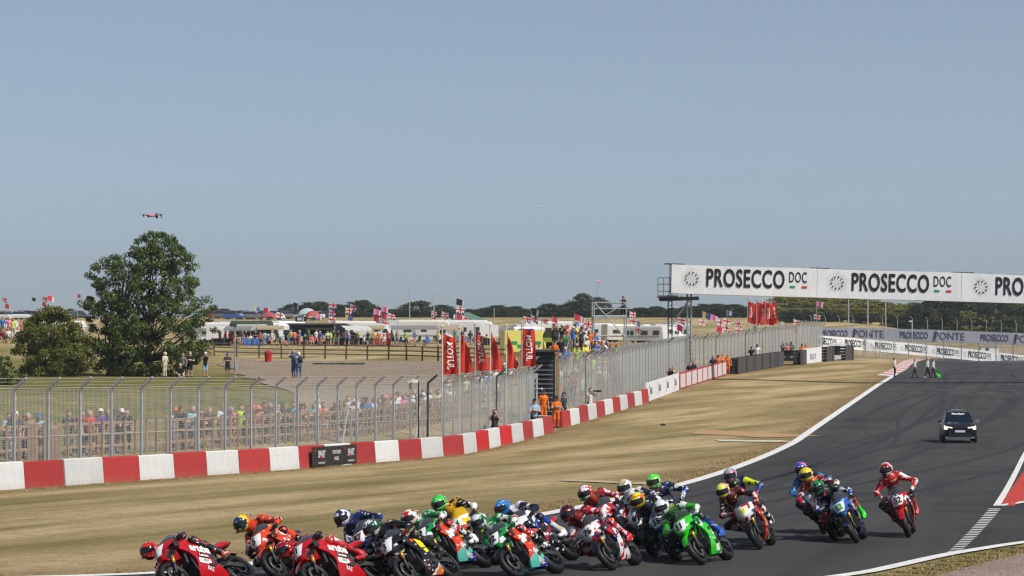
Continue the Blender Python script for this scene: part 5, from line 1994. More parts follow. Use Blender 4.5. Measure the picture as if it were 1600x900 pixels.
POSES = {
    'rail': dict(l_hand=(.36, .16, 1.12), r_hand=(.36, -.14, 1.12), l_elb=(.16, .27, 1.13), r_elb=(.16, -.27, 1.13), lean=.22),
    'stand': dict(l_hand=(.08, .27, .84), r_hand=(.10, -.26, .86), l_elb=(-.04, .28, 1.12), r_elb=(-.03, -.28, 1.12)),
    'photo': dict(l_hand=(.26, .06, 1.60), r_hand=(.26, -.07, 1.60), l_elb=(.18, .25, 1.33), r_elb=(.18, -.25, 1.33), lean=.03),
    'fold': dict(l_hand=(.20, -.06, 1.22), r_hand=(.20, .06, 1.18), l_elb=(.10, .27, 1.15), r_elb=(.10, -.27, 1.15), lean=-.03),
    'walk': dict(l_hand=(.22, .26, .90), r_hand=(-.16, -.27, .88), l_elb=(.04, .28, 1.13), r_elb=(-.10, -.28, 1.13), lean=.05, step=.24),
    'sit': dict(l_hand=(.32, .14, 1.02), r_hand=(.32, -.14, 1.02), l_elb=(.08, .26, 1.12), r_elb=(.08, -.26, 1.12), sit=True, lean=.12),
    'point': dict(l_hand=(.52, .32, 1.36), r_hand=(.05, -.20, 1.72), l_elb=(.28, .28, 1.36), r_elb=(.02, -.33, 1.55), lean=.0),
}
POSE_ME = {k: sdf_mesh('person', person_prims(**v), .028, .020, 6) for k, v in POSES.items()}


def cap_mesh():
    m = MB()
    m.grid(lambda s, t: (.118 * math.cos(2 * math.pi * s) * math.sin(math.pi * .5 * t), .108 * math.sin(2 * math.pi * s) * math.sin(math.pi * .5 * t), .115 * math.cos(math.pi * .5 * t)), 14, 5, flip=True)
    m.grid(lambda s, t: (.10 + .10 * t - .05 * (2 * s - 1) ** 2 * (1 - t), .085 * (2 * s - 1) * (1 - .35 * t), .012 - .02 * t), 6, 3, flip=True)
    m.sphere((0, 0, .115), .012, 6, 4)
    return m.mesh('cap', 1, True)


def hat_mesh():
    m = MB()
    m.grid(lambda s, t: (.118 * math.cos(2 * math.pi * s) * math.sin(math.pi * .5 * t), .108 * math.sin(2 * math.pi * s) * math.sin(math.pi * .5 * t), .12 * math.cos(math.pi * .5 * t) ** .6), 14, 5, flip=True)
    m.grid(lambda s, t: ((.11 + .095 * t) * math.cos(2 * math.pi * s), (.105 + .095 * t) * math.sin(2 * math.pi * s), .005 - .02 * t), 16, 2)
    return m.mesh('sun_hat', 1, True)


CAP_ME, HAT_ME = cap_mesh(), hat_mesh()
CLOTH = {'white': (.72, .71, .70), 'black': (.018, .018, .02), 'navy': (.02, .028, .07), 'blue': (.05, .16, .46), 'light blue': (.30, .46, .62), 'red': (.52, .03, .03), 'dark red': (.20, .02, .03), 'orange': (.75, .16, .02),
         'grey': (.20, .20, .21), 'dark grey': (.06, .06, .065), 'pink': (.75, .22, .36), 'coral': (.75, .20, .18), 'green': (.03, .20, .07), 'lime': (.42, .68, .05), 'yellow': (.75, .60, .08), 'khaki': (.26, .21, .13), 'purple': (.10, .05, .25),
         'cream': (.62, .56, .42), 'turquoise': (.10, .46, .48), 'denim': (.06, .10, .20), 'brown': (.10, .06, .04), 'checked blue': (.28, .45, .55)}
for k_, c_ in CLOTH.items():
    pm('cloth_' + k_.replace(' ', '_'), c_, .9, .15, .25, 9)
SKIN = [pm('skin_fair', (.56, .34, .25), .6, .3, .1), pm('skin_tanned', (.44, .25, .17), .6, .3, .1), pm('skin_dark', (.20, .11, .07), .6, .3, .1)]
HAIR = [pm('hair_dark', (.025, .018, .014), .6, .4, .2, 20), pm('hair_brown', (.08, .045, .025), .6, .4, .2, 20), pm('hair_fair', (.30, .21, .11), .6, .4, .2, 20), pm('hair_grey', (.34, .33, .32), .6, .4, .2, 20)]


def cloth(c):
    return MATS['cloth_' + c.replace(' ', '_')]


PN = [0]
ORD = ['first', 'second', 'third', 'fourth', 'fifth', 'sixth', 'seventh', 'eighth', 'ninth', 'tenth', 'eleventh', 'twelfth', 'thirteenth', 'fourteenth', 'fifteenth', 'sixteenth', 'seventeenth', 'eighteenth', 'nineteenth']


def ordw(i):
    """0 -> first, 24 -> twenty-fifth"""
    i += 1
    if i <= 19:
        return ORD[i - 1]
    tens = ['twenty', 'thirty', 'forty', 'fifty', 'sixty', 'seventy', 'eighty', 'ninety'][i // 10 - 2]
    if i % 10 == 0:
        return tens[:-1] + 'ieth'
    return tens + '-' + ORD[i % 10 - 1]


def person(loc, face, top, legs, label, pose='stand', hat=None, hatkind='cap', shorts=False, group=None, hgt=1.0, hair=None, skin=None, shoes='dark grey', sleeves=False):
    """face: heading angle in the ground plane"""
    PN[0] += 1
    r = random.Random(PN[0] * 17 + 3)
    sk = SKIN[skin if skin is not None else r.choice((0, 0, 0, 1, 1))]
    hr = HAIR[hair if hair is not None else r.choice((0, 1, 1, 2, 3))]
    mats = [sk, cloth(top), cloth(legs), sk if shorts else cloth(legs), cloth(shoes), cloth(hat) if hat else hr]
    o = inst('person', POSE_ME[pose], mats, None, loc, (0, 0, face), (r.uniform(.96, 1.06), r.uniform(.96, 1.10), 1) if False else None)
    s = hgt * r.uniform(.95, 1.05)
    o.scale = (s * r.uniform(.97, 1.08), s * r.uniform(.97, 1.10), s)
    tag(o, label, 'person', group)
    if hat:
        pz = POSES[pose]
        ln = pz.get('lean', 0.0)
        dz = (1.715 - .95)
        hx, hz = .02 * math.cos(ln) + dz * math.sin(ln), .95 + dz * math.cos(ln) + (-.45 if pz.get('sit') else 0)
        inst('cap' if hatkind == 'cap' else 'sun_hat', CAP_ME if hatkind == 'cap' else HAT_ME, cloth(hat), o, (hx, 0, hz - .02), (0, ln * .6, 0))
    return o


def at_rail(u, dq):
    """point on the line q = RAILQ + dq behind the wall that is seen at column u"""
    ys = np.linspace(85, 165, 1600)
    xs = wall_x(ys) - RAILQ - dq
    us = 800 + xs / ys * FPX
    i = int(np.argmin(np.abs(us - u)))
    return Vector((float(xs[i]), float(ys[i]), float(zg(xs[i], ys[i]))))


# spectators along the timber rail: (u, row, top, hat, hatkind, pose, legs, shorts)
RAILERS = [
    (10, 1, 'light blue', None, '', 'rail', 'denim', False), (25, 0, 'dark grey', 'white', 'cap', 'stand', 'white', False), (36, 1, 'pink', None, '', 'rail', 'khaki', True), (44, 0, 'khaki', None, '', 'rail', 'denim', False),
    (60, 0, 'checked blue', 'blue', 'cap', 'rail', 'navy', True), (107, 0, 'navy', None, '', 'stand', 'grey', True), (128, 1, 'dark red', None, '', 'stand', 'black', False), (141, 0, 'red', None, '', 'stand', 'black', True),
    (158, 0, 'purple', 'white', 'cap', 'stand', 'khaki', True), (167, 1, 'khaki', None, '', 'rail', 'grey', False), (176, 0, 'dark grey', 'dark grey', 'cap', 'rail', 'black', False), (189, 0, 'black', 'white', 'cap', 'rail', 'navy', True), (198, 1, 'black', None, '', 'stand', 'black', False),
    (275, 1, 'white', 'orange', 'hat', 'stand', 'grey', True), (283, 0, 'black', 'dark grey', 'cap', 'rail', 'denim', False), (297, 0, 'light blue', None, '', 'rail', 'denim', True), (308, 1, 'pink', 'black', 'cap', 'stand', 'white', False), (312, 0, 'dark red', None, '', 'rail', 'khaki', True),
    (328, 0, 'dark grey', None, '', 'rail', 'navy', True), (346, 1, 'white', None, '', 'rail', 'grey', True), (354, 0, 'purple', 'grey', 'cap', 'rail', 'denim', True), (362, 1, 'coral', None, '', 'rail', 'khaki', True), (377, 1, 'lime', None, '', 'stand', 'khaki', True), (385, 0, 'dark grey', None, '', 'rail', 'navy', False),
    (394, 2, 'red', 'red', 'hat', 'photo', 'khaki', False), (402, 0, 'coral', 'coral', 'hat', 'rail', 'grey', True), (410, 0, 'dark grey', None, '', 'rail', 'denim', False), (420, 1, 'dark red', None, '', 'rail', 'black', True), (434, 2, 'dark grey', None, '', 'point', 'black', False), (431, 0, 'cream', None, '', 'rail', 'khaki', True),
    (440, 1, 'light blue', None, '', 'rail', 'navy', True), (446, 0, 'dark grey', 'green', 'cap', 'rail', 'denim', False), (460, 1, 'turquoise', None, '', 'rail', 'black', True), (468, 0, 'grey', 'black', 'cap', 'rail', 'red', True), (476, 1, 'khaki', None, '', 'rail', 'grey', True), (489, 1, 'turquoise', None, '', 'rail', 'denim', True), (496, 2, 'white', 'white', 'cap', 'stand', 'grey', True),
    (503, 0, 'coral', None, '', 'rail', 'khaki', True), (522, 0, 'dark grey', None, '', 'rail', 'black', True), (531, 1, 'white', None, '', 'rail', 'denim', True), (538, 0, 'khaki', None, '', 'rail', 'black', False), (544, 2, 'white', None, '', 'stand', 'grey', True), (551, 0, 'white', 'cream', 'hat', 'rail', 'dark grey', False), (556, 1, 'white', None, '', 'rail', 'black', True),
    (566, 1, 'dark red', None, '', 'rail', 'grey', True), (572, 0, 'blue', 'navy', 'cap', 'rail', 'black', False), (581, 0, 'white', None, '', 'rail', 'denim', True), (592, 0, 'dark grey', None, '', 'rail', 'black', True), (597, 1, 'coral', None, '', 'rail', 'grey', True), (603, 0, 'khaki', 'pink', 'cap', 'rail', 'black', False), (611, 1, 'white', 'orange', 'hat', 'rail', 'grey', True), (617, 0, 'white', None, '', 'rail', 'black', True),
    (621, 2, 'white', 'dark grey', 'cap', 'stand', 'denim', True), (629, 0, 'pink', None, '', 'rail', 'dark grey', True), (637, 1, 'khaki', None, '', 'stand', 'black', True), (642, 0, 'white', None, '', 'rail', 'white', False), (647, 2, 'white', None, '', 'stand', 'grey', True), (652, 0, 'dark grey', None, '', 'rail', 'black', True), (661, 2, 'navy', 'green', 'cap', 'stand', 'navy', False),
    (660, 0, 'white', 'white', 'cap', 'rail', 'grey', True), (667, 1, 'white', None, '', 'rail', 'black', True), (673, 1, 'light blue', None, '', 'stand', 'khaki', True), (682, 1, 'coral', 'coral', 'cap', 'stand', 'blue', False), (684, 0, 'cream', None, '', 'rail', 'grey', True), (693, 0, 'grey', None, '', 'rail', 'black', True), (704, 1, 'white', None, '', 'stand', 'denim', True),
]
RAILERS.sort(key=lambda t: t[0])
rowtxt = ('at the front of', 'just behind', 'standing well back from')
for i, (u, row, top, hat, hk, pose, legs, sh) in enumerate(RAILERS):
    p = at_rail(u, .40 + .50 * row)
    p.z -= .04 + .10 * row
    look = math.atan2(-p.y * .55 - 20, 26 - p.x)
    rr = random.Random(i)
    hp = f' and {hat} {"cap" if hk == "cap" else "sun hat"}' if hat else ''
    lab = f'spectator in {top} top{hp} {("leaning on" if row == 0 else "behind")} the rail, {ordw(i)} along it'
    person(p, look + rr.uniform(-.5, .5), top, legs, lab, pose, hat, hk or 'cap', sh, 'spectators along the timber rail', hgt=.95)

# people on the hillside
HILL = [
    (258, 194, 'cream', 'cream', 'stand', 'cream', 'cap', 'person all in cream bending beside the tree trunk', 2.6), (281, 197, 'black', 'navy', 'sit', None, '', 'person in black sitting on the ground in the tree shade', -1.2), (286, 198.5, 'grey', 'black', 'stand', None, '', 'person in grey top standing in the tree shade', -2.0),
    (297, 199, 'black', 'black', 'fold', None, '', 'person in black top and shorts with folded arms by the tree', -1.4), (321, 200, 'black', 'light blue', 'photo', 'white', 'cap', 'person in black top and pale blue shorts right of the tree', -1.3), (356, 206, 'dark grey', 'navy', 'fold', 'blue', 'cap', 'man in dark top and blue cap beside the lamp post on the bank', -1.5),
    (459, 188, 'denim', 'denim', 'photo', None, '', 'person in long denim filming in the gravel yard', 2.6), (467, 187.6, 'light blue', 'denim', 'photo', 'white', 'cap', 'person in pale blue top with backpack in the gravel yard', 1.9),
]
for (u, d, top, legs, pose, hat, hk, lab, fc) in HILL:
    p = G(u, d)
    if pose == 'sit':
        p.z -= .35
    person(p, fc, top, legs, lab, pose, hat, hk or 'cap', legs in ('black', 'light blue', 'navy'), None)
bp = MB()
bp.loft([[(-.15 - .10 * k, y, z) for y, z in ((-.14, .0), (.14, .0), (.15, .30), (.10, .46), (-.10, .46), (-.15, .30))] for k in (0, .5, 1.2)])
p = G(467, 187.6)
o = bp.build('backpack', pm('backpack_nylon', (.03, .03, .035), .8), None, True, (p.x + .05, p.y, p.z + 1.0), (0, 0, 1.9))
tag(o, 'black backpack worn by the person in pale blue in the gravel yard', 'backpack')

# staff and photographers at the walls
CREW = [
    (773, 141, .45, 'dark grey', 'black', 'photo', None, '', 'photographer in dark top raising a camera behind the first barrier', -1.6),
    (835, 153.6, .9, 'light blue', 'black', 'fold', 'black', 'cap', 'photographer in pale blue vest behind the end of the first barrier', -1.4),
    (849, 158.3, 1.2, 'orange', 'orange', 'stand', 'navy', 'cap', 'marshal in orange overalls and navy cap beside the louvred steps', -1.1),
    (869, 160.0, .5, 'orange', 'orange', 'fold', 'black', 'hat', 'marshal in orange overalls and wide black hat standing in the barrier gap', -1.3),
    (881, 163.5, 1.0, 'dark grey', 'black', 'stand', 'dark grey', 'cap', 'man in grey top behind the start of the second barrier', -.6),
    (922, 171.0, .75, 'white', 'dark grey', 'photo', None, '', 'photographer in white and grey holding a long lens behind the second barrier', -1.2),
    (1047, 213, .8, 'black', 'black', 'photo', None, '', 'photographer in black behind the white hoarding', -1.4), (1051, 215, .8, 'cream', 'khaki', 'photo', None, '', 'photographer in cream top behind the white hoarding', -1.3),
    (1078, 229, .8, 'black', 'black', 'stand', None, '', 'photographer with black rucksack behind the red framed hoarding', -1.6), (1083, 232, .8, 'navy', 'black', 'stand', None, '', 'photographer in navy behind the red framed hoarding', -1.5),
    (1114, 249, .8, 'navy', 'black', 'stand', None, '', 'man in navy behind the red framed hoarding beside the marshals', -1.5), (1122, 254, .8, 'orange', 'orange', 'stand', 'black', 'cap', 'marshal in orange with dark cap behind the red framed hoarding', -1.4), (1129, 258, .8, 'orange', 'orange', 'fold', None, '', 'bareheaded marshal in orange behind the end of the red framed hoarding', -1.4),
    (1137, 258, -.1, 'orange', 'orange', 'stand', 'orange', 'cap', 'marshal in orange standing in the gap before the tyre wall', -1.6),
    (1174, 272, 1.6, 'black', 'black', 'stand', 'black', 'cap', 'photographer in black behind the dark tyre wall', -1.5), (1183, 275, 1.6, 'white', 'black', 'stand', 'black', 'cap', 'man in white shirt behind the dark tyre wall', -1.6),
    (1223, 289, 1.2, 'dark grey', 'navy', 'photo', None, '', 'photographer in grey standing above the black buggy', -1.6), (1230, 291, 1.2, 'coral', 'red', 'stand', None, '', 'man in pink and red standing above the black buggy', -1.5), (1236, 292, 1.2, 'dark grey', 'black', 'stand', 'black', 'cap', 'man in dark clothes standing above the black buggy', -1.4),
    (1253, 296, 1.0, 'orange', 'orange', 'fold', 'black', 'cap', 'marshal in orange behind the far script hoarding, nearer the buggy', -1.6), (1259, 298, 1.0, 'orange', 'orange', 'stand', None, '', 'marshal in orange behind the far script hoarding, further from the buggy', -1.6),
]
for (u, d, dz, top, legs, pose, hat, hk, lab, fc) in CREW:
    p = G(u, d)
    person(Vector((p.x, p.y, p.z + (dz * .25 if dz > 1.1 else 0))), fc, top, legs, lab, pose, hat, hk or 'cap', False, 'people working trackside', hgt=1.03)


def camera_gear(label, u, d, z, ang, ln=.32):
    p = G(u, d)
    m = MB().box((0, 0, 0), (.09, .15, .11)).tube([(.04, 0, 0), (.16, 0, 0), (.17, 0, 0), (ln, 0, 0)], [.04, .045, .058, .062], 10)
    o = m.build('camera', M_BLACK, None, False, (p.x + .24 * math.cos(ang), p.y + .24 * math.sin(ang), p.z + z), (0, 0, ang))
    tag(o, label, 'camera')


camera_gear('black camera held by the photographer behind the first barrier', 773, 141, 1.63, -1.6)
camera_gear('camera with long lens held by the photographer behind the second barrier', 922, 171, 1.63, -.5, .5)

# four officials in white shirts on the grid
for k, (u, v, pose, fc, lab) in enumerate(((1398, 590, 'stand', -.3, 'official in white shirt standing on the kerb by the grass'), (1429, 591, 'walk', 0.1, 'official in white shirt striding between the kerb man and the pair'), (1449, 591, 'walk', 0.0, 'official in white shirt walking just before the one with the green flag'), (1458, 591, 'walk', -.1, 'official in white shirt carrying the green flag'))):
    p = UV(u, v)
    person(Vector((p.x, p.y, p.z + .03)), fc, 'white', 'black', lab, pose, None, 'cap', False, 'officials crossing the grid', hgt=1.02, shoes='white' if k == 2 else 'black')
p = UV(1458, 591)
m = MB()
m.tube([(.25, .2, 1.0), (.62, .15, .55)], .012, 5)
o = m.grid(lambda s, t: (.32 + .33 * s + .05 * t, .2 - .05 * s + .06 * math.sin(t * 5), .95 - .40 * s - (.75 * t) * (1 - .25 * s)), 6, 8).build('green_flag', pm('flag_green', (.05, .55, .06), .8), None, False, p)
tag(o, 'small green flag hanging from the hand of the rightmost walking official', 'flag')

# the packed bank above the second fence
rc = random.Random(11)
CROWDC = ['white', 'black', 'navy', 'grey', 'pink', 'lime', 'red', 'coral', 'khaki', 'light blue', 'dark grey', 'white', 'dark grey', 'blue', 'orange', 'white', 'cream', 'green', 'black', 'yellow']
spots = []
for row in range(6):
    for k in range(27):
        y = 172 + k * 2.5 + rc.uniform(-.9, .9)
        q = 3.0 + row * 1.05 + rc.uniform(-.3, .3)
        spots.append((float(wall_x(y)) - q, y, row))
spots = [s for s in spots if 862 < 800 + s[0] / s[1] * FPX < 1030]
spots.sort(key=lambda s: (s[2], s[0] / s[1]))
seen = {}
for (x, y, row) in spots:
    u = 800 + x / y * FPX
    top = 'pink' if (row == 2 and 886 < u < 894) else ('lime' if row == 2 and 900 < u < 908 else rc.choice(CROWDC))
    hat = rc.choice([None, None, None, 'white', 'black', 'navy', 'red', 'cream'])
    legs = rc.choice(['denim', 'khaki', 'black', 'grey', 'navy'])
    n = seen.get(row, 0)
    seen[row] = n + 1
    hp = f' and {hat} cap' if hat else ''
    person(Vector((x, y, float(zg(x, y)))), rc.uniform(-2.0, -.6), top, legs, f'spectator in {top} top{hp} on packed bank, {ordw(n)} in {ordw(row)} row', rc.choice(['stand', 'fold', 'photo', 'stand']), hat, 'cap', rc.random() < .5, 'spectators packed on the bank above the second fence')
# people behind the row of red flags
for i, (u, d, top, hat, pose) in enumerate(((700, 158, 'white', None, 'photo'), (727, 163, 'cream', 'cream', 'stand'), (733, 166, 'dark grey', 'white', 'fold'), (741, 168, 'pink', None, 'photo'), (749, 169, 'white', None, 'stand'), (753, 172, 'dark grey', None, 'photo'), (763, 170, 'light blue', None, 'stand'), (772, 174, 'white', None, 'stand'),
                                             (780, 176, 'green', None, 'stand'), (788, 178, 'dark grey', 'white', 'fold'), (797, 180, 'white', 'white', 'stand'), (804, 182, 'navy', None, 'photo'), (735, 160, 'dark grey', None, 'sit'), (757, 162, 'grey', None, 'sit'), (778, 165, 'khaki', 'white', 'sit'))):
    p = G(u, d)
    if pose == 'sit':
        p.z += .25
    person(p, rc.uniform(-1.8, -.9), top, rc.choice(['denim', 'khaki', 'grey']), f'spectator in {top} top behind the red flags, {ordw(i)} of them', pose, hat, 'cap', True, 'spectators behind the red flags')

# ================================================================== trees
def mat_leaf(name, c1, c2, c3, trans=.25):
    b = NB(name)
    g = b.n('NewGeometry')
    c = b.ramp(g.outputs['Random Per Island'], [(0.0, c1), (.55, c2), (1.0, c3)])
    c = b.mix(b.ramp(b.noise(b.tc(), .55, 3, .5), [(.35, 0.0), (.65, .55)]), c, c1)
    d = b.n('BsdfDiffuse')
    t = b.n('BsdfTranslucent')
    b.l(c, d.inputs[0])
    b.l(c, t.inputs[0])
    gl = b.n('BsdfGlossy')
    gl.inputs['Roughness'].default_value = .45
    m1 = b.n('MixShader')
    m1.inputs[0].default_value = trans
    b.l(d.outputs[0], m1.inputs[1])
    b.l(t.outputs[0], m1.inputs[2])
    m2 = b.n('MixShader')
    m2.inputs[0].default_value = .03
    b.l(m1.outputs[0], m2.inputs[1])
    b.l(gl.outputs[0], m2.inputs[2])
    b.l(m2.outputs[0], b.out.inputs['Surface'])
    return b.m


M_LEAF = mat_leaf('leaf_dark_green', (.058, .088, .016), (.108, .155, .030), (.175, .225, .050))
M_LEAFO = mat_leaf('leaf_olive', (.105, .118, .020), (.180, .185, .036), (.27, .265, .062))
M_LEAFY = mat_leaf('leaf_yellow_green', (.15, .155, .028), (.27, .25, .055), (.37, .33, .095))
M_LEAFD = mat_leaf('leaf_far_green', (.040, .062, .026), (.066, .094, .038), (.095, .125, .050))
M_LEAFK = mat_leaf('leaf_blackish', (.020, .034, .014), (.036, .056, .020), (.060, .082, .028))
M_BARK = pm('bark', (.060, .045, .033), .95, .1, .35, 6)


def leaf_mesh(name, clusters, per, size, seed, droop=.0):
    """clusters: (x, y, z, r); many small leaf faces through each clump's volume"""
    r = np.random.default_rng(seed)
    C = np.array(clusters, float)
    n = len(C) * per
    ci = np.repeat(np.arange(len(C)), per)
    d = r.normal(size=(n, 3))
    d /= np.linalg.norm(d, axis=1)[:, None]
    rad = r.random(n) ** .45
    pos = C[ci, :3] + d * (rad * C[ci, 3])[:, None] * np.array([1, 1, .72])
    a = r.normal(size=(n, 3))
    a /= np.linalg.norm(a, axis=1)[:, None]
    b = np.cross(a, d * .7 + np.array([0, 0, .6]) + r.normal(size=(n, 3)) * .5)
    b /= np.linalg.norm(b, axis=1)[:, None]
    s = size * (.6 + .8 * r.random(n))[:, None]
    V = np.stack([pos - a * s, pos + b * s * .55, pos + a * s, pos - b * s * .55], 1).reshape(-1, 3)
    F = np.arange(4 * n).reshape(-1, 4)
    me = bpy.data.meshes.new(name)
    me.from_pydata(V.tolist(), [], F.tolist())
    me.materials.append(None)
    me.update()
    return me


def limb(m, a, b, r0, r1, rnd, n=4, wob=.12):
    a, b = Vector(a), Vector(b)
    L = (b - a).length
    pts = [a.lerp(b, k / n) + Vector((rnd.uniform(-1, 1), rnd.uniform(-1, 1), rnd.uniform(-.5, .5))) * (wob * L * .3 if 0 < k < n else 0) for k in range(n + 1)]
    m.tube(pts, [r0 + (r1 - r0) * k / n for k in range(n + 1)], 6)
    return pts


def tree_from_outline(name, label, loc, outline, depth, per, size, mat, seed, nclus, trunk_r=.2, trunks=((0, 0),), crad=(.45, .85), group=None, cat='tree'):
    """outline: list of (z, x_left, x_right) of the crown as seen; clumps fill it in depth too"""
    rnd = random.Random(seed)
    zs = [o[0] for o in outline]
    cl = []
    tries = 0
    while len(cl) < nclus and tries < 20000:
        tries += 1
        z = rnd.uniform(zs[0], zs[-1])
        xl, xr = np.interp(z, zs, [o[1] for o in outline]), np.interp(z, zs, [o[2] for o in outline])
        xc, hw = (xl + xr) / 2, (xr - xl) / 2
        if rnd.random() > (hw / max((o[2] - o[1]) / 2 for o in outline)) + .12:
            continue
        a = rnd.uniform(0, 2 * math.pi)
        rr = rnd.random() ** .42
        x, y = xc + hw * rr * math.cos(a), hw * depth * rr * math.sin(a)
        # leave gaps: a smooth 3-D lattice of holes
        if math.sin(x * 1.7 + seed) * math.sin(y * 1.9 + 1) * math.sin(z * 2.1 + 2) > .30:
            continue
        rc_ = rnd.uniform(*crad) * (0.55 + .45 * min(1, hw / 2.5))
        cl.append((x, y, z, rc_))
    t = thing(name, label, cat, loc, 0, group)
    m = MB()
    h = zs[-1]
    for (tx, ty) in trunks:
        top = limb(m, (tx, ty, -.3), (tx * .6 + rnd.uniform(-.3, .3), ty, h * .72), trunk_r, trunk_r * .25, rnd, 6, .06)
        for k in range(int(nclus * .22 / len(trunks))):
            c = rnd.choice(cl)
            base = top[min(5, max(1, int(6 * min(.95, (c[2] * .55) / (h * .72)))))]
            limb(m, base, (c[0], c[1], c[2]), trunk_r * .30, .02, rnd, 3, .2)
    m.build('trunk', M_BARK, t, True)
    me = leaf_mesh('crown', cl, per, size, seed)
    inst('crown', me, mat, t)
    return t


def px_outline(base_u, base_v, d, rows):
    k = d / FPX
    return [((base_v - v) * k, (ul - base_u) * k, (ur - base_u) * k) for v, ul, ur in rows]


bp_ = G(232, 207)
bv = 575 - (bp_.z - HC) * FPX / 207
tree_from_outline('broadleaf_tree', 'tall dark green broadleaf tree on the spectator bank', bp_, px_outline(232, bv, 207, [(590, 168, 285), (572, 140, 305), (550, 116, 328), (525, 114, 338), (500, 118, 342), (470, 128, 332), (440, 134, 318), (410, 150, 305), (390, 196, 296), (375, 210, 276), (362, 232, 246)]), .85, 105, .090, M_LEAF, 4, 540, .24, ((0, 0), (-3.0, .6)), (.26, .62))
bp2 = G(80, 200)
bv2 = 575 - (bp2.z - HC) * FPX / 200
tree_from_outline('bush', 'rounded olive bush at the foot of the tall dark tree', bp2, px_outline(80, bv2, 200, [(590, 45, 125), (570, 28, 140), (545, 22, 142), (520, 30, 136), (500, 48, 118), (482, 66, 98)]), .9, 170, .075, M_LEAFO, 8, 230, .09, ((0, 0), (-.6, .2), (.7, 0)), (.35, .65), cat='bush')
bp3 = G(2, 152)
tree_from_outline('bush', 'small dark bush at the very edge beside the tall wire fence', bp3, [(0, -.8, .9), (.5, -1.2, 1.2), (1.0, -1.0, 1.05), (1.5, -.5, .5)], .9, 120, .05, M_LEAF, 9, 40, .04, ((0, 0),), (.22, .4), cat='bush')
bp4 = G(693, 129.6)
tree_from_outline('weed', 'green weed growing behind the barrier under the dark strainer post', bp4, [(0, -.15, .15), (.3, -.2, .2), (.55, -.18, .16), (.8, -.05, .05)], .9, 60, .04, M_LEAFY, 12, 18, .012, ((0, 0),), (.08, .14), cat='weed')

# far trees: a few crown and trunk meshes shared by many individuals
FT = []
for k in range(5):
    rnd = random.Random(70 + k)
    cl = []
    hh = 8.0
    for _ in range(100):
        z = rnd.uniform(.2, hh)
        prof = (math.sin((.22 + .78 * min(1, z / hh)) * math.pi) ** .5 if z < hh else 0) * (3.2, 3.8, 2.7, 4.2, 3.4)[k]
        a, q = rnd.uniform(0, 6.28), rnd.random() ** .45
        cl.append((prof * q * math.cos(a), prof * q * math.sin(a), z, rnd.uniform(.7, 1.3)))
    m = MB()
    top = limb(m, (0, 0, -.4), (0.2, 0, hh * .75), .24, .08, rnd, 5, .08)
    for _ in range(12):
        c = rnd.choice(cl)
        limb(m, top[rnd.choice((1, 2, 3))], c[:3], .08, .02, rnd, 3)
    FT.append((leaf_mesh('crown', cl, 42, .25, 70 + k), m.mesh('trunk', 1, True)))

FARTREES = [
    (462, 474, 640, 1, 0), (482, 472, 640, 0, 0), (500, 471, 650, 2, 0), (522, 474, 640, 3, 0), (546, 471, 650, 1, 0), (566, 468, 630, 4, 0), (590, 480, 650, 0, 0), (612, 486, 660, 2, 1), (655, 469, 620, 3, 0), (640, 488, 650, 1, 0), (690, 476, 640, 0, 0), (712, 482, 640, 4, 0), (735, 486, 650, 1, 0), (760, 480, 640, 3, 0), (782, 476, 630, 1, 0), (806, 478, 640, 4, 0),
    (830, 487, 650, 0, 0), (858, 474, 640, 2, 0), (876, 476, 640, 0, 0), (893, 472, 630, 4, 0), (910, 458, 600, 2, 0), (934, 464, 610, 0, 0), (955, 480, 620, 3, 0), (975, 479, 620, 1, 0), (1000, 480, 620, 4, 0), (1025, 478, 620, 0, 0), (1050, 481, 620, 2, 0), (1075, 478, 610, 3, 0), (1098, 474, 600, 1, 0), (1122, 474, 600, 4, 0), (1146, 475, 600, 0, 0), (1168, 480, 600, 3, 0), (1192, 483, 600, 1, 0),
    (1222, 468, 560, 3, 2), (1250, 464, 560, 1, 2), (1278, 466, 560, 4, 2), (1304, 470, 565, 0, 2), (1330, 469, 560, 3, 2), (1356, 474, 565, 1, 2), (1380, 478, 560, 4, 2), (1404, 481, 565, 0, 2), (1428, 478, 560, 3, 2), (1452, 471, 540, 1, 3), (1476, 466, 540, 4, 3), (1502, 464, 540, 3, 3), (1528, 468, 540, 1, 3), (1550, 472, 545, 0, 3), (1574, 470, 550, 4, 2), (1598, 474, 550, 3, 2), (1622, 474, 550, 1, 2),
    (1236, 494, 530, 0, 3), (1345, 500, 530, 1, 3), (1395, 503, 530, 4, 3), (1416, 500, 530, 2, 3), (1580, 500, 525, 3, 0), (1300, 498, 535, 0, 0), (1262, 496, 535, 2, 0), (112, 487, 640, 1, 0), (330, 488, 640, 3, 0), (350, 486, 640, 0, 0),
]
FARTREES += [(u, 487 + (u * 7 % 9), 655, u % 5, 0) for u in range(446, 640, 17)] + [(u, 486 + (u * 5 % 8), 660, u % 5, 0) for u in range(640, 1210, 16)] + [(u, 488 + (u * 3 % 9), 548, u % 5, (2, 0, 1)[u % 3]) for u in range(1212, 1450, 15)] + [(u, 484 + (u * 3 % 9), 535, u % 5, (3, 3, 2)[u % 3]) for u in range(1440, 1640, 17)]
FM = [M_LEAFD, M_LEAFO, M_LEAFY, M_LEAFK]
TK = ('dark green', 'olive', 'yellow green', 'blackish green')
TW = ('on the field horizon', 'on the field horizon', 'behind the far slate blue banner', 'behind the far slate blue banner')
cnt = {}
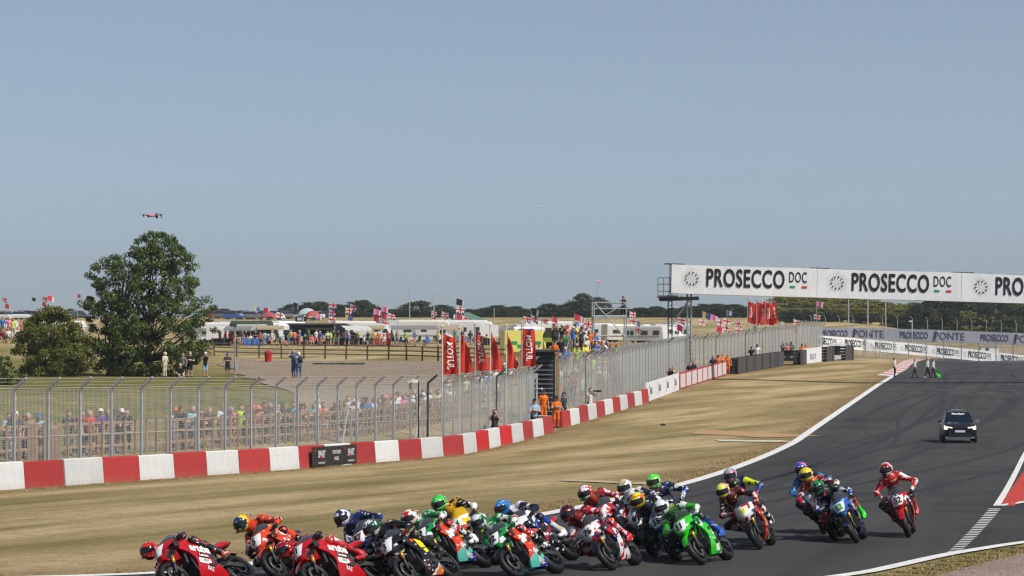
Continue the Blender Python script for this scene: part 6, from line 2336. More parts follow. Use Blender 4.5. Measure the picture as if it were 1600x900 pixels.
for (u, vt, d, k, kind) in sorted(FARTREES):
    p = G(u, d)
    top = P(u, vt - (7 if u > 1205 else 0), d).z
    h = max(2.0, top - p.z)
    s = h / 8.6
    n = cnt.get((kind, u > 1200), 0)
    cnt[(kind, u > 1200)] = n + 1
    wh = 'behind the far banner' if u > 1200 else 'on the far side of the camping field'
    t = thing('far_tree', f'{TK[kind]} tree {wh}, {ordw(n)} from left', 'tree', p, random.Random(u).uniform(0, 6.28), 'trees on the horizon')
    wd = random.Random(u + 1).uniform(1.1, 1.45)
    wd *= 1.35 if h > 4 else min(2.6, 7.5 / h)
    inst('trunk', FT[k][1], M_BARK, t, None, None, (s, s, s))
    inst('crown', FT[k][0], FM[kind], t, None, None, (s * wd, s * wd, s))

# ================================================================== camping field
M_GLASSD = pm('vehicle_glass_dark', (.03, .035, .04), .15, .6, .1)
M_CARAV = pm('caravan_white', (.74, .73, .70), .4, .4, .08, 2)
M_TRIM = pm('caravan_trim_grey', (.30, .30, .31), .5, .4)


def rbox(L, W, H, z0, r=.25, tl=0.0, tr=0.0):
    """rounded box shell, nose at +x; tl/tr rake of front/back"""
    secs = []
    for (x, ins) in ((-L / 2, .10), (-L / 2 + .12, 0.0), (L / 2 - .12, 0.0), (L / 2, .10)):
        sec = []
        for (yy, zz) in ((-W / 2, 0), (W / 2, 0), (W / 2, H - r), (W / 2 - r * .3, H - r * .25), (W / 2 - r, H), (-W / 2 + r, H), (-W / 2 + r * .3, H - r * .25), (-W / 2, H - r)):
            rake = (tl if x > 0 else tr) * (zz / H)
            sec.append((x - math.copysign(rake, x), yy * (1 - ins / W), z0 + zz * (1 - ins * .3 / H)))
        secs.append(sec)
    return MB().loft(secs)


WHEEL = MB().lathe([(0, -.09), (.20, -.10), (.31, -.10), (.33, -.05), (.33, .05), (.31, .10), (.20, .10), (0, .09)], 16, 'y').mesh('wheel', 1)
CARA = rbox(6.0, 2.25, 2.2, .38, .3, .25, .12).mesh('body', 1, False)
MOTO = rbox(5.4, 2.25, 2.5, .45, .25, .1, .05).mesh('body', 1, False)
CAB = MB().loft([[(2.6, y, z) for y, z in ((-1.05, .45), (1.05, .45), (1.05, 2.0), (-1.05, 2.0))], [(3.1, y, z) for y, z in ((-1.02, .45), (1.02, .45), (.98, 1.75), (-.98, 1.75))], [(3.7, y, z) for y, z in ((-1.0, .45), (1.0, .45), (.95, 1.25), (-.95, 1.25))], [(4.15, y, z) for y, z in ((-.92, .5), (.92, .5), (.85, .95), (-.85, .95))]]).mesh('cab', 1)
OVER = rbox(2.0, 2.2, .85, 2.1, .3, .45, 0).mesh('overcab', 1)
VAN = MB().loft([[(x, y * wd, z0 + z) for y, z in ((-1, 0), (1, 0), (1, h * .55), (.9, h), (-.9, h), (-1, h * .55))] for x, wd, z0, h in ((-2.7, .96, .4, 2.0), (-2.6, 1.0, .35, 2.15), (1.0, 1.0, .35, 2.15), (1.5, .99, .35, 1.95), (2.1, .98, .35, 1.05), (2.65, .9, .4, .85))]).mesh('body', 1)
CARB = MB().loft([[(x, y * wd, z0 + z) for y, z in ((-.88, 0), (.88, 0), (.9, h * .5), (.80, h), (-.80, h), (-.9, h * .5))] for x, wd, z0, h in ((-2.05, .92, .3, .62), (-1.9, 1, .25, .72), (.9, 1, .25, .70), (1.9, .95, .25, .52), (2.1, .85, .3, .40))]).mesh('body', 1)
CARG = MB().loft([[(x, y * wd, .9 + z) for y, z in ((-.80, 0), (.80, 0), (.66, h), (-.66, h))] for x, wd, h in ((-1.85, .95, .12), (-1.35, 1, .55), (.1, 1, .58), (1.05, .95, .06))]).mesh('cabin', 1)


def win_strip(L, z, h, y, n, x0):
    m = MB()
    for k in range(n):
        for sy in (-1, 1):
            m.box((x0 + k * L / n, sy * y, z), (L / n * .62, .03, h))
    return m.mesh('window', 1)


WINC = MB().box((-1.6, 0, 0), (1.0, .03, .6)).mesh('window', 1)


def caravan(label, u, d, ang, kind, mat=M_CARAV, roof=True):
    p = G(u, d)
    r = thing({'c': 'caravan', 'm': 'motorhome', 'v': 'van', 'k': 'car'}[kind], label, {'c': 'caravan', 'm': 'motorhome', 'v': 'van', 'k': 'car'}[kind], p, ang, 'vehicles parked on the camping field')
    if kind == 'c':
        inst('body', CARA, mat, r)
        wx, hw, spots = (0.0,), 1.14, ((-1.9, 1.5, 1.0, .62), (.2, 1.5, .9, .62), (1.9, 1.5, .9, .62))
    elif kind == 'm':
        inst('body', MOTO, mat, r)
        inst('cab', CAB, mat, r)
        inst('overcab', OVER, mat, r, (2.9, 0, 0))
        wx, hw, spots = (-1.6, 2.9), 1.135, ((-1.4, 1.75, 1.0, .6), (.6, 1.75, .7, .55), (2.95, 1.5, .7, .45))
    elif kind == 'v':
        inst('body', VAN, mat, r)
        wx, hw, spots = (-1.7, 1.6), 1.0, ((.35, 1.75, .95, .55), (1.35, 1.6, .6, .45))
    else:
        inst('body', CARB, mat, r)
        inst('cabin', CARG, M_GLASSD, r)
        MB().box((-.6, 0, 1.50), (1.5, 1.25, .05)).build('roof', mat, r)
        wx, hw, spots = (-1.3, 1.3), .86, ()
    for (x, z, wl, wh) in spots:
        for sy in (-1, 1):
            o = inst('window', MB_WIN, M_GLASSD, r, (x, sy * (hw + .0), z), None, (wl, 1, wh))
    for x in wx:
        for sy in (-1, 1):
            inst('wheel', WHEEL, M_BLACK, r, (x, sy * (hw - .12), .33))
    if kind in 'cm' and roof:
        inst('roof_vent', MB_VENT, M_TRIM, r, (-.8, 0, 2.58 if kind == 'c' else 2.95))
        inst('side_stripe', MB_STRIPE, M_TRIM, r, (0, -(hw + .012), 1.0))
    return r


MB_WIN = MB().box((0, 0, 0), (1, .035, 1)).mesh('window', 1)
MB_VENT = MB().box((0, 0, .06), (.6, .6, .14)).box((1.6, .3, .06), (.4, .4, .12)).mesh('roof_vent', 1)
MB_STRIPE = MB().box((0, 0, 0), (4.6, .02, .12)).mesh('side_stripe', 1)

caravan('long cream motorhome behind the rail fence next to the white van', 655, 352, R(0), 'm', pm('motorhome_cream', (.70, .68, .62), .45, .35, .08, 2))
caravan('white panel van with a dark side window beside the cream motorhome', 585, 352, R(0), 'v', pm('van_white', (.76, .76, .76), .35, .4, .05, 2))
caravan('black van under the dark awning stall', 528, 352, R(-4), 'v', pm('van_black', (.02, .02, .023), .35, .5))
k = 0
rv = random.Random(3)
rowtx = ('front', 'middle', 'back')
slots = [(r_, u) for r_, (us) in enumerate(([350, 432, 460, 548, 622, 700, 732, 764, 1010, 1038], list(range(345, 1080, 37)), list(range(360, 1075, 41)))) for u in us]
nrow = [0, 0, 0]
for (row, u) in slots:
    d = (362, 385, 418)[row] + rv.uniform(-5, 5)
    if 800 < u < 905 and row == 0:
        continue
    kd = rv.choice('ccmcmv')
    n = nrow[row]
    nrow[row] += 1
    caravan(f'{"grey" if n % 7 == 5 else "white"} {dict(c="caravan", m="motorhome", v="van")[kd]} in the {rowtx[row]} row of the camp, {ordw(n)} from the left', u, d, rv.choice([0, math.pi, R(20), R(-25), R(90), R(80), R(100), R(60)]), kd, pm('caravan_shade_%s' % 'abcdefg'[n % 7], [(.76, .75, .73), (.66, .65, .62), (.74, .74, .75), (.60, .58, .52), (.70, .70, .69), (.36, .37, .39), (.72, .70, .66)][n % 7], .4, .4, .08, 2)).scale = (rv.uniform(.78, 1.05), rv.uniform(.85, 1.05), rv.uniform(.78, 1.02))
for (u, d, kd) in ((10, 392, 'm'), (30, 398, 'c'), (62, 400, 'c'), (92, 396, 'm'), (115, 392, 'c'), (325, 385, 'c'), (340, 362, 'c')):
    nrow.append(0)
    caravan(f'white {"caravan" if kd == "c" else "motorhome"} near the tall tree, {ordw(len(nrow) - 4)} from the left', u, d, rv.uniform(0, 3), kd, MATS['caravan_shade_a'])
CARC = [('black', (.02, .02, .022)), ('grey', (.14, .14, .15)), ('silver', (.45, .46, .48)), ('red', (.42, .03, .03)), ('blue', (.04, .10, .30)), ('white', (.70, .70, .70)), ('dark blue', (.02, .035, .09))]
cars = list(range(2, 135, 9)) + list(range(340, 512, 8))
for i, u in enumerate(cars):
    nm, cc = rv.choice(CARC)
    caravan(f'{nm} car parked on the far skyline field, {ordw(i)} from the left', u + rv.uniform(-3, 3), 556 + (i % 2) * 16 + rv.uniform(-5, 5), rv.uniform(-.4, .4) + rv.choice([0, math.pi]), 'k', pm('car_paint_' + nm.replace(' ', '_'), cc, .3, .5, .05, 2, coat=.4))

# tents and gazebos
def tent(label, u, d, w_, h, mat, ang=0.3, gazebo=False, roofmat=None):
    p = G(u, d)
    r = thing('gazebo' if gazebo else 'tent', label, 'gazebo' if gazebo else 'tent', p, ang)
    if gazebo:
        for sx in (-1, 1):
            for sy in (-1, 1):
                MB().box((sx * w_ / 2, sy * w_ / 2, h * .36), (.06, .06, h * .72)).build('leg', M_TRIM, r)
        a = w_ / 2 + .06
        MB().add([(-a, -a, h * .70), (a, -a, h * .70), (a, a, h * .70), (-a, a, h * .70), (-a, -a, h * .58), (a, -a, h * .58), (a, a, h * .58), (-a, a, h * .58), (0, 0, h)], [(0, 1, 8), (1, 2, 8), (2, 3, 8), (3, 0, 8), (4, 5, 1, 0), (5, 6, 2, 1), (6, 7, 3, 2), (7, 4, 0, 3)]).build('canopy', mat, r)
        return r
    MB().grid(lambda s, t: (w_ / 2 * math.cos(math.pi * s) * (1 - .12 * (2 * t - 1) ** 2), w_ * .7 * (t - .5), h * math.sin(math.pi * s) ** .8 * (1 - .55 * (2 * t - 1) ** 4)), 12, 8, flip=True).build('shell', mat, r, True)
    MB().add([(-w_ * .22, -w_ * .352, 0), (w_ * .22, -w_ * .352, 0), (0, -w_ * .345, h * .42)], [(0, 1, 2)]).build('door', M_GLASSD, r)
    return r


for (u, d, w_, h, c, nm) in ((86, 560, 5, 2.8, (.45, .60, .08), 'lime'), (106, 565, 4, 2.2, (.06, .16, .50), 'blue'), (80, 470, 5, 2.6, (.60, .22, .04), 'orange'), (396, 555, 4, 2.4, (.42, .16, .10), 'orange red'), (420, 545, 5, 2.6, (.40, .08, .07), 'red'), (436, 548, 4, 2.2, (.72, .72, .72), 'white'), (432, 470, 6, 2.6, (.10, .14, .24), 'slate blue'), (455, 470, 5, 2.4, (.08, .22, .26), 'teal'), (480, 556, 6, 3.4, (.45, .60, .58), 'pale turquoise'), (489, 545, 5, 3.0, (.46, .08, .08), 'bright red')):
    tent(f'{nm} dome tent on the far camping slope', u, d, w_ * .62, h * .62, pm('tent_' + nm.replace(' ', '_'), c, .7, .2), rv.uniform(-.5, .5))
tent('green and cream marquee roof poking above the caravans near the flag masts', 730, 430, 5, 4.2, pm('marquee_green', (.10, .20, .15), .7), .2, True)

# food stalls in front of the camp
st1 = thing('food_trailer', 'rounded dark green food trailer with a long white sign', 'stall', G(393, 345), 0)
secs = []
for x in (-2.6, -2.45, 2.45, 2.6):
    f = .88 if abs(x) > 2.5 else 1
    secs.append([(x, y * f, .9 + (z) * f) for y, z in ((-1.05, 0), (-1.2, .5), (-1.2, 1.2), (-.9, 1.75), (0, 1.95), (.9, 1.75), (1.2, 1.2), (1.2, 0))])
MB().loft(secs).build('body', pm('trailer_green', (.035, .065, .035), .5, .4), st1)
MB().box((0, -1.24, 2.05), (3.9, .06, .75)).build('sign_board', pm('sign_cream', (.66, .66, .60), .6), st1)
MB().box((0, -1.25, 1.25), (4.4, .05, .55)).build('serving_hatch', pm('hatch_dark', (.03, .035, .03), .5), st1)
MB().box((0, -1.7, 1.62), (5.0, .9, .05), rot=(.15, 0, 0)).build('awning', pm('awning_green', (.07, .10, .04), .7), st1)
for x in (-2.2, 2.2):
    inst('wheel', WHEEL, M_BLACK, st1, (x, -1.0, .33))
st2 = thing('food_stall', 'black food stall with dark awning and an illuminated looking roof sign', 'stall', G(492, 345), 0)
st2['label'] = 'black food stall with long dark awning and a square roof sign'
MB().box((-.3, .4, 1.25), (5.6, 2.0, 2.5)).build('body', pm('stall_black', (.018, .018, .02), .5), st2)
MB().box((-.3, -1.1, 2.42), (5.8, 1.6, .07), rot=(.12, 0, 0)).build('awning', pm('stall_black2', (.03, .03, .033), .6), st2)
MB().box((-1.7, -.4, 3.05), (1.3, .12, .62)).build('sign_board', pm('stall_black', (.018, .018, .02), .5), st2)
t = MB()
lettering(t, 'BBQ', lambda x, y: (-1.7 + x, -.47, 3.05 + y), .48, .9, .01)
t.build('lettering', W_INK, st2)
for x in (-2.9, 2.5):
    MB().box((x, -1.85, 1.1), (.07, .07, 2.2)).build('pole', M_GALVL, st2)
MB().box((0, -1.0, 1.0), (4.6, .5, .08)).build('counter', M_ALU, st2)

# ambulance and dark canopy behind the louvred hut
amb = thing('ambulance', 'yellow ambulance with green checks behind the bank', 'ambulance', G(829, 262), R(12))
M_AMB = pm('ambulance_yellow', (.76, .68, .16), .4, .4, .05)
inst('body', VAN, M_AMB, amb)
MB().box((-.9, 0, 1.75), (3.5, 2.02, 1.7)).build('box_body', M_AMB, amb)
for k in range(6):
    MB().box((-2.3 + k * .56, -1.025, 1.15 + (k % 2) * .3), (.54, .02, .3)).build('check', pm('check_green', (.02, .30, .10), .5), amb)
MB().box((-.5, -1.03, 2.0), (1.0, .02, .55)).build('window', M_GLASSD, amb)
MB().box((-.4, 0, 2.68), (1.2, 1.2, .16)).build('light_bar', pm('beacon_blue', (.03, .08, .4), .3), amb)
for x in (-1.7, 1.6):
    for sy in (-1, 1):
        inst('wheel', WHEEL, M_BLACK, amb, (x, sy * .9, .33))
cn = thing('canopy_tent', 'dark olive canopy with lime valance beside the ambulance', 'canopy', G(868, 255), 0)
MB().grid(lambda s, t: (1.05 * 1.1 * math.cos(math.pi * s) * (1.0 if math.sin(math.pi * s) > .01 else 1), 2.4 * (t - .5), 2.15 + .95 * math.sin(math.pi * s) ** .7), 14, 4, flip=True).build('roof', pm('canopy_olive', (.045, .055, .025), .6), cn, True)
MB().add([(1.155 * math.cos(math.pi * k / 14), -1.21, 2.15 + .95 * math.sin(math.pi * k / 14) ** .7) for k in range(15)], [tuple(range(15))]).build('gable', pm('canopy_olive', (.045, .055, .025), .6), cn)
MB().box((0, -1.22, 2.0), (2.3, .04, .38)).build('valance', pm('valance_lime', (.28, .38, .04), .6), cn)
for sx in (-1, 1):
    for sy in (-1, 1):
        MB().box((sx * 1.1, sy * 1.15, 1.1), (.06, .06, 2.2)).build('leg', M_GALVD, cn)
MB().box((.1, .5, 1.2), (1.9, .05, 1.7)).build('back_sheet', M_BLACK, cn)

# awnings, windbreaks, chairs and boxes set out in front of the camp
M_CL = [pm('clutter_' + n_, c_, .8, .2) for n_, c_ in (('red', (.45, .04, .04)), ('blue', (.05, .15, .45)), ('green', (.05, .16, .07)), ('grey', (.22, .22, .22)), ('tan', (.40, .32, .20)), ('black', (.02, .02, .022)), ('orange', (.6, .18, .03)), ('pale', (.6, .6, .58)))]
CN = ('red', 'blue', 'green', 'grey', 'tan', 'black', 'orange', 'pale')
CH_S = MB().box((0, 0, .42), (.5, .5, .05)).mesh('seat', 1)
CH_B = MB().box((0, .25, .72), (.5, .05, .6), rot=(-.2, 0, 0)).mesh('backrest', 1)
CH_L = MB().bar((-.22, -.22, 0), (.22, .22, .42), .03, .03).bar((.22, -.22, 0), (-.22, .22, .42), .03, .03).mesh('leg', 1)
AW_R = MB().add([(-1.6, 0, 2.3), (1.6, 0, 2.3), (1.6, -2.2, 1.95), (-1.6, -2.2, 1.95), (1.6, -2.25, 1.75), (-1.6, -2.25, 1.75)], [(0, 3, 2, 1), (3, 5, 4, 2)]).mesh('canopy', 1)
AW_L = MB().box((0, 0, .97), (.04, .04, 1.95)).mesh('pole', 1)
WB = MB().grid(lambda s, t: (-1.2 + 2.4 * s, .25 * abs(math.sin(s * 6.28)), .85 * t), 12, 2).mesh('cloth', 1)
WP = MB().box((0, 0, .47), (.04, .04, .95)).mesh('pole', 1)
rq = random.Random(21)
ci_ = 0
for u in range(345, 800, 9):
    d = 337 + rq.uniform(-4, 12)
    k_ = rq.choice('cccccwa' if u < 720 else 'ccw')
    cm = rq.choice((0, 1, 2, 3, 3, 4, 5, 5, 7))
    p = G(u + rq.uniform(-3, 3), d)
    if k_ == 'a':
        cm = rq.choice((3, 7, 7, 4))
    if k_ == 'c':
        r_ = thing('camping_chair', f'{CN[cm]} camping chair before the caravans, {ordw(ci_)} piece of camp clutter from left', 'chair', p, rq.uniform(-1.5, 1.5), 'camp clutter before the caravans')
        inst('seat', CH_S, M_CL[cm], r_)
        inst('backrest', CH_B, M_CL[cm], r_)
        inst('leg', CH_L, M_TRIM, r_)
    elif k_ == 'w':
        r_ = thing('windbreak', f'{CN[cm]} cloth windbreak before the caravans, {ordw(ci_)} piece of camp clutter from left', 'windbreak', p, rq.uniform(-.5, .5), 'camp clutter before the caravans')
        inst('cloth', WB, M_CL[cm], r_)
        for x_ in (-1.2, -.6, 0, .6, 1.2):
            inst('pole', WP, M_TRIM, r_, (x_, 0, 0))
    else:
        r_ = thing('awning', f'{CN[cm]} awning before the caravans, {ordw(ci_)} piece of camp clutter from left', 'awning', p, rq.uniform(-.3, .3), 'camp clutter before the caravans')
        inst('canopy', AW_R, M_CL[cm], r_)
        for x_ in (-1.55, 1.55):
            inst('pole', AW_L, M_TRIM, r_, (x_, -2.15, 0))
    ci_ += 1

# people around the stalls and on the upper bank
for i, (u, d) in enumerate(((344, 338), (352, 336), (366, 337), (378, 340), (384, 338), (391, 339), (414, 338), (418, 336), (425, 339), (447, 337), (455, 338), (460, 336), (476, 338), (482, 336), (494, 340), (500, 338), (506, 340), (512, 337), (521, 336), (538, 338), (545, 336), (575, 337), (606, 338), (612, 336), (710, 340), (722, 338), (540, 341), (551, 339), (360, 333), (372, 331), (399, 334), (407, 332), (433, 333), (441, 331), (468, 333), (487, 331), (517, 332), (529, 334), (560, 333), (568, 331), (583, 334), (592, 332), (600, 334), (620, 333), (634, 335), (648, 333), (668, 334), (684, 333), (735, 336), (748, 335), (760, 338))):
    top = rc.choice(CROWDC)
    legs = rc.choice(['denim', 'khaki', 'black', 'grey', 'coral'])
    person(G(u, d), rc.uniform(-3, 3), top, legs, f'visitor in {top} top by the food stalls, {ordw(i)} from the left', rc.choice(['stand', 'walk', 'fold', 'stand', 'sit']), rc.choice([None, None, 'white', 'black']), 'cap', True, 'visitors by the food stalls')
for i, (u, d) in enumerate(((4, 262), (9, 270), (14, 258), (20, 266), (27, 262), (34, 268), (3, 248), (12, 250), (40, 262), (8, 244))):
    top = ('blue', 'white', 'pink', 'lime', 'white', 'coral', 'dark red', 'white', 'green', 'dark grey')[i]
    pz = ('stand', 'sit', 'stand', 'stand', 'sit', 'stand', 'sit', 'sit', 'stand', 'sit')[i]
    q_ = G(u, d)
    if pz == 'sit':
        q_.z -= .3
    person(q_, -1.2, top, 'khaki', f'spectator in {top} top on the slope beyond the olive bush, {ordw(i)} there', pz, None, 'cap', True, 'spectators on the slope beyond the bush')
for i, (u, d, top) in enumerate(((876, 236, 'white'), (886, 240, 'cream'), (893, 238, 'orange'), (899, 242, 'blue'), (906, 236, 'black'), (912, 240, 'white'), (842, 244, 'white'), (850, 240, 'dark grey'), (860, 246, 'white'), (868, 238, 'grey'), (945, 236, 'navy'), (955, 240, 'turquoise'), (962, 238, 'black'), (986, 242, 'red'), (992, 244, 'yellow'), (1000, 246, 'white'))):
    q_ = G(u, d)
    person(q_, rc.uniform(-2, -1), top, 'denim', f'spectator in {top} top above the packed bank, {ordw(i)} of that line', 'stand', None, 'cap', True, 'spectators above the bank')

# ================================================================== flags
def flag_mat(name, a, b_, c_, kind):
    if name in MATS:
        return MATS[name]
    b = NB(name)
    p = b.tc()
    x, y, z = b.sep(p)
    if kind == 'tri':
        c = b.ramp(b.math('FRACT', b.math('MULTIPLY', x, .62)), [(0, a), (.33, b_), (.66, c_)], 'CONSTANT')
    elif kind == 'cross':
        c = b.mix(b.math('LESS_THAN', b.math('ABSOLUTE', b.math('SUBTRACT', x, .8)), .13), a, b_)
        c = b.mix(b.math('LESS_THAN', b.math('ABSOLUTE', b.math('SUBTRACT', z, -.5)), .13), c, b_)
    else:
        dg1 = b.math('ABSOLUTE', b.math('SUBTRACT', b.math('ABSOLUTE', b.math('SUBTRACT', x, .8)), b.math('MULTIPLY', b.math('ABSOLUTE', b.math('SUBTRACT', z, -.5)), 1.5)))
        c = b.mix(b.math('LESS_THAN', dg1, .17), a, b_)
        for wd, col in ((.24, b_), (.13, c_)):
            c = b.mix(b.math('LESS_THAN', b.math('ABSOLUTE', b.math('SUBTRACT', x, .8)), wd), c, col)
            c = b.mix(b.math('LESS_THAN', b.math('ABSOLUTE', b.math('SUBTRACT', z, -.5)), wd), c, col)
    b.principled(c, .8, .2)
    MATS[name] = b.m
    return b.m


FLM = [('union', flag_mat('flag_union', (.02, .03, .20), (.70, .70, .70), (.55, .03, .04), 'union')), ('red cross', flag_mat('flag_cross', (.72, .72, .72), (.55, .03, .04), None, 'cross')), ('blue and white', flag_mat('flag_bluewhite', (.08, .22, .55), (.70, .70, .72), (.08, .22, .55), 'tri')),
       ('red', flag_mat('flag_redwhite', (.58, .03, .05), (.60, .05, .10), (.75, .70, .70), 'tri')), ('black', flag_mat('flag_black', (.02, .02, .025), (.02, .02, .025), (.60, .60, .60), 'tri')), ('yellow and blue', flag_mat('flag_yb', (.70, .52, .04), (.08, .12, .35), (.08, .12, .35), 'tri')), ('pink', flag_mat('flag_pink', (.70, .25, .40), (.65, .10, .30), (.75, .72, .72), 'tri'))]
FLAG_ME = []
for k in range(4):
    FLAG_ME.append(MB().grid(lambda s, t: (1.6 * s * (.80 + .1 * math.sin(k)), .10 * s * math.sin(s * 7 + k * 1.7 + t * 1.5), -1.0 * t - .35 * s * s * (.4 + .3 * k)), 10, 4).mesh('flag_cloth', 1, True))


def flag_mast(u, d, v_top, flags, sc=1.0, label=None, lean=0.0):
    g = G(u, d)
    top = P(u, v_top, d).z - g.z
    r = thing('flag_mast', label, 'flag', g, 0, 'flags flying over the camp')
    MB().tube([(0, 0, -.2), (0, 0, top)], [.05, .025], 5).build('mast', M_GALVL, r)
    z = top - .05
    for i, k in enumerate(flags):
        fl = inst('flag_cloth', FLAG_ME[(i + int(u)) % 4], FLM[k][1], r, (0, 0, z), (0, .12 + lean, random.Random(int(u) + i).uniform(-.5, .5)), (sc, sc, sc))
        z -= 1.25 * sc
    return r


MASTS = [(3, 560, 463, (0,), 1.1), (8, 500, 474, (3,), 1.0), (50, 560, 464, (4,), .9), (66, 540, 462, (0, 3), 1.1), (74, 545, 461, (3,), 1.2), (121, 520, 459, (3,), .8), (398, 560, 478, (5,), 1.0), (412, 555, 480, (3,), 1.2), (432, 540, 487, (1,), 1.3), (458, 560, 472, (4,), 1.2), (494, 520, 490, (6,), 1.0), (514, 440, 471, (0, 0, 1, 2), 1.15), (540, 450, 480, (0, 5), 1.1), (547, 520, 474, (0,), 1.4), (584, 440, 482, (6, 3), 1.1),
         (596, 430, 478, (6, 3, 0, 2), 1.05), (606, 432, 488, (0, 1), 1.1), (674, 470, 485, (0, 0), .9), (690, 430, 486, (0, 0, 2), 1.0), (701, 428, 488, (4, 1), 1.0), (713, 420, 466, (4, 0, 3, 2), 1.15), (722, 425, 492, (0, 4), 1.0), (818, 330, 493, (0,), .8), (830, 330, 480, (4, 0), .9), (846, 330, 495, (1,), .8), (863, 335, 494, (3, 0), .8), (898, 340, 490, (3, 2), .9), (904, 350, 494, (0, 1), .9), (912, 345, 500, (0,), 1.0), (984, 330, 486, (0, 1), .8), (992, 335, 500, (5, 0), .8), (1058, 330, 494, (0, 3), .9),
         (1092, 330, 498, (1,), .8), (1098, 325, 486, (5,), .9), (1110, 330, 490, (6,), .8), (1120, 320, 498, (1, 3), .8), (1136, 325, 484, (2,), .7), (1130, 318, 496, (1, 0), .8), (1148, 318, 500, (0, 1), .8), (1240, 330, 498, (0, 3), .9), (1272, 340, 490, (0,), .8), (1276, 338, 470, (6,), .8)]
fcount = {}
for (u, d, vt, fl, sc) in MASTS:
    nms = list(dict.fromkeys(FLM[k][0] for k in fl))
    nm = ' and '.join(nms) if len(nms) < 3 else 'mixed ' + ' and '.join(nms[:2])
    n = fcount.get(nm, 0)
    fcount[nm] = n + 1
    flag_mast(u, d, vt, fl, sc * .78, f'mast with {nm} flag{"s" if len(fl) > 1 else ""} over camp, {ordw(n)} from left')

# red sponsor flags
M_RFLAG = pm('flag_sponsor_red', (.60, .045, .03), .75, .2, .12, 2)
M_RFLAG2 = pm('pole_white', (.62, .61, .58), .5, .3)


def red_flag(label, u, d, v_top, fh, fw, furl, seed, text=True, group='row of red sponsor flags behind the wall', base_q=None):
    g = G(u, d)
    top = P(u, v_top, d).z
    r = thing('sponsor_flag', label, 'flag', g, R(-8 + 6 * (seed % 3)), group)
    H_ = top - g.z
    MB().tube([(0, 0, -.2), (0, 0, H_ + .22)], [.045, .035], 6).build('pole', M_RFLAG2 if seed % 3 else M_GALV, r)
    MB().sphere((0, 0, H_ + .26), .07, 8, 6).build('finial', M_RFLAG2, r)

    def cl(s, t):
        w_ = fw * (1 - furl * (1 - t) ** 1.2 * .75)
        x = .05 + w_ * s
        return (x, .17 * math.sin(s * 7 + t * 4 + seed) * s + .05 * math.sin(s * 15 + seed * 2 + t * 5) * s, H_ - .05 - fh * t - s * furl * .55 * (1 - t) ** 2 - .05 * math.sin(s * 3.1))
    MB().grid(cl, 14, 20).build('flag_cloth', M_RFLAG, r, True)
    if text:
        t = MB()

        def fn(x, y):
            tt = .50 - x / fh
            s = .50 + y / fw * (1 + furl * .3)
            p = cl(min(1, max(0, s)), min(1, max(0, tt)))
            return (p[0], p[1] - .07, p[2])
        lettering(t, 'MOTUL', lambda x, y: fn(-x, y), .44 * fw / .75, .95, .010)
        t.build('lettering', W_INK, r)
    return r


RF = [(691, 133.5, 519, 1.95, .72, .35, 1), (718, 136.5, 521, 1.80, .62, .75, 2), (742, 139.5, 514, 1.95, .66, .8, 3), (766, 143, 516, 2.0, .58, .85, 4), (791, 147, 516, 1.9, .52, .9, 5), (815, 151, 511, 2.0, .74, .2, 6)]
for i, (u, d, vt, fh, fw, fu, sd) in enumerate(RF):
    red_flag(f'tall red sponsor flag behind the first barrier, {ordw(i)} of six from left', u, d, vt, fh, fw, fu, sd, text=i in (0, 2, 5))
for i in range(9):
    red_flag(f'red sponsor flag in the tight cluster under the gantry, {ordw(i)} from left', 1168 + i * 4.6, 286 + (i % 3) * 1.2, 469 + (i * 37 % 5), 2.2, .62, .35, i, text=(i % 2 == 0), group='cluster of red flags beyond the gantry')

# ================================================================== structures beside the fence
hut = thing('louvred_hut', 'tall dark grey louvred hut with flat roof beside the marshals gap', 'hut', G(846, 162.5), R(-4))
HW, HHT = 1.45, 4.15
for sx in (-1, 1):
    MB().box((sx * HW / 2, 0, HHT / 2), (.10, .10, HHT)).build('post', M_GALVD, hut)
M_LOUV = pm('louvre_grey', (.105, .11, .12), .55, .35, .2, 3)
for k in range(15):
    MB().box((0, -.02, .25 + k * .262), (HW - .1, .24, .035), rot=(.55, 0, 0)).build('slat', M_LOUV, hut)
MB().box((0, .35, HHT / 2), (HW, .06, HHT)).build('back_panel', pm('hut_dark', (.04, .042, .046), .7), hut)
MB().box((-.1, .3, HHT + .05), (HW + .7, 1.6, .10)).build('roof', M_GALVD, hut)
MB().box((HW / 2 + .18, -.1, 2.0), (.20, .06, 4.0)).build('side_ladder', M_WOOD, hut)
plat = thing('camera_platform', 'small grey railed camera platform on the fence left of the louvred hut', 'platform', G(826, 157.5), R(-4))
MB().box((0, 0, 2.55), (.95, .9, .08)).build('deck', M_GALV, plat)
MB().box((0, -.42, 2.95), (1.0, .06, .30)).build('front_board', M_GALVL, plat)
for sx in (-1, 1):
    MB().tube([(sx * .45, -.4, 0), (sx * .45, -.4, 3.1)], .035, 6).build('leg', M_GALVL, plat)
    MB().tube([(sx * .45, .4, 0), (sx * .45, .4, 3.1)], .035, 6).build('leg', M_GALV, plat)
MB().tube([(-.5, -.45, 2.25), (.75, -.45, 2.25)], .03, 6).build('rail', M_GALVL, plat)
MB().sphere((.75, -.45, 2.25), .07, 8, 6).build('lamp', M_RFLAG2, plat)

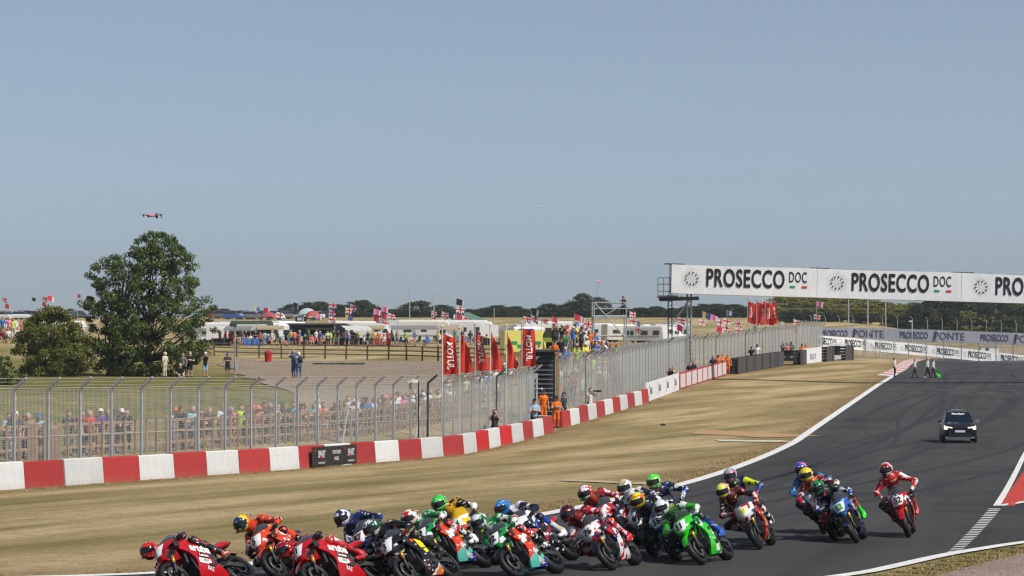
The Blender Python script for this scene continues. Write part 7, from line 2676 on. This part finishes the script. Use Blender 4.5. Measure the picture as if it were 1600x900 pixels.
tow = thing('scaffold_tower', 'open scaffold camera tower standing above the packed bank', 'tower', G(952, 236), R(6))
tz = P(952, 472, 236).z - G(952, 236).z
for sx in (-1.35, 1.35):
    for sy in (-.6, .6):
        MB().tube([(sx, sy, -.1), (sx, sy, tz)], .06, 6).build('upright', M_GALV, tow)
for z in (tz - .05, tz - .55, tz - 1.15, tz - 2.8, tz - 4.2):
    for sy in (-.6, .6):
        MB().tube([(-1.35, sy, z), (1.35, sy, z)], .05, 5).build('ledger', M_GALV, tow)
for (za, zb, sg) in ((tz - .1, tz - 3.0, 1), (tz - .1, tz - 1.6, -1), (tz - 3.0, tz - 5, 1)):
    MB().tube([(-1.3 * sg, -.64, za), (1.3 * sg, -.64, zb)], .045, 5).build('brace', M_GALV, tow)
MB().box((0, 0, tz - 1.25), (2.8, 1.3, .16)).build('deck', M_GALV, tow)
MB().box((0, 0, tz - 3.9), (2.6, 1.2, .07)).build('deck', M_GALV, tow)
for k in range(7):
    MB().tube([(.45, -.66, tz - 5.6 + k * .3), (.95, -.66, tz - 5.6 + k * .3)], .022, 5).build('rung', M_GALV, tow)
for x in (.45, .95):
    MB().tube([(x, -.66, tz - 6), (x, -.66, tz - 3.5)], .025, 5).build('ladder_rail', M_GALV, tow)
p = G(974, 236)
person(Vector((p.x, 236.0, p.z + tz - 1.2)), -1.4, 'black', 'black', 'camera operator in black on top of the scaffold tower', 'photo', 'dark grey', 'cap', hgt=1.05)


# poles and lamps
def pole(label, u, d, v_top, r0, mat, lamp=None, cat='pole'):
    g = G(u, d)
    h = P(u, v_top, d).z - g.z
    t = thing('lamp_post' if lamp else 'mast', label, cat, g)
    MB().tube([(0, 0, -.2), (0, 0, h)], [r0, r0 * .8], 7).build('pole', mat, t)
    if lamp == 'head':
        MB().loft([[(-.02, y, h + z) for y, z in ((-.08, -.05), (.08, -.05), (.07, .08), (-.07, .08))], [(-.25, y, h + z) for y, z in ((-.13, -.08), (.13, -.08), (.10, .10), (-.10, .10))], [(-.48, y, h + z) for y, z in ((-.07, -.06), (.07, -.06), (.05, .03), (-.05, .03))]]).build('lamp_head', pm('lamp_head_white', (.70, .70, .68), .5), t, False)
    elif lamp == 'box':
        MB().box((.12, -.02, h * .22), (.22, .2, .5)).build('junction_box', M_GALVL, t)
        MB().box((-.1, 0, h), (.45, .3, .22)).build('flood_light', M_GALVD, t)
    elif lamp == 'bar':
        MB().box((0, 0, h), (1.6, .2, .18)).build('lamp_bar', M_GALVL, t)
    return t


pole('grey lamp post with junction box standing on the bank', 367, 207, 508, .055, M_GALV, 'box', 'lamp post')
pole('thin black post with white lamp head behind the first barrier', 654, 127.5, 596, .035, M_BLACK, 'head', 'lamp post')
pole('very thin mast rising above the caravans, the one without a lamp bar', 640, 520, 447, .09, M_GALVL)
pole('tall mast with lamp bar rising above the caravans', 678, 500, 461, .10, M_GALVL, 'bar', 'lamp post')
pole('tall slim pole in front of the yellow green trees, nearest the banner end', 1326, 400, 468, .09, M_GALVL)
pole('tall slim pole in front of the yellow green trees, middle one', 1356, 402, 466, .10, M_GALVL)
pole('tall slim pole in front of the yellow green trees, furthest along the banner', 1384, 404, 470, .08, M_GALVL)
pole('short pole with lamp in front of the dark trees', 1425, 410, 502, .07, M_GALVL, 'head', 'lamp post')
pole('slim grey pole beside the cluster of red flags', 1208, 290, 466, .05, M_GALV)
pole('grey mast above the horizon trees in front of the hedge', 772, 520, 481, .09, M_GALV)
for k, (u, d) in enumerate(((1180, 288), (1222, 300))):
    g = G(u, d)
    t = MB().box((0, 0, 1.9), (.35, .3, 3.8)).box((0, 0, 3.85), (.42, .36, .1)).build('concrete_column', M_WWHT, None, False, g)
    tag(t, ('white concrete column in the fence below the red flag cluster', 'white concrete column in the fence above the black buggy')[k], 'column')

# bits and pieces
bn = thing('litter_bin', 'red litter bin at the edge of the gravel yard by the rail fence', 'bin', G(419, 250))
MB().lathe([(0, 0), (.27, 0), (.33, .78), (.0, .78)], 16, 'z').build('body', M_WRED2, bn)
MB().lathe([(.36, .78), (.36, .88), (.22, 1.02), (0, 1.05)], 16, 'z').build('lid', M_WRED, bn)
g = G(530, 246)
o = MB().grid(lambda s, t: (-2.2 + 4.4 * s, -1.0 + 2.0 * t, .12 + .05 * math.sin(s * 14) * math.cos(t * 6)), 20, 8).grid(lambda s, t: (-2.2 + 4.4 * s, -1.0, .02 + .1 * t), 10, 1).build('ground_sheet', pm('tarpaulin_green', (.035, .085, .055), .6), None, True, g)
tag(o, 'dark green tarpaulin lying on the grass before the rail fence', 'tarpaulin')
g = UV(1036, 665)
o = MB().sphere((0, 0, .05), (.16, .12, .08), 8, 6).build('clod', M_BLACK, None, True, g)
tag(o, 'small dark lump lying on the mown grass', 'clod')
g = G(44, 262)

# buggy by the tyre wall
bg_ = thing('utility_buggy', 'black utility buggy parked nose out in the tyre wall gap', 'buggy', G(1231, 286), R(-96))
M_BUG = pm('buggy_black', (.012, .012, .014), .4, .5)
MB().loft([[(x, y * wd, z0 + z) for y, z in ((-.72, 0), (.72, 0), (.74, h * .6), (.6, h), (-.6, h), (-.74, h * .6))] for x, wd, z0, h in ((-1.3, .95, .5, .5), (-.2, 1, .42, .55), (.7, 1, .42, .62), (1.25, .92, .45, .5))]).build('body', M_BUG, bg_)
MB().box((-.35, 0, 1.85), (1.3, 1.35, .09)).build('roof', pm('buggy_roof_grey', (.40, .41, .41), .5), bg_)
for x in (-.95, .35):
    for sy in (-1, 1):
        MB().tube([(x, sy * .62, .95), (x * .9, sy * .60, 1.85)], .03, 6).build('roll_bar', M_BUG, bg_)
MB().box((-.4, 0, 1.2), (.2, 1.1, .6)).build('seat', M_BLACK, bg_)
for x in (-.85, .85):
    for sy in (-1, 1):
        inst('wheel', WHEEL, M_BLACK, bg_, (x, sy * .66, .30), None, .9)
for sy in (-1, 1):
    MB().box((1.26, sy * .38, .82), (.04, .22, .08)).build('headlight', W_INK, bg_)
g = thing('dark_shelter', 'dark open shelter with white sill under the far white banner', 'shelter', G(1305, 309), 0)
MB().box((0, .5, 1.1), (1.1, .9, 1.0)).build('interior', M_BLACK, g)
MB().box((0, .0, .35), (1.2, .3, .45)).build('sill', M_WWHT, g)
MB().box((0, .2, 1.75), (1.5, 1.2, .16)).build('roof', M_VINYL, g)
g = thing('site_cabin', 'low white cabin on the tan ground behind the far white banner', 'cabin', G(1545, 420), 0)
MB().box((0, 0, .35), (2.6, 1.8, 1.0)).build('wall', M_VINYL, g)
MB().box((0, 0, .9), (2.8, 2.0, .10)).build('roof', M_TRIM, g)
MB().box((-.4, -.92, .5), (.5, .04, .3)).build('window', M_GLASSD, g)

# tan run-off bank at the end of the straight
me, _ = drape_mesh('far_run_off', lambda s, t: (30 + 110 * s + t * 6, 395 + 50 * t), 40, 14, .06)
structure('far_run_off', me, mat_gravel('gravel_tan', (.30, .20, .13), (.40, .28, .19), (.48, .36, .26), 2))

# ================================================================== black course car
cp = UV(1497, 691)
car = thing('course_car', 'black course car with lit headlights following the pack', 'car', (cp.x, cp.y, cp.z + .022), R(-96))
M_CAR = pm('car_paint_gloss_black', (.006, .007, .011), .30, .35, .15, 3, coat=.15)


def csec(x, pts):
    return [(x, y, z) for y, z in pts]


def body_sec(x, hw, zb, zs, zt, tuck=.08):
    return csec(x, [(-hw + tuck, zb), (hw - tuck, zb), (hw, zb + .18), (hw, zs), (hw - .07, zt), (hw * .5, zt + .02), (-hw * .5, zt + .02), (-hw + .07, zt), (-hw, zs), (-hw, zb + .18)])


MB().loft([body_sec(2.10, .62, .36, .62, .74), body_sec(2.02, .80, .26, .66, .86), body_sec(1.75, .88, .22, .72, .94), body_sec(1.0, .90, .22, .84, 1.02), body_sec(.2, .90, .24, .90, 1.03), body_sec(-1.0, .90, .24, .92, 1.04), body_sec(-1.9, .87, .28, .92, 1.04), body_sec(-2.12, .74, .40, .88, 1.0)]).build('body', M_CAR, car, False)


def cab_sec(x, hw, z0, z1, hw1):
    return csec(x, [(-hw, z0), (hw, z0), (hw1, z1 - .06), (hw1 - .08, z1), (-hw1 + .08, z1), (-hw1, z1 - .06)])


MB().loft([cab_sec(-.10, .80, 1.0, 1.56, .62), cab_sec(-1.0, .80, 1.0, 1.62, .63), cab_sec(-1.8, .78, 1.0, 1.54, .60), cab_sec(-2.08, .72, .98, 1.12, .58)]).build('cabin', M_CAR, car)
m = MB()
m.grid(lambda s, t: (.72 - .84 * t, (2 * s - 1) * (.76 - .15 * t), 1.02 + .52 * t + .03 * (1 - (2 * s - 1) ** 2)), 8, 5, flip=True)
for sy in (-1, 1):
    m.add([(.72, sy * .76, 1.02), (-.12, sy * .61, 1.54), (-.12, sy * .80, 1.0)], [(0, 1, 2)])
m.build('windscreen', pm('windscreen_blue_black', (.006, .012, .024), .12, .35, .1), car, True)
t = MB()
lettering(t, 'MotorSport', lambda x, y: (.72 - .84 * (.80 + y * 1.6) + .01, x, 1.02 + .52 * (.80 + y * 1.6) + .038), .17, .8, .004)
t.build('lettering', W_INK, car)
for sx in (1.30, -1.28):
    for sy in (-1, 1):
        wl = inst('wheel', WHEEL, M_BLACK, car, (sx, sy * .80, .33))
        MB().lathe([(.0, -.10), (.19, -.11), (.19, -.09)], 12, 'y', 0, (0, 0, 0)).build('rim', M_DISC, wl)
em = NB('headlamp_lit')
e = em.n('Emission')
e.inputs[0].default_value = (1.0, .93, .70, 1)
e.inputs[1].default_value = 1.6
em.l(e.outputs[0], em.out.inputs['Surface'])
for sy in (-1, 1):
    m = MB().loft([[(2.10, sy * .40, .68), (2.10, sy * .40, .80), (1.97, sy * .40, .84), (1.97, sy * .40, .68)], [(2.05, sy * .82, .69), (2.05, sy * .82, .86), (1.86, sy * .82, .90), (1.86, sy * .82, .69)]])
    m.build('headlight', em.m, car)
    mm = MB().loft([[(.60, sy * .86, 1.05 + z) for z in (0, .05)] + [(.52, sy * .86, 1.05 + z) for z in (.05, 0)], [(.62, sy * 1.05, 1.02 + z) for z in (0, .15)] + [(.50, sy * 1.05, 1.02 + z) for z in (.15, 0)]])
    mm.build('mirror', M_CAR if sy < 0 else pm('mirror_grey', (.30, .30, .32), .3, .5), car)
    MB().box((-1.0, sy * .56, 1.66), (1.5, .05, .04)).build('roof_rail', M_GALVD, car)
MB().box((2.06, 0, .62), (.06, .95, .14)).build('grille', M_BLACK, car)
MB().box((2.09, 0, .38), (.05, 1.2, .13)).build('lower_grille', M_BLACK, car)
MB().box((2.10, 0, .60), (.03, .52, .11)).build('registration_plate', PLW, car)
MB().add([(1.92, -.42, .885), (1.92, .42, .885), (1.2, .60, 1.025), (1.2, -.60, 1.025)], [(0, 1, 2, 3)]).build('bonnet_graphic', patch_mat('bonnet_graphic', [M_CAR and '#0c1020', '#8a90b0', '#c8ccd8'], 3.2, .3, .3, [.50, .58]), car)
MB().box((-.9, 0, 1.665), (.25, .6, .05)).build('roof_beacon', M_TRIM, car)
MB().box((2.04, 0, .27), (.10, 1.5, .06)).build('bumper_lip', M_GALV, car)

# ================================================================== in the air
dl = P(238, 337, 62)
dr = thing('drone', 'small red and black camera drone hovering above the tall tree', 'drone', dl, R(25))
dr.rotation_euler = (R(6), R(-6), R(25))
MB().loft([[(x, y * w_, z * h) for y, z in ((-1, 0), (-.6, -.8), (.6, -.8), (1, 0), (.6, .8), (-.6, .8))] for x, w_, h in ((-.10, .02, .012), (-.07, .045, .028), (.06, .045, .03), (.11, .025, .02))]).build('body', pm('drone_red', (.55, .06, .08), .4, .4), dr)
MB().sphere((.10, 0, -.035), .032, 10, 8).build('camera_gimbal', M_BLACK, dr, True)
for sx in (-1, 1):
    for sy in (-1, 1):
        ax_ = (sx * .15, sy * .16, .02)
        arm = MB().tube([(sx * .05, sy * .035, .0), ax_], .010, 6).build('arm', M_BLACK if sx > 0 else pm('drone_red', (.55, .06, .08)), dr)
        MB().tube([(ax_[0], ax_[1], -.02), (ax_[0], ax_[1], .03)], .016, 8).build('motor', M_BLACK, arm)
        MB().box((ax_[0], ax_[1], .034), (.20, .016, .003), rot=(0, 0, .7 * sx + sy)).build('propeller', M_BLACK, arm)
        if sx > 0:
            MB().tube([(ax_[0], ax_[1], -.01), (ax_[0] + .01, ax_[1], -.065)], .007, 5).build('landing_leg', M_BLACK, arm)
pl = thing('light_aircraft', 'tiny white light aircraft far off in the sky', 'aircraft', P(843, 323.5, 2400), R(-70))
MB().tube([(-3.2, 0, .1), (-1.5, 0, 0), (1.2, 0, 0), (2.3, 0, -.1), (2.7, 0, -.15)], [.12, .40, .62, .5, .12], 8).build('fuselage', M_VINYL, pl, True)
MB().loft([[(.2, -4.4, .62), (1.1, -4.4, .62), (1.0, -4.4, .72), (.2, -4.4, .68)], [(.0, 0, .55), (1.5, 0, .55), (1.3, 0, .75), (.0, 0, .65)], [(.2, 4.4, .62), (1.1, 4.4, .62), (1.0, 4.4, .72), (.2, 4.4, .68)]]).build('wing', M_VINYL, pl)
MB().box((-2.9, 0, .2), (.7, 2.6, .06)).build('tailplane', M_VINYL, pl)
MB().box((-3.0, 0, .7), (.7, .08, 1.1)).build('fin', M_TRIM, pl)
for sy in (-1, 1):
    MB().tube([(.7, sy * .3, -.4), (.7, sy * .9, -.95)], .08, 6).build('undercarriage', M_TRIM, pl)
kt = thing('kite', 'small pink kite above the horizon trees', 'kite', P(935, 441, 420))
MB().add([(-.35, 0, .25), (.35, 0, .25), (0, 0, -.45), (0, -.12, .15)], [(0, 3, 2), (3, 1, 2), (0, 1, 3)]).build('sail', FLM[6][1], kt)
MB().tube([(0, 0, .25), (0, 0, -.45)], .012, 4).build('spine', M_TRIM, kt)
MB().tube([(0, 0, -.1), (-.6, .5, -3.5), (-1.0, 1.0, -8)], .02, 4).build('line', M_TRIM, kt)

# ================================================================== summer haze over the airfield
hz = NB('summer_haze')
pv = hz.n('VolumePrincipled')
pv.inputs['Color'].default_value = (.86, .90, .95, 1)
pv.inputs['Density'].default_value = 0.00018
pv.inputs['Anisotropy'].default_value = 0.3
hz.l(pv.outputs[0], hz.out.inputs['Volume'])
ho = MB().box((0, 2010, 78), (3400, 4140, 164)).build('haze', hz.m)
ho['kind'] = 'stuff'
tag(ho, 'thin pale summer haze hanging over the whole circuit', 'haze')
